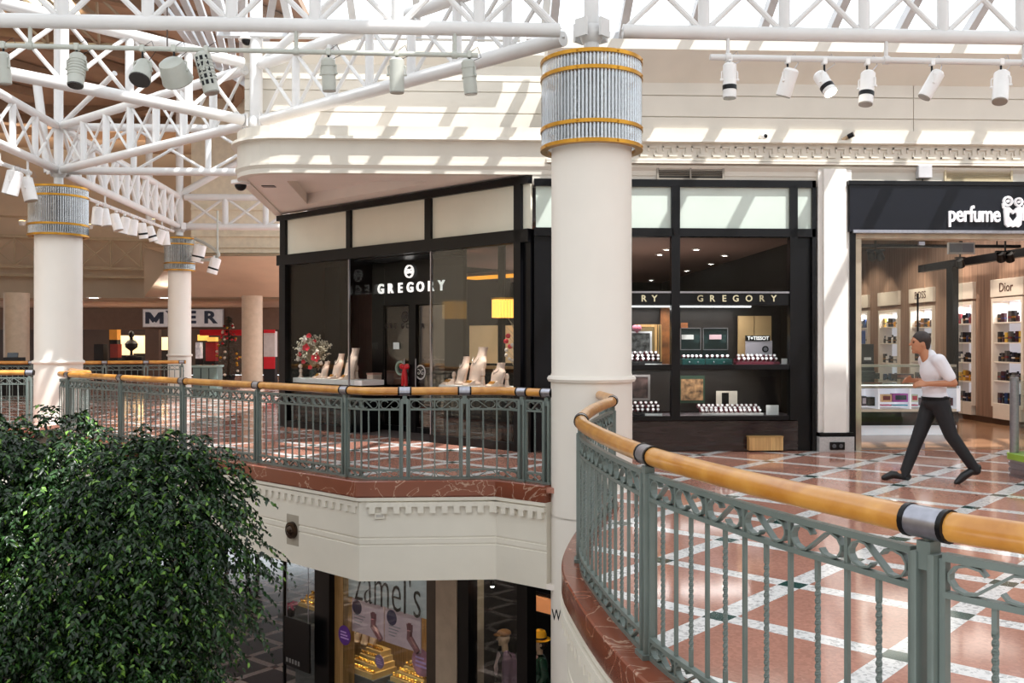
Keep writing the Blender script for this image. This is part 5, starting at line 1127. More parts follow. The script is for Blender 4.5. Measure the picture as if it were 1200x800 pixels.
q = P(895, 160, Y-.05); t = thing('security_camera', q, 'small white dome camera on the cornice ledge', 'camera'); MB().sphere(q, .06, 14, 10).build('dome', WHITE, t, True); MB().sphere(q+Vector((.01, -.035, 0)), .035, 12, 8).build('lens', BLACK, t, True); MB().tube(q, (q.x, Y+.05, q.z), .03, 10).build('base', WHITE, t, True)
q = P(993, 160, Y-.05); t = thing('security_camera', q, 'little black-tipped bullet camera on the cornice ledge', 'camera'); MB().tube(q+Vector((-.06, .03, -.05)), q+Vector((.03, -.03, .01)), .03, 12).build('body', mat('beige_plastic', 'B59B7C', .5), t, True); MB().tube(q+Vector((.0, -.03, -.01)), q+Vector((.06, -.08, .02)), .036, 12).build('lens', BLACK, t, True); MB().tube(q, (q.x, Y+.05, q.z-.04), .015, 8).build('arm', BLACK, t)
# ================================================================= the far department store and hall
YS = 37.3
def fbox(name, m, x0, x1, y0, y1, d0, d1, parent=None):
    a = D(x0, y1, d0); b = D(x1, y0, d0); c = (a+b)/2; w = (x1-x0)/FOC*d0
    return MB().box((c.x+CF[0]*(d1-d0)/2, c.y+CF[1]*(d1-d0)/2, c.z), (w, d1-d0, b.z-a.z), rz=-PHI).build(name, m, parent)
ds_ = thing('store_sign', D(214, 382, 37), 'pale board with dark blue store name beyond the slim column', 'sign')
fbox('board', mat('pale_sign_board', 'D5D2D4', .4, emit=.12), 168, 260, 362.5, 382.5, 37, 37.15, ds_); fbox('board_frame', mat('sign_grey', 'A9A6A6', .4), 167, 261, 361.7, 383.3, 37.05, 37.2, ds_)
NV = mat('dark_blue_letters', '161E3C', .4)
w_ = .62*.72/2
m = MB(); q_ = D(181, 372.3, 36.98); LX_ = Vector((CR[0], CR[1], 0))
for s_ in (-1, 1): m.box(q_+LX_*s_*.28, (.15, .04, .46), rz=-PHI); m.bar(q_+LX_*s_*.235+Vector((0, 0, .17)), q_+Vector((0, 0, -.14)), .04, .17, up=LX_)
m.build('letter', NV, ds_)
for ch, x in zip('YER', (203, 223.5, 246)): text('letter', ch, NV, .66, D(x, 372.3, 36.98), (PI/2, 0, -PHI), ds_, .02, bold=.024, xs=1.25)
struct(fbox('wall_store_front', mat('brown_store_front', '6A5243', .6), -150, 345, 361, 386, 37.3, 37.5), 'brown band over the department store entrance', 'wall')
struct(fbox('wall_store_pier', mat('brown_store_pier', '5E4638', .5), 170, 186, 386, 446, 37.3, 37.6), 'brown pier of the department store front', 'wall')
COLP = mat('taupe_column', 'C2AE97', .5)
for x0, x1, d_, lb in ((283, 308, 33, 'plain taupe column right of the store sign'), (5, 34, 31, 'plain taupe column at the left edge of the hall')):
    p = D((x0+x1)/2, 400, d_); r_ = (x1-x0)/2/FOC*d_*.95; t = thing('column', (p.x, p.y, 0), lb, 'column', kind='thing')
    MB().lathe([(r_, 0), (r_, 3.2)], 32, (p.x, p.y, 0)).build('shaft', COLP, t, True); MB().lathe([(r_, 0), (r_+.06, 0), (r_+.06, .15), (r_, .17)], 32, (p.x, p.y, 0)).build('base', COLP, t, True)
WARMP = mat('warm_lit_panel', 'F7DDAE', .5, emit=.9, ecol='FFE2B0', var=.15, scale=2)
def cab(x0, x1, y0, y1, d_, label, m=WARMP, fm=None, name='lit_cabinet', cat='cabinet', dep=.4):
    p = D((x0+x1)/2, y1, d_); zf_ = 0
    t = thing(name, (p.x, p.y, zf_), label, cat); fbox('display', m, x0, x1, y0, y1, d_, d_+dep, t); zb = D(0, y1, d_).z
    a = D(x0, y1, d_); b = D(x1, y1, d_); c = (a+b)/2; MB().box((c.x, c.y+dep/2+.03, zb/2), ((x1-x0)/FOC*d_, dep, zb), rz=-PHI).build('base', fm or DARK, t); return t
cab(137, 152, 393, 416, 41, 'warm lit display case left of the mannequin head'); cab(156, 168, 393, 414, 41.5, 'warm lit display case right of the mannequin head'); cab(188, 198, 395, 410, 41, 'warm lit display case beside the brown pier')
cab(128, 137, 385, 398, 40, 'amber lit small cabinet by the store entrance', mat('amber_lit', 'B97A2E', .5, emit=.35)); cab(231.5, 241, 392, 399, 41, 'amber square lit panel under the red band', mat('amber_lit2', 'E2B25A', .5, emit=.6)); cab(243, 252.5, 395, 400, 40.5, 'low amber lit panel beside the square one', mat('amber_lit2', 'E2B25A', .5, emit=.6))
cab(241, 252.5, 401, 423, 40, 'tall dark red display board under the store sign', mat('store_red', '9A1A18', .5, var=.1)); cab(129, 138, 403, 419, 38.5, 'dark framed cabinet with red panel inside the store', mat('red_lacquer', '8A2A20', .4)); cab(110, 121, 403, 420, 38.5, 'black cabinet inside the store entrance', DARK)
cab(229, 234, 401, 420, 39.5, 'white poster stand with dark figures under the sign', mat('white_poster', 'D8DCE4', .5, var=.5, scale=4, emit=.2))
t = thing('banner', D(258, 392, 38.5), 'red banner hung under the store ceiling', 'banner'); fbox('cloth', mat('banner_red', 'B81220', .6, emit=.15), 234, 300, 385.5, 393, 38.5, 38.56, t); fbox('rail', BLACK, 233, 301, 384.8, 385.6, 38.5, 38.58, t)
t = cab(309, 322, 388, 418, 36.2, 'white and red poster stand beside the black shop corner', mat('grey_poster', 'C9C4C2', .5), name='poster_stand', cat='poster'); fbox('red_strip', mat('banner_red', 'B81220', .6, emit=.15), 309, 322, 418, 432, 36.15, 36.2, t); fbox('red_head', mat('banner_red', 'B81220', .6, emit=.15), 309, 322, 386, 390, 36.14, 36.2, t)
t = thing('black_counter', D(15, 446, 27), 'long black counter behind the left railing', 'counter'); p0, p1 = D(-60, 426, 27), D(37, 426, 27); MB().bb((p0.x, p0.y, 0), (p1.x, p1.y+.8, p0.z-.05)).build('body', BLACK, t); MB().bb((p0.x-.03, p0.y-.03, p0.z-.05), (p1.x+.03, p1.y+.83, p0.z)).build('top', BLACK, t)
q = D(17, 425.5, 27.3); t = thing('till', (q.x, q.y, p0.z), 'small dark till on the black counter', 'till'); MB().box((q.x, q.y, p0.z+.09), (.5, .3, .18), bev=.01).build('body', DARK, t); MB().box((q.x-.05, q.y, p0.z+.24), (.3, .04, .14), rx=-.2).build('screen', mat('till_screen', '3A4048', .2), t)
t = thing('glass_balustrade', D(240, 446, 27), 'grey-green counter right of the slim column', 'counter'); a, b = D(226, 428, 27), D(254, 428, 27)
MB().bb((a.x, a.y, 0), (b.x, a.y+.6, a.z-.06), .01).build('body', mat('grey_green_cabinet', '5D6F6A', .35), t); MB().bb((a.x-.03, a.y-.03, a.z-.06), (b.x+.03, a.y+.63, a.z)).build('top', mat('grey_green_top', '82938D', .2), t)
for i in (1, 2): x = a.x+(b.x-a.x)*i/3; MB().bb((x-.01, a.y-.012, .06), (x+.01, a.y, a.z-.08)).build('door_joint', BLACK, t)
# decorated tree in the store
p = D(268, 446, 36.5); p.z = 0; t = thing('decorated_tree', p, 'dark festive tree with red and gold baubles by the taupe column', 'christmas tree')
m = MB(); rr_ = random.Random(3)
for k in range(900):
    z = rr_.uniform(.25, 2.6); r_ = (2.75-z)*.27*rr_.uniform(.3, 1); a = rr_.uniform(0, 2*PI); q = p+Vector((math.cos(a)*r_, math.sin(a)*r_, z)); dv = Vector((math.cos(a), math.sin(a), rr_.uniform(-.5, .1)))*.16; s_ = Vector((-math.sin(a), math.cos(a), 0))*.03
    m.add([q, q+dv*.5+s_, q+dv, q+dv*.5-s_], [(0, 1, 2, 3)])
m.build('needles', mat('dark_fir', '1F2E1C', .7), t); MB().tube(p, p+Vector((0, 0, 2.4)), .06, 8, .02).build('trunk', mat('bark', '4A3626', .8), t); MB().lathe([(.2, 0), (.25, .3), (.2, .3)], 16, p).build('pot', DARK, t, True)
for k in range(44):
    z = rr_.uniform(.3, 2.4); r_ = (2.75-z)*.29; a = rr_.uniform(PI*1.0, PI*2.0); MB().sphere(p+Vector((math.cos(a)*r_, math.sin(a)*r_, z)), .055, 8, 6).build('bauble', (mat('bauble_gold', 'C9943A', .25, metal=.6), mat('bauble_red', 'A81A20', .25), mat('bauble_pearl', 'E0D2C0', .3))[k % 3], t, True)
# head-and-shoulders mannequin on a counter
q = D(154, 418, 39.5); t = thing('counter_mannequin', q, 'dark bust mannequin between two warm lit cases', 'mannequin'); MB().lathe([(.2, 0), (.2, .05), (.06, .08), (.05, .25), (.24, .4), (.26, .55), (.16, .68), (.07, .72), (.065, .8)], 18, q).build('torso', DARK, t, True); MB().sphere(q+Vector((0, 0, .94)), .13, 14, 10, (.85, 1, 1.2)).build('head', DARK, t, True)
cq = cab(146, 166, 418, 421, 39.3, 'dark counter carrying the bust mannequin', DARK, name='store_counter', cat='counter', dep=.6)
for x, y in ((110, 348.5), (193, 348.5)):
    p = FZ(x, y, 3.19); t = thing('downlight', p, 'bright downlight in the store soffit '+('left' if x < 150 else 'just beside')+' of the slim column', 'downlight'); MB().lathe([(.16, -.02), (.24, -.02), (.24, .01), (.16, .01)], 18, p, closed=True).build('rim', WHITE, t, True); MB().lathe([(.001, -.012), (.165, -.012)], 18, p).build('lamp', LAMPC, t)
for x in (130, 200, 262, 60): p = D(x, 400, 40.5); area((p.x, p.y, 3.15), (0, 0, 0), 1.5, 1.5, 100, (1, .84, .66))
# uplights on the far frieze
for i, (x, y) in enumerate(((26, 264), (105, 268), (178, 262))):
    q = D(x, y, 34.2); t = thing('uplight', q, ('small uplight on the frieze at the left edge', 'small uplight on the frieze just right of the column behind the tree', 'small uplight glowing behind the row of white spotlights')[i], 'lamp')
    MB().tube(q, q+Vector((0, 0, .16)), .1, 14, .13).build('body', WHITE, t, True); MB().lathe([(.001, .165), (.11, .165)], 14, q).build('lamp', LAMPW, t)
    spot(q+Vector((0, 0, .25)), q+Vector((0, 1.0, 2.6)), 750, (1, .86, .70), 85, .8, .08)
# sprinkler, dome camera and slot on the soffit
q = FZ(282, 212, zs); t = thing('security_camera', q, 'black dome camera under the bulkhead corner', 'camera'); MB().lathe([(.001, 0), (.14, 0), (.14, -.05), (.11, -.06), (.001, -.06)], 20, q).build('base', WHITE, t, True); MB().sphere(q+Vector((0, 0, -.06)), .09, 16, 10).build('dome', BLACK, t, True)
q = FZ(315, 218, zs); t = thing('soffit_slot', q, 'black slot fitting in the soffit near the dome camera', 'vent'); MB().box(q+Vector((0, 0, -.006)), (.2, .14, .012)).build('slot', BLACK, t)
q = FZ(373, 226, zs+.18); t = thing('sprinkler', q, 'small sprinkler head in the soffit coffer', 'sprinkler'); MB().tube(q, q-Vector((0, 0, .1)), .012, 8).build('stem', STEEL, t); MB().lathe([(.001, -.1), (.045, -.1), (.045, -.108), (.001, -.108)], 12, q).build('deflector', BLACK, t)
q = WY(289, 45, 14.9); t = thing('security_camera', q, 'white dome camera hung below the top truss', 'camera'); MB().lathe([(.001, .08), (.12, .08), (.13, -.03), (.001, -.03)], 18, q).build('base', WHITE, t, True); MB().sphere(q+Vector((0, 0, -.03)), .08, 14, 8).build('dome', BLACK, t, True); MB().tube(q+Vector((0, 0, .08)), q+Vector((0, 0, .8)), .02, 8).build('stem', WHITE_STEEL, t)
# ================================================================= lower shops, in the plane of the diagonal front
ZLOW, ZC = -5.2, -1.12
lw = thing('shopfront', G(1, 0, ZLOW), 'black framed lower jeweller window under the gallery across the void', 'shopfront')
def lpart(name, m, x0, x1, v0, v1, z0, z1, parent=lw, xv=0.0):
    return MB().gbox(GP(x0, 740, xv)[0], GP(x1, 740, xv)[0], v0, v1, z0, z1).build(name, m, parent)
BRONZE = mat('bronze_frame', '4A4038', .35, metal=.3); TANF = wood_mat('tan_frame', '8A6A3E', 'B08A58', .45)
lpart('post', BLACK, 375, 392, -.12, .3, ZLOW, ZC); lpart('edge_post', BLACK, 332.5, 334, -.02, .03, ZLOW, ZC); lpart('tan_jamb', TANF, 392, 402, 0, .25, ZLOW, ZC)
lpart('frame_end', BRONZE, 503, 516, -.06, .2, ZLOW, ZC); lpart('glass_pane', GLASS, 402, 503, 0, .012, ZLOW+.5, ZC); lpart('glass_pane', GLASS, 334, 375, 0, .012, ZLOW+.1, ZC); lpart('stall_riser', BLACK, 402, 503, -.03, .1, ZLOW, ZLOW+.5); lpart('stall_riser', BLACK, 334, 375, -.02, .06, ZLOW, ZLOW+.1)
lpart('head', BLACK, 332, 516, 0, .1, ZC-.12, ZC)
INNER = wood_mat('honey_display_timber', '8A6534', 'B98B50', .5)
struct(MB().gbox(GP(334, 740)[0], GP(516, 740)[0], 1.5, 1.6, ZLOW, ZC).build('wall_lower_back', INNER), 'honey timber back of the lower jeweller window', 'wall')
struct(MB().gbox(GP(516, 740)[0]+.1, GP(516, 740)[0]+.2, .5, 2.6, ZLOW, ZC).build('wall_lower_party', DARK), 'party wall between the two lower shops', 'wall')
sg2 = thing('window_banner', G(GP(452, 700, .12)[0], .12, GP(452, 720, .12)[1]), 'grey banner with thin black jeweller name across the lower window', 'banner')
ua, ub = GP(404, 700, .12)[0], GP(500, 700, .12)[0]; zb = GP(404, 697, .12)[1]
MB().gbox(ua, ub, .12, .15, zb, ZC-.1).build('board', mat('grey_banner', 'B7BFC2', .35), sg2)
zt = GP(430, 706, .11)[1]
o = text('name_letters', "zamel's", BLACK, 1.0, G(GP(453, 700, .11)[0], .11, zt+.29), R0, sg2, .004, bold=-.014, xs=.60, spacing=1.02)
for x0, x1, lb in ((410, 435.5, 'left pink hand poster hanging under the grey banner'), (437, 464, 'right pink hand poster hanging under the grey banner')):
    x1 = {435.5: 449.5, 464: 493}[x1]; x0 = {410: 411, 437: 451}[x0]
    ua, z1_ = GP(x0, 700 if x0 == 411 else 712, .2); ub, _ = GP(x1, 720, .2); zt_, zb_ = GP(411, 699, .2)[1], GP(411, 738, .2)[1]
    t = thing('hanging_poster', G((ua+ub)/2, .2, zb_), lb, 'poster'); PKP = mat('pink_grey_poster', 'C7AFB8', .5, var=.06, emit=.05)
    MB().gbox(ua, ub, .2, .22, zb_, zt_).build('sheet', PKP, t)
    c = G(ua+(ub-ua)*.2, .195, zt_-(zt_-zb_)*.25); MB().tube(c, c+GV*.006, .13, 20).build('round_badge', mat('navy_badge', '241B4A', .5), t, True)
    hm = MB(); b0 = G(ua+(ub-ua)*.72, .19, zb_+(zt_-zb_)*.35); HC = mat('plum_hand_print', '6E3A46', .5)
    hm.pipe([G(ua+(ub-ua)*.95, .192, zb_+.01), b0, b0+Vector((0, 0, .12))], [.05, .06, .05], 8)
    for k in range(4): hm.pipe([b0+GU*(-.05+.033*k)+Vector((0, 0, .1)), b0+GU*(-.07+.04*k)+Vector((0, 0, .25-.02*abs(k-1.5)))], .014, 6)
    hm.build('printed_hand', HC, t, True)
    m = MB()
    for k in range(4): m.gbox(ua+(ub-ua)*.12, ua+(ub-ua)*(.45-.05*k), .195, .2, zt_-(zt_-zb_)*(.5+.09*k), zt_-(zt_-zb_)*(.47+.09*k))
    m.build('grey_lines', mat('poster_grey', '8F8A94', .5), t)
GOLD = mat('gold', 'D9A84A', .25, metal=.9); HONEY = mat('honey_velvet', 'D8B676', .7, var=.08)
def mound(x, y0, y1, w, v, label, rows, n):
    u, zt_ = GP(x, y0, v); _, zb_ = GP(x, y1, v); t = thing('jewellery_mound', G(u, v, zb_), label, 'jewellery display')
    for k in range(rows): MB().gbox(u-w/2*(1-.14*k), u+w/2*(1-.14*k), v-.05+.1*k, v+.5, zb_+(zt_-zb_)*k/rows, zb_+(zt_-zb_)*(k+1)/rows).build('step', HONEY, t)
    for k in range(rows):
        for i in range(n-k):
            q = G(u-w/2*(1-.14*k)+w*(1-.14*k)*(i+.5)/(n-k), v-.0+.1*k, zb_+(zt_-zb_)*(k+1)/rows+.035)
            if k < rows: MB().lathe([(.028, -.012), (.038, -.012), (.038, .012), (.028, .012)], 12, closed=True).build('bracelet', GOLD, t, True, M=Matrix.Translation(q) @ Matrix.Rotation(GROT, 4, 'Z') @ Matrix.Rotation(PI/2+.4, 4, 'X'))
    MB().gbox(u-w/2-.05, u+w/2+.05, v-.08, v+.52, ZLOW, zb_).build('pedestal', mat('grey_stand', '565A5C', .5), t); return zt_
zA = mound(424, 765, 790, .72, .35, 'gold bracelet steps under the left pink poster', 4, 9); mound(478, 782, 803, .8, .35, 'gold bracelet steps under the right pink poster', 4, 10)
mound(362, 700, 712, .55, .5, 'gold jewellery steps on the shelf left of the black post', 3, 7); mound(370, 745, 760, .4, 1.0, 'gold jewellery steps low behind the hanging board', 3, 5)
for x, h in ((427, .3), (418, .22), (436, .26)): 
    t = make_bust(h*1.3, .22, {427: 'gold-lit necklace bust in the middle of the lower steps', 418: 'small necklace bust at the left of the lower steps', 436: 'necklace bust at the right of the lower steps'}[x], 'busts in the lower window'); u = GP(x, 770, .7)[0]; t.location = G(u, .72, zA); t.rotation_euler = (0, 0, GROT-.3)
def disc(x, y, r_, v, m, label, m2=None):
    u, z = GP(x, y, v); c = G(u, v, z); t = thing('round_sticker', c, label, 'sticker'); MB().tube(c-GV*.008, c, r_, 24).build('disc', m, t, True)
    for k in range(3): MB().gbox(u-r_*.6, u+r_*(.3+.2*k), v-.014, v-.008, z+r_*(.25-.3*k), z+r_*(.38-.3*k)).build('stroke', m2 or mat('violet_stroke', 'C9A8E6', .5), t)
disc(402.5+1.5, 744, .17, -.01, mat('purple_sticker', '5A2A8A', .5), 'purple round sticker beside the tan jamb'); disc(445, 775, .12, .25, mat('lilac_sticker', '9A7FA8', .5), 'small lilac round sign on the gold steps'); disc(494, 776, .23, .22, mat('pink_portrait_sticker', 'B57A94', .5, var=.3), 'large pink round sign by the bronze frame')
t = thing('hanging_board', D(349.5, 777, 16.6), 'black hanging board left of the black post', 'sign'); u0, zb_ = GP(335, 777, -.3); u1, zt_ = GP(364, 731, -.3); MB().gbox(u0, u1, -.33, -.3, zb_, zt_).build('board', BLACK, t)
m = MB()
for k in range(5): m.gbox(u0+.06+.09*k, u0+.11+.09*k, -.334, -.33, zb_+.06, zb_+.14)
m.build('chalk_marks', mat('chalk_grey', '8A8A8A', .7), t)
for u in (u0+.05, u1-.05): MB().tube(G(u, -.315, zt_), G(u, -.315, ZC), .008, 6).build('chain', STEEL, t)
t = thing('potted_flowers', G(GP(341, 722, .4)[0], .4, GP(341, 722, .4)[1]), 'pink bouquet on the window shelf left of the black post', 'flowers'); u, z = GP(341, 722, .4)
MB().lathe([(.06, 0), (.09, .14), (.07, .15)], 14, G(u, .4, z)).build('pot', DARK, t, True); m = MB()
for k in range(24): q = G(u+rnd.gauss(0, .08), .4+rnd.gauss(0, .06), z+.2+rnd.gauss(0, .05)); m.sphere(q, .03, 7, 5)
m.build('blossom', mat('rose_petals', 'B04A6E', .5), t, True); MB().gbox(u-.3, u+1.2, .3, 1.2, z-.06, z).build('shelf', mat('grey_stand', '565A5C', .5), t)
# pillar, menswear window
u0, u1 = GP(516, 740)[0], GP(540.5, 740)[0]; t = struct(MB().gbox(u0, u1, -.1, .5, ZLOW, ZC).build('wall_pier', mat('taupe_pier', 'B8A794', .5)), 'taupe pier between the two lower shops', 'pier')
mw = thing('shopfront', G(GP(590, 740)[0], 0, ZLOW), 'black framed lower menswear window beside the large column', 'shopfront')
for x0, x1 in ((540.5, 553), (610, 622)): lpart('frame_post', BLACK, x0, x1, -.08, .12, ZLOW, ZC, mw)
lpart('head', BLACK, 540.5, 660, -.08, .12, ZC-.2, ZC, mw); lpart('glass_pane', GLASS, 553, 610, 0, .012, ZLOW+.3, ZC-.2, mw); lpart('sill', BLACK, 553, 610, -.05, .1, ZLOW, ZLOW+.3, mw)
struct(MB().gbox(GP(541, 740)[0], GP(680, 740)[0]+1, 2.6, 2.7, ZLOW, ZC).build('wall_menswear_back', mat('dark_red_brown', '2A1614', .6)), 'dark back of the menswear shop', 'wall')
lpart('platform', DARK, 553, 610, .15, 1.4, ZLOW, ZLOW+.45, mw)
t = thing('wall_panel', G(GP(634, 710, .8)[0], .8, GP(634, 719, .8)[1]), 'plain orange lit panel high inside the menswear shop', 'panel'); u0, za = GP(622, 716, .8); u1, zb = GP(652, 700, .8); MB().gbox(u0, u1, .8, .85, GP(634, 717, .8)[1], GP(634, 700, .8)[1]).build('board', mat('orange_panel', 'D08A5A', .5, emit=.25), t); MB().gbox(u0, u1, .86, .9, GP(634, 717, .8)[1]-.05, GP(634, 700, .8)[1]+.05).build('frame', BLACK, t)
t = thing('display_plinth', G(GP(634, 790, .9)[0], .9, ZLOW), 'dark plinth under the mannequin with yellow hat', 'plinth'); u = GP(634, 790, .9)[0]; MB().gbox(u-.35, u+.35, .6, 1.2, ZLOW, ZLOW+.86).build('body', DARK, t); MB().gbox(u-.37, u+.37, .58, 1.22, ZLOW+.86, ZLOW+.9).build('top', BLACK, t)
for u, v, e in ((GP(425, 740)[0], .3, 130), (GP(478, 740)[0], .3, 150), (GP(360, 740)[0], .5, 90)): spot(G(u, v, ZC-.1), G(u, v+.25, -4), e, (1, .8, .5), 70, .5)
spot(G(GP(590, 740)[0], .2, ZC-.3), G(GP(592, 740)[0], .7, -4), 45, (1, .85, .7), 60); spot(G(GP(634, 740)[0], .2, ZC-.3), G(u, .9, -3.4), 45, (1, .9, .7), 60)
q = G(GP(577, 686, .3)[0], .3, GP(577, 686, .3)[1]); t = thing('downlight', q, 'tiny bright spotlight at the top of the menswear window', 'downlight'); MB().tube(q, q+Vector((0, 0, .09)), .04, 12).build('body', BLACK, t, True); MB().sphere(q, .032, 10, 6).build('lamp', LAMPC, t, True)
# eyeball fitting and small plaque on the gallery fascia
e0, e1 = (RAIL_B[3]), (RAIL_B[2]); tt = (e1-e0).normalized(); nn = Vector((tt.y, -tt.x, 0)); L0 = (e1-e0).length
def on_fascia(x, y, off=.105):
    r = ray(x, y); o = Vector((0, 0, EYE)); p0 = e0+nn*off; k = (p0-o).dot(nn)/r.dot(nn); return o+r*k
q = on_fascia(344.5, 620.5); rz = math.atan2(tt.y, tt.x)
t = thing('fascia_fitting', q, 'taupe square plate with brass eyeball on the gallery fascia', 'light fitting')
MB().box(q+nn*.005, (.26, .03, .38), rz=rz, bev=.006).build('plate', mat('taupe_plate', 'A39A8B', .45), t)
M = Matrix.Translation(q+nn*.02) @ Matrix.Rotation(rz, 4, 'Z') @ Matrix.Rotation(PI/2, 4, 'X')
MB().lathe([(.06, -.01), (.105, -.005), (.10, .04), (.065, .045)], 24, closed=True).build('bronze_rim', mat('dark_bronze', '3A2A1E', .25, metal=.7), t, True, M=M); MB().sphere((0, 0, .015), .065, 16, 10).build('eyeball', mat('dark_bronze', '3A2A1E', .25, metal=.7), t, True, M=M)
q = WY(445, 604, 1); r = ray(445, 604); mid = (RAIL_B[1]-RAIL_B[2]).normalized(); mn = Vector((mid.y, -mid.x, 0)); o = Vector((0, 0, EYE)); k = (RAIL_B[2]+mn*.105-o).dot(mn)/r.dot(mn); q = o+r*k
t = thing('small_plaque', q, 'little cream plaque under the key band at the fascia corner', 'plaque'); MB().box(q+mn*.01, (.12, .02, .07), rz=math.atan2(mid.y, mid.x), bev=.004).build('plate', CREAM2, t); MB().box(q+mn*.021, (.08, .004, .03), rz=math.atan2(mid.y, mid.x)).build('recess', mat('plaque_grey', 'B5AFA5', .5), t)

area(G(GP(453, 740)[0], .06, ZC-.02), (0, 0, 0), 1.2, .06, 10, (1, .95, .9)); spot(G(GP(453, 740)[0], -1.3, ZC-.06), G(GP(453, 740)[0], .1, -2.2), 60, (1, .96, .95), 80, .6)  # area lamp added inside the window top to brighten the lower display
for k, (x, y) in enumerate(((453, 1.3),)):
    q = G(GP(x, 740)[0], -1.3, ZC); t = thing('downlight', q, 'downlight under the gallery in front of the lower jeweller', 'downlight'); MB().lathe([(.06, -.015), (.09, -.015), (.09, 0), (.06, 0)], 16, q, closed=True).build('rim', WHITE, t, True); MB().lathe([(.001, -.008), (.062, -.008)], 16, q).build('lamp', LAMPC, t)
# ================================================================= spotlights on pipes
GREYL = mat('grey_lamp_casing', 'B9BBB2', .4, var=.05); WHITEL = mat('white_lamp_casing', 'EFEDEB', .35, var=.03); LENS = mat('smoked_lens', '3B3936', .15, spec=.8); LENSL = mat('pale_lens', '9A958C', .2); HOT = mat('hot_lamp', 'FFF6E4', .3, emit=22, ecol='FFF1D8')
yp = NC.y
def plane_pt(x, y, dc): return D(x, y, dc)
def spotlight(top, dirv, label, m=WHITEL, L=.30, r=.075, lens=LENSL, band=False, flare=0.0, ribs=0, group=None, on=False, drop=.12):
    top = Vector(top); t = thing('spotlight', top, label, 'spotlight', group); dirv = Vector(dirv).normalized()
    MB().box(top+Vector((0, 0, .0)), (.05, .075, .075), bev=.01).build('clamp', m, t); MB().tube(top, top-Vector((0, 0, drop)), .012, 8).build('stem', BLACK, t, True)
    side = dirv.cross(Vector((0, 0, 1))); side = side.normalized() if side.length > .05 else Vector((1, 0, 0))
    c0 = top-Vector((0, 0, drop)); piv = c0-Vector((0, 0, .12)); a = piv-dirv*L*.45; b = piv+dirv*L*.55
    yk = MB(); pts = [piv+side*(r+.015), piv+side*(r+.015)+(c0-piv)*.75, c0+side*r*.5, c0-side*r*.5, piv-side*(r+.015)+(c0-piv)*.75, piv-side*(r+.015)]
    for p, q in zip(pts, pts[1:]): yk.tube(p, q, .008, 6)
    for s_ in (-1, 1): yk.tube(piv+side*s_*(r-.01), piv+side*s_*(r+.03), .014, 8)
    yk.build('yoke', m, t)
    MB().tube(a, b, r, 20, r+flare).build('housing', m, t, True)
    MB().tube(a-dirv*.025, a, r*.7, 16, r).build('rear_cap', m, t, True)
    if ribs:
        for k in range(ribs): q = a+(b-a)*(.15+.6*k/ribs); MB().tube(q, q+dirv*.014, r+.007+flare*(.15+.6*k/ribs), 20).build('cooling_rib', m, t, True)
    if band: q = a+(b-a)*.62; MB().tube(q, q+dirv*.05, r+.004, 20).build('dark_band', BLACK, t, True)
    MB().tube(b, b+dirv*.012, r+flare-.006, 20).build('lens', HOT if on else lens, t, True)
    # safety wire from the pipe to the casing
    MB().pipe([top+Vector((.02, 0, .03)), top+Vector((.09, .02, .09)), top+Vector((.13, .03, -.02)), a+Vector((.02, 0, 0))], .004, 5).build('safety_cable', BLACK if m is GREYL else STEEL, t, True)
    return t
def lamp_pipe(pa, pb, r, label, hangers, ztop, m=WHITE_STEEL):
    t = thing('lamp_pipe', pa, label, 'pipe'); MB().tube(pa, pb, r, 12).build('pipe', m, t, True)
    for f in hangers: q = Vector(pa).lerp(Vector(pb), f); MB().tube(q, (q.x, q.y, ztop), .022, 8).build('hanger', m, t, True); MB().tube(q-Vector((.03, 0, 0)), q+Vector((.03, 0, 0)), r+.014, 12).build('hanger_clip', m, t, True)
    return t
def line_d(x, a, b):                                          # depth where pixel column x meets the truss line a-b
    r = ray(x, 400); n = Vector((b.y-a.y, a.x-b.x)); k = (a.x*n.x+a.y*n.y)/(r.x*n.x+r.y*n.y); p = r*k; return p.x*CF[0]+p.y*CF[1]
def FL_(x, y): return D(x, y, line_d(x, NX, NR))
lamp_pipe(FL_(-60, 52), FL_(560, 65), .026, 'long grey pipe under the left truss carrying grey spotlights', (.15, .65, .955), 5.0, GREYL)
lamp_pipe(FL_(832, 67), FL_(1290, 75), .034, 'white pipe under the right truss carrying white spotlights', (.045, .445, .8), 5.0)
for x, y, dv, lb, kw in ((855, 68.5, (.0, 0, -1), 'white banded spotlight pointing down, nearest the large column', dict(band=True, L=.36)),
    (923, 71, (-.25, .3, -1), 'plain white spotlight second along the right pipe', dict(L=.28, r=.085)),
    (966, 72, (.4, -.5, -1), 'white spotlight with its bulb shining', dict(band=True, L=.26, on=True)),
    (1016, 73, (-.15, -.15, -1), 'white banded spotlight hung lower, right of the shining one', dict(band=True, L=.36, r=.08, drop=.16)),
    (1092, 73.5, (-.55, .1, -1), 'white spotlight tilted left with its grey lens showing', dict(L=.30, r=.075)),
    (1173, 73, (-.25, -.3, -1), 'large white spotlight with grey lens at the right end of the white pipe', dict(L=.36, r=.085, drop=.15))):
    o = spotlight(FL_(x, y), dv, lb, **kw)
    if x == 1173:
        p = FL_(1178, 100); 
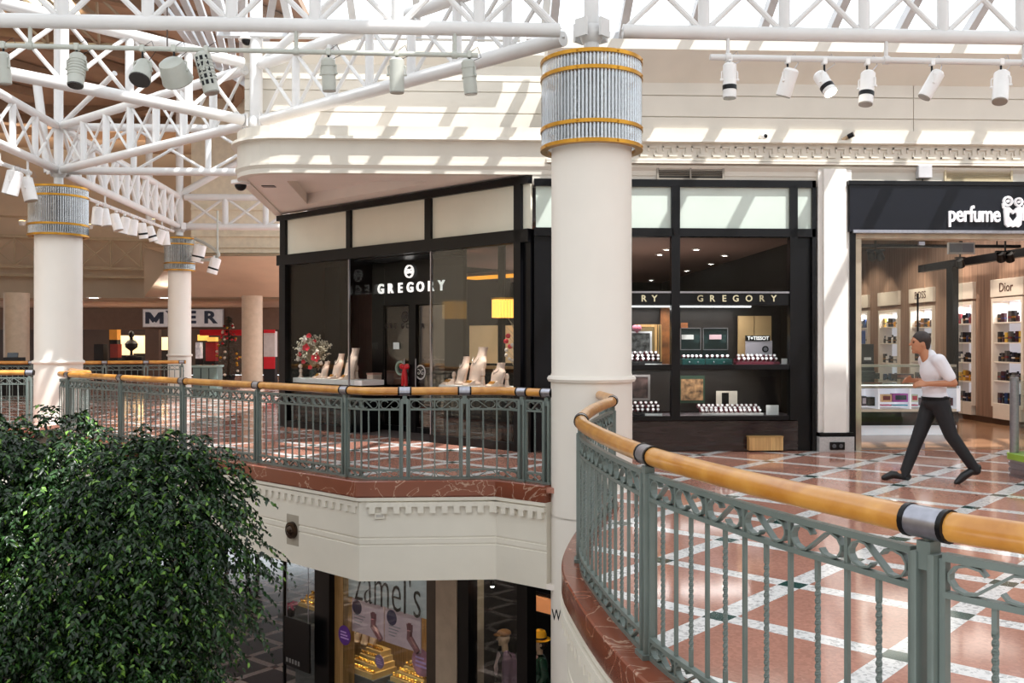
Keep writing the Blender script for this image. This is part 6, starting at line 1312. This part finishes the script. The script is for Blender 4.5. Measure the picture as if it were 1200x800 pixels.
for x, y, dv, lb, kw in ((4, 53, (.05, .1, -1), 'grey spotlight cut by the left edge of the view', dict(L=.3, r=.07)),
    (90, 55, (.02, -.25, -1), 'grey ribbed spotlight pointing straight down below the left truss', dict(L=.34, r=.085, ribs=6, lens=LENS)),
    (167, 57, (-.05, -.6, -1), 'flared grey spotlight facing out with dark octagonal lens', dict(L=.24, r=.08, flare=.035, lens=LENS)),
    (204, 57, (.15, .7, -.7), 'wide grey floodlight turned away beside the flared one', dict(L=.22, r=.13, flare=.04)),
    (242, 58, (.25, .0, -1), 'grey grid-backed spotlight tilted to the right', dict(L=.42, r=.085, ribs=7)),
    (385, 61, (.03, .1, -1), 'grey ringed spotlight over the bulkhead, first of three', dict(L=.32, r=.075, ribs=2)),
    (465, 62, (.0, .05, -1), 'plain grey cylinder spotlight over the bulkhead, middle of three', dict(L=.34, r=.08)),
    (550, 64, (.1, .1, -1), 'grey ringed spotlight at the right end of the long pipe', dict(L=.34, r=.075, ribs=2))):
    o = spotlight(FL_(x, y), dv, lb, m=GREYL, **kw)
    if x == 242:                                             # dark square openings on its casing
        dvn = Vector(dv).normalized(); ax = Vector((0, -1, 0)); sd = dvn.cross(ax).normalized(); pv = FL_(x, y)-Vector((0, 0, .24)); ryy = math.atan2(-dvn.x, -dvn.z)
        g_ = MB()
        for i in range(5):
            for j in (-1, 0, 1): g_.box(pv+dvn*(.16*(i-2)*.42)+sd*j*.045+ax*(.083 if j == 0 else .066), (.032, .02, .045), ry=ryy)
        g_.build('dark_grid', BLACK, o)
# thin cable from the roof to the pipe
p = FL_(196, 57); t = thing('hanging_cable', p, 'thin dark cable hanging beside the wide floodlight', 'cable'); MB().pipe([p+Vector((0, 0, 0)), p+Vector((.0, 0, .5)), p+Vector((.06, 0, 1.6))], .008, 6).build('wire', mat('brown_wire', '5A4A40', .5), t, True)
# the pipe from the tree-side column to the slim column
def LF(x, y): return D(x, y, line_d(x, NL, NF))
pa, pb = LF(86, 226), LF(203, 271)
lamp_pipe(pa, pb, .04, 'white pipe of spotlights receding to the slim column', (.25, .85), 5.0)
for i, (x, y, dv) in enumerate(((114, 239, (-.1, 0, -1)), (123, 241, (.2, 0, -1)), (136, 247, (.3, 0, -1)), (146, 251, (-.2, 0, -1)), (156, 254, (-.1, 0, -1)), (167, 258, (.1, .2, -1)), (177, 262, (.3, .2, -1)), (188, 266, (-.3, 0, -1)), (194, 268, (.1, 0, -1)))):
    names = ('first', 'second', 'third', 'fourth', 'fifth', 'sixth', 'seventh', 'eighth', 'last')
    spotlight(LF(x, y), dv, 'white spotlight on the receding pipe, %s counting from the tree side' % names[i], group='spotlights on the receding pipe', L=.38, r=.115, drop=.14, band=i in (5, 6))
def LX(x, y): return D(x, y, line_d(x, NX, NL))
lamp_pipe(D(-40, 178, 16.3), D(36, 203, 17.6), .04, 'white pipe at the left edge with two spotlights', (.5, .95), 5.0)
spotlight(D(15, 198, 17.2), (-.25, 0, -1), 'white spotlight at the left edge beside the crystal collar', L=.42, r=.14); spotlight(D(33, 206, 17.55), (.25, 0, -1), 'white spotlight touching the crystal collar behind the tree', L=.42, r=.12)
# curved pipe with two spots right of the slim column
cp = [D(229, 280, 28), D(240, 285, 27.6), D(252, 293, 27.2), D(256, 299, 27.0), D(246, 304, 27.4), D(229, 305, 28)]
cp = smooth_path(cp, 5); t = thing('curved_lamp_pipe', cp[0], 'curved pipe beside the slim column collar', 'pipe'); MB().pipe(cp, .05, 8).build('pipe', GREYL, t, True); MB().tube(cp[12], cp[12]+Vector((0, 0, 1.2)), .03, 8).build('hanger', GREYL, t)
spotlight(D(233, 287, 27.8), (-.2, 0, -1), 'white banded spotlight just right of the slim column collar', L=.5, r=.18, band=True); spotlight(D(251, 301, 27), (-.3, 0, -1), 'small white banded spotlight at the end of the curved pipe', L=.44, r=.15, band=True)
# ================================================================= people and mannequins
SKIN = mat('skin', 'B97F5E', .5, var=.04); HAIR = mat('dark_brown_hair', '2B1C16', .5, var=.2, scale=30); SHIRT = mat('white_cotton', 'E4E1E6', .7, var=.03); TROUS = mat('black_trousers', '17171B', .7, var=.1); SHOE = mat('black_shoe', '0F0F11', .35)
def remeshed(mb, name, m, parent, vox, it=4, fac=.5):
    o = mb.build(name, m, parent, True); r = o.modifiers.new('union', 'REMESH'); r.mode = 'VOXEL'; r.voxel_size = vox; r.use_smooth_shade = True
    s = o.modifiers.new('soften', 'SMOOTH'); s.iterations = it; s.factor = fac; return o
class Fig:                                                    # joints in a frame: f forward, l left, z up
    def __init__(s, origin, fwd):
        s.o = Vector(origin); s.f = Vector(fwd).normalized(); s.l = Vector((-s.f.y, s.f.x, 0))
    def p(s, f, l, z): return s.o+s.f*f+s.l*l+Vector((0, 0, z))
def limb(m, pts, rs):
    for (a, ra), (b, rb) in zip(zip(pts, rs), list(zip(pts, rs))[1:]): m.cap_(a, b, ra, rb)
def hand(m, F, wrist, fwd, palm_down, side, sc=1.0):
    fwd = Vector(fwd).normalized(); up = -Vector(palm_down).normalized(); lat = fwd.cross(up)*side
    k = wrist+fwd*.085*sc
    for i in range(4): m.cap_(wrist+lat*(.012*(i-1.5))*sc, k+lat*(.020*(i-1.5))*sc, .016*sc, .012*sc, 8)
    for i, ln in enumerate((.070, .082, .076, .058)):
        b = k+lat*(.020*(i-1.5))*sc; c = b+(fwd*.8-up*.45).normalized()*ln*.5*sc; d = c+(fwd*.35-up*.95).normalized()*ln*.5*sc
        m.cap_(b, c, .0095*sc, .0085*sc, 8); m.cap_(c, d, .0085*sc, .0075*sc, 8)
    a = wrist+fwd*.03*sc-lat*.03*sc; b = a+(fwd*.6-lat*.7).normalized()*.04*sc; c = b+(fwd*.9-up*.3).normalized()*.035*sc
    m.cap_(a, b, .012*sc, .0105*sc, 8); m.cap_(b, c, .0105*sc, .009*sc, 8)
def ell(m, c, r, f, l, n=18, k=12):                           # ellipsoid with axes along fwd, left, up
    c = Vector(c); f, l = Vector(f), Vector(l); b = MB().sphere((0, 0, 0), 1, n, k); m.add([c+f*v.x*r[0]+l*v.y*r[1]+Vector((0, 0, v.z*r[2])) for v in b.v], b.f)
def head(m, F, c, tilt=.0):
    f, l = F.f, F.l; ell(m, c+f*.0, (.098, .076, .118), f, l); ell(m, c+f*.022-Vector((0, 0, .055)), (.072, .058, .070), f, l)
    m.cap_(c+f*.092+Vector((0, 0, .012)), c+f*.115-Vector((0, 0, .022)), .010, .015, 8)            # nose
    ell(m, c+f*.082-Vector((0, 0, .066)), (.018, .026, .010), f, l)                                 # mouth
    ell(m, c+f*.070-Vector((0, 0, .105)), (.024, .026, .020), f, l)                                 # chin
    for s_ in (-1, 1): ell(m, c-f*.005+l*s_*.076-Vector((0, 0, .012)), (.022, .010, .033), f, l); ell(m, c+f*.083+l*s_*.032+Vector((0, 0, .03)), (.014, .024, .009), f, l)
def eyes(F, c, parent):
    for s_ in (-1, 1): m = MB(); ell(m, c+F.f*.086+F.l*s_*.031+Vector((0, 0, .005)), (.010, .014, .008), F.f, F.l); m.build('eye', mat('dark_eye', '1B1412', .2), parent, True)
# --- the shopper walking to the left across the gallery
O = C(4.766, 10.7); F = Fig(O, C(-1, .06)-C(0, 0))
t = thing('person', O, 'person in white shirt and black trousers striding past the perfume shop', 'person')
hd = F.p(.11, 0, 1.585); nk = F.p(.03, 0, 1.42); sh = {1: F.p(-.03, .18, 1.385), -1: F.p(-.01, -.18, 1.385)}; hp = {1: F.p(-.07, .085, .92), -1: F.p(-.05, -.085, .92)}
kn = {1: F.p(-.19, .10, .545), -1: F.p(.10, -.09, .50)}; an = {1: F.p(-.44, .12, .175), -1: F.p(.245, -.10, .095)}; to = {1: F.p(-.27, .13, .035), -1: F.p(.44, -.12, .035)}
el = {1: F.p(-.17, .235, 1.135), -1: F.p(-.10, -.23, 1.13)}; wr = {1: F.p(.10, .17, 1.125), -1: F.p(.15, -.15, 1.15)}
b = MB(); head(b, F, hd); b.cap_(nk-Vector((0, 0, .04)), hd-F.f*.02-Vector((0, 0, .06)), .058, .055)
ell(b, F.p(-.03, 0, 1.27), (.115, .165, .17), F.f, F.l); ell(b, F.p(-.045, 0, 1.08), (.105, .145, .17), F.f, F.l); ell(b, F.p(-.06, 0, .94), (.115, .165, .12), F.f, F.l); b.cap_(sh[1], sh[-1], .062, .062)
for s_ in (1, -1):
    limb(b, [sh[s_], el[s_], wr[s_]], [.058, .042, .028]); limb(b, [hp[s_], kn[s_], an[s_], to[s_]], [.088, .055, .04, .03])
    hand(b, F, wr[s_], (wr[s_]-el[s_]), Vector((0, 0, -1))*.6-F.l*s_*.8, -s_)
remeshed(b, 'body', SKIN, t, .0075, 3)
eyes(F, hd, t)
c = MB(); ell(c, F.p(-.03, 0, 1.27), (.135, .185, .18), F.f, F.l); ell(c, F.p(-.045, 0, 1.08), (.128, .168, .19), F.f, F.l); ell(c, F.p(-.055, 0, .97), (.135, .18, .09), F.f, F.l); c.cap_(sh[1], sh[-1], .075, .075); c.cap_(F.p(-.02, 0, 1.40), F.p(0, 0, 1.445), .075, .066)
for s_ in (1, -1): limb(c, [sh[s_], sh[s_].lerp(el[s_], .72)], [.078, .066])
remeshed(c, 'shirt', SHIRT, t, .012)
c = MB(); ell(c, F.p(-.06, 0, .91), (.137, .182, .10), F.f, F.l)
for s_ in (1, -1): limb(c, [hp[s_], kn[s_], an[s_]+(an[s_]-kn[s_]).normalized()*.025], [.108, .076, .058])
remeshed(c, 'trousers', TROUS, t, .012)
for s_ in (1, -1):
    c = MB(); d_ = (to[s_]-an[s_]).normalized(); heel = an[s_]-Vector((0, 0, .06))-d_*.03 if s_ == -1 else an[s_]-d_*.045-Vector((0, 0, .02))
    c.cap_(an[s_], an[s_]-Vector((0, 0, .03)), .054, .05); c.cap_(heel, to[s_]-d_*.06+Vector((0, 0, .014)), .044, .046); c.cap_(to[s_]-d_*.06+Vector((0, 0, .010)), to[s_]+d_*.035, .047, .034); remeshed(c, 'shoe', SHOE, t, .009, 3)
c = MB(); ell(c, hd+Vector((0, 0, .03))-F.f*.016, (.106, .085, .108), F.f, F.l); ell(c, hd-F.f*.06-Vector((0, 0, .02)), (.05, .07, .075), F.f, F.l); cm = c
o = remeshed(c, 'hair', HAIR, t, .008, 2)
# trim the hair away from the face: keep only what lies above and behind the brow
o.data = o.data.copy(); bm = bmesh.new(); bm.from_mesh(o.data); org = hd-O
bmesh.ops.bisect_plane(bm, geom=bm.verts[:]+bm.edges[:]+bm.faces[:], plane_co=org+F.f*.06+Vector((0, 0, .035)), plane_no=(F.f*.75-Vector((0, 0, .62))).normalized(), clear_outer=True)
bmesh.ops.holes_fill(bm, edges=[e for e in bm.edges if e.is_boundary], sides=0); bm.to_mesh(o.data); bm.free()
c = MB(); c.sweep([F.p(-.06+.142*math.cos(a), .186*math.sin(a), .955) for a in [2*PI*i/28 for i in range(29)]], [(-.004, -.018), (.004, -.018), (.004, .018), (-.004, .018)]); c.build('belt', BLACK, t)
# --- two shoppers on the lower floor, seen only from the shins down
for x, lb, cl in ((296, 'person standing below with only dark trouser legs showing under the gallery', TROUS), (261.5, 'person walking below whose dark legs show beside the tree', mat('navy_trousers', '1A1C28', .7))):
    y_ = 666 if x == 296 else 670; g = FZ(x, y_, ZLOW); F2 = Fig(g, (.3, 1, 0)); t = thing('person', g, lb, 'person'); b = MB(); h2 = F2.p(0, 0, 1.62); head(b, F2, h2); b.cap_(F2.p(0, 0, 1.4), F2.p(0, 0, 1.54), .058, .055)
    for z, r_ in ((1.27, (.115, .17, .17)), (1.08, (.105, .15, .17)), (.95, (.115, .165, .12))): ell(b, F2.p(0, 0, z), r_, F2.f, F2.l)
    w_ = .17 if x == 296 else .09; c = MB(); ell(c, F2.p(0, 0, .93), (.14, .18, .11), F2.f, F2.l); jk = MB(); ell(jk, F2.p(0, 0, 1.27), (.135, .19, .18), F2.f, F2.l); ell(jk, F2.p(0, 0, 1.08), (.13, .17, .2), F2.f, F2.l)
    for s_ in (1, -1):
        hp2, kn2, an2 = F2.p(0, .09*s_, .92), F2.p(.03*s_, w_*.9*s_, .5), F2.p(.0, w_*s_, .09); limb(b, [hp2, kn2, an2, an2+F2.f*.15-Vector((0, 0, .055))], [.085, .055, .04, .03]); limb(c, [hp2, kn2, an2], [.105, .078, .066])
        s0, e0_, w0 = F2.p(0, .2*s_, 1.39), F2.p(-.03, .25*s_, 1.1), F2.p(.06, .24*s_, .86); limb(b, [s0, e0_, w0], [.06, .045, .03]); hand(b, F2, w0, Vector((0, 0, -1)), -F2.l*s_, s_); limb(jk, [s0, e0_, w0+Vector((0, 0, .04))], [.075, .06, .045])
        sh_ = MB(); sh_.cap_(an2-Vector((0, 0, .045))-F2.f*.03, an2+F2.f*.15-Vector((0, 0, .055)), .042, .034); remeshed(sh_, 'shoe', SHOE, t, .012, 2)
    remeshed(b, 'body', SKIN, t, .011, 3); remeshed(c, 'trousers', cl, t, .016); remeshed(jk, 'jacket', mat('dark_jacket', '24242A', .7), t, .016)
    hm = MB(); ell(hm, h2+Vector((0, 0, .03))-F2.f*.03, (.1, .085, .105), F2.f, F2.l); hm.build('hair', HAIR, t, True)
# --- mannequins in the menswear shop
MSK = mat('mannequin_cream', 'D9B99A', .45)
u, v = GP(592, 740, .75)[0], .75; g = G(u, v, ZLOW+.45); F3 = Fig(g, -GV*.8-GU*.5); t = thing('mannequin', g, 'mannequin in dark suit and tan flat cap with a plum coat on its shoulder', 'mannequin')
b = MB(); h3 = F3.p(.02, 0, 1.66); head(b, F3, h3); b.cap_(F3.p(0, 0, 1.42), F3.p(.01, 0, 1.57), .055, .052)
for z, r_ in ((1.28, (.115, .17, .17)), (1.08, (.105, .15, .17)), (.95, (.115, .165, .12))): ell(b, F3.p(0, 0, z), r_, F3.f, F3.l)
jk = MB(); ell(jk, F3.p(0, 0, 1.28), (.14, .2, .18), F3.f, F3.l); ell(jk, F3.p(0, 0, 1.08), (.135, .175, .2), F3.f, F3.l); ell(jk, F3.p(0, 0, .9), (.145, .19, .16), F3.f, F3.l); tr_ = MB(); ell(tr_, F3.p(0, 0, .92), (.13, .17, .1), F3.f, F3.l)
for s_ in (1, -1):
    s0, e0_, w0 = F3.p(0, .2*s_, 1.4), F3.p(-.03, .26*s_, 1.12), F3.p(.08, .24*s_, .88); limb(b, [s0, e0_, w0], [.058, .042, .03]); hand(b, F3, w0, Vector((0, 0, -1)), -F3.l*s_, s_); limb(jk, [s0, e0_, w0+Vector((0, 0, .03))], [.08, .062, .048])
    hp2, kn2, an2 = F3.p(0, .09*s_, .92), F3.p(.02, .1*s_, .5), F3.p(0, .11*s_, .09); limb(b, [hp2, kn2, an2, an2+F3.f*.14-Vector((0, 0, .05))], [.085, .055, .04, .03]); limb(tr_, [hp2, kn2, an2], [.105, .075, .062]); sh_ = MB(); sh_.cap_(an2-Vector((0, 0, .045))-F3.f*.03, an2+F3.f*.15-Vector((0, 0, .055)), .042, .034); remeshed(sh_, 'shoe', SHOE, t, .012, 2)
remeshed(b, 'body', MSK, t, .010, 3); SUIT = mat('dark_suit_wool', '1F1A20', .75, var=.15, scale=20); remeshed(jk, 'suit_jacket', SUIT, t, .014); remeshed(tr_, 'trousers', SUIT, t, .016)
m = MB(); c0_ = F3.p(.135, 0, 1.42); m.add([F3.p(.10, .07, 1.44), F3.p(.10, -.07, 1.44), F3.p(.175, -.035, 1.2), F3.p(.165, 0, 1.08), F3.p(.175, .035, 1.2), F3.p(.09, .07, 1.40), F3.p(.09, -.07, 1.40), F3.p(.13, 0, 1.08)], [(0, 1, 2, 3, 4), (5, 7, 6), (0, 5, 6, 1), (1, 6, 7, 3, 2), (0, 4, 3, 7, 5)]); m.build('shirt_front', mat('pink_shirt', 'D9BFC0', .7), t)
m = MB(); ell(m, h3+Vector((0, 0, .075)), (.118, .095, .062), F3.f, F3.l); ell(m, h3+Vector((0, 0, .055))+F3.f*.1, (.07, .075, .018), F3.f, F3.l); remeshed(m, 'flat_cap', mat('tan_tweed', '9A6A3E', .8, var=.2, scale=60), t, .008, 2)
m = MB(); limb(m, [F3.p(.02, .17, 1.45), F3.p(.04, .27, 1.36), F3.p(.05, .31, 1.05)], [.06, .085, .09]); limb(m, [F3.p(-.06, .2, 1.42), F3.p(-.08, .3, 1.1)], [.06, .09]); remeshed(m, 'draped_coat', mat('plum_wool', '6E5568', .8, var=.1), t, .014)
u, v = GP(632.5, 760, .9)[0], .9; g = G(u, v, ZLOW+.9); F4 = Fig(g, -GV*.9-GU*.6); t = thing('mannequin', g, 'child-size mannequin in yellow bowler hat and dark green coat', 'mannequin')
S = .85; b = MB(); h4 = F4.p(0, 0, 1.22); head(b, F4, h4); b.cap_(F4.p(0, 0, 1.0), F4.p(0, 0, 1.13), .05, .048); ell(b, F4.p(0, 0, .85), (.1, .14, .18), F4.f, F4.l); ell(b, F4.p(0, 0, .66), (.1, .13, .14), F4.f, F4.l)
cm = MB(); ell(cm, F4.p(0, 0, .86), (.13, .17, .2), F4.f, F4.l); ell(cm, F4.p(0, 0, .62), (.16, .2, .2), F4.f, F4.l)
for s_ in (1, -1): s0, e0_, w0 = F4.p(0, .15*s_, .97), F4.p(-.02, .25*s_, .78), F4.p(.1, .22*s_, .62); limb(b, [s0, e0_, w0], [.045, .035, .026]); hand(b, F4, w0, F4.f-Vector((0, 0, .6)), -F4.l*s_, s_, .8); limb(cm, [s0, e0_, w0], [.07, .06, .05]); limb(b, [F4.p(0, .07*s_, .62), F4.p(.01, .08*s_, .33), F4.p(0, .08*s_, .06), F4.p(.1, .08*s_, .03)], [.07, .045, .035, .03])
remeshed(b, 'body', MSK, t, .009, 3); remeshed(cm, 'coat', mat('green_sequin_coat', '16402E', .3, var=.6, scale=60), t, .014)
m = MB(); m.lathe([(.17, 0), (.175, .008), (.11, .02), (.105, .09), (.085, .135), (.04, .155), (.001, .158)], 28, h4+Vector((0, 0, .055))); m.build('bowler_hat', mat('yellow_felt', 'F2B21E', .7), t, True); MB().lathe([(.112, .02), (.114, .02), (.111, .045), (.108, .045)], 28, h4+Vector((0, 0, .055)), closed=True).build('hat_band', BLACK, t, True)
m = MB(); limb(m, [F4.p(.07, .05, 1.02), F4.p(.12, 0, .96), F4.p(.13, -.01, .84)], [.035, .04, .03]); limb(m, [F4.p(.07, -.05, 1.02), F4.p(.12, 0, .96)], [.035, .04]); remeshed(m, 'scarf', mat('pink_scarf', 'D9A9A0', .7), t, .01, 2)
hm = MB(); ell(hm, h4-F4.f*.03, (.1, .088, .11), F4.f, F4.l); hm.build('hair', HAIR, t, True)
# ================================================================= the leafy tree rising from the floor below
def leaf_material():
    m = bpy.data.materials.new('weeping_fig_leaf'); m.use_nodes = True; nt = m.node_tree; n = nt.nodes; L = nt.links; b = n['Principled BSDF']
    g = n.new('ShaderNodeNewGeometry'); r = n.new('ShaderNodeValToRGB'); L.new(g.outputs['Random Per Island'], r.inputs[0]); e = r.color_ramp.elements
    e[0].position = 0; e[0].color = lin('0F1C0B')+(1,); e[1].position = 1; e[1].color = lin('6E9434')+(1,)
    for p, c in ((.5, '1B3314'), (.86, '2D5222')): k = e.new(p); k.color = lin(c)+(1,)
    L.new(r.outputs[0], b.inputs['Base Color']); b.inputs['Roughness'].default_value = .38; b.inputs['Specular IOR Level'].default_value = .45
    return m
rs = np.random.RandomState(11)
blobs = [(-3.25, 7.9, -.30, 1.08), (-2.92, 7.6, .18, .60), (-2.86, 7.5, -.25, .50), (-2.98, 7.45, -.85, .50), (-4.2, 8.0, -.25, 1.12), (-3.5, 7.4, -1.5, 1.15), (-3.1, 7.5, -1.6, .60), (-3.55, 8.0, .38, .52), (-4.25, 7.7, .42, .45), (-5.1, 8.0, -.2, 1.0), (-4.6, 7.4, -1.4, 1.1), (-2.95, 7.9, .45, .42), (-4.0, 8.3, .55, .45), (-4.7, 8.1, .5, .5), (-2.72, 7.9, .36, .40), (-3.3, 7.4, -2.6, 1.1), (-4.4, 7.6, -2.6, 1.1)]
tw = []
for (x, d, z, r_) in blobs:
    N = int(1150*r_*r_)+130
    v = rs.normal(size=(N, 3)); v /= np.linalg.norm(v, axis=1)[:, None]
    v = v[(v[:, 1] < .45)]
    rad = r_*(.40+.62*rs.rand(len(v))**.45); 
    for q, k in zip(v, rad): tw.append((x+q[0]*k, d+q[1]*k, z+q[2]*k*.95, q[0], q[1], q[2]))
tw = np.array(tw); verts = []; faces = []; kk = 0
for (x, d, z, nx, ny, nz) in tw:
    base = np.array((x*CR[0]+d*CF[0], x*CR[1]+d*CF[1], z)); out = np.array((nx*CR[0]+ny*CF[0], nx*CR[1]+ny*CF[1], nz*.5+.15)); out += rs.normal(size=3)*.45; out /= np.linalg.norm(out)
    Lg = rs.uniform(.16, .34); n = rs.randint(10, 17); droop = rs.uniform(.5, 1.1)
    for i in range(n):
        s = (i+.4)/n; p = base+out*Lg*s+np.array((0, 0, -droop*Lg*s*s)); t = out+np.array((0, 0, -2*droop*s)); t /= np.linalg.norm(t)
        sd = np.cross(t, (0, 0, 1)); sd /= (np.linalg.norm(sd)+1e-6); a = 1 if i % 2 else -1
        dirv = t*.55+sd*a*.75+np.array((0, 0, -.45))+rs.normal(size=3)*.22; dirv /= np.linalg.norm(dirv)
        wv = np.cross(dirv, rs.normal(size=3)*.55+np.array((0, 0, 1.))); wv /= (np.linalg.norm(wv)+1e-6); up = np.cross(wv, dirv); ln = rs.uniform(.042, .068); w = ln*.25
        verts += [p, p+dirv*ln*.4+wv*w+up*.006, p+dirv*ln, p+dirv*ln*.4-wv*w+up*.006, p+dirv*ln*.45-up*.004]
        faces += [(kk, kk+1, kk+4), (kk+1, kk+2, kk+4), (kk+2, kk+3, kk+4), (kk+3, kk, kk+4)]; kk += 5
tb = C(-3.6, 8.1, -5.2); t = thing('leafy_tree', tb, 'tall dense weeping fig tree growing up from the lower floor', 'tree')
me = bpy.data.meshes.new('foliage'); V = np.array(verts, dtype=np.float32)-np.array(tb, dtype=np.float32); Fc = np.array(faces, dtype=np.int32)
me.vertices.add(len(V)); me.vertices.foreach_set('co', V.ravel()); me.loops.add(Fc.size); me.loops.foreach_set('vertex_index', Fc.ravel()); me.polygons.add(len(Fc)); me.polygons.foreach_set('loop_start', np.arange(0, Fc.size, 3, dtype=np.int32)); me.update(calc_edges=True); me.validate()
me.materials.append(leaf_material()); fo = bpy.data.objects.new('foliage', me); COL.objects.link(fo); fo.parent = t
BARK = mat('fig_bark', '6E6254', .8, var=.2, bump=.3)
m = MB(); m.pipe([tb, tb+Vector((.03, 0, 1.2)), tb+Vector((0, .05, 2.4)), tb+Vector((.05, 0, 3.6)), tb+Vector((0, 0, 5.2))], [.13, .11, .10, .08, .03], 10)
for i, (x, d, z, r_) in enumerate(blobs): p = C(x, d, z); s0 = tb+Vector((0, 0, 2.2+.12*i)); m.pipe([s0, s0.lerp(p, .5)+Vector((0, 0, .12)), p], [.05, .03, .012], 7)
m.build('trunk', BARK, t, True)
MB().lathe([(.55, 0), (.62, .55), (.66, .56), (.66, .62), (.56, .62), (.5, .5), (.001, .5)], 28, tb).build('planter', mat('stone_planter', '8A8078', .6), t, True)
bake_text()
# ================================================================= camera, sky, sun
cam = bpy.data.cameras.new('camera'); co = bpy.data.objects.new('camera', cam); COL.objects.link(co); scene.camera = co
cam.sensor_width = 36; cam.lens = FOC/1200*36; cam.clip_start = .05; cam.clip_end = 300
co.location = (0, 0, EYE); co.rotation_euler = (PI/2, 0, -PHI)
wd = bpy.data.worlds.new('sky'); scene.world = wd; wd.use_nodes = True; nt = wd.node_tree
bg = nt.nodes['Background']; bg.inputs[0].default_value = (.88, .94, 1, 1); bg.inputs[1].default_value = SKY_STRENGTH
sl = bpy.data.lights.new('sun', 'SUN'); sl.energy = SUN_STRENGTH; sl.angle = math.radians(.6); sl.color = (1, .985, .96)
so = bpy.data.objects.new('sun', sl); COL.objects.link(so); so.location = (8, -8, 20)
so.rotation_euler = Vector((-1.0, 1.0, -2.5)).to_track_quat('-Z', 'Y').to_euler()
vs = scene.view_settings; scene.display_settings.display_device = 'sRGB'; vs.view_transform = 'Standard'; vs.look = 'None'; vs.gamma = 1; vs.use_curve_mapping = False; vs.exposure = EXPOSURE
cy = scene.cycles; cy.use_denoising = True; cy.max_bounces = 8; cy.diffuse_bounces = 4; cy.glossy_bounces = 4; cy.transmission_bounces = 6; cy.transparent_max_bounces = 24
cy.sample_clamp_indirect = 6; cy.caustics_reflective = False; cy.caustics_refractive = False
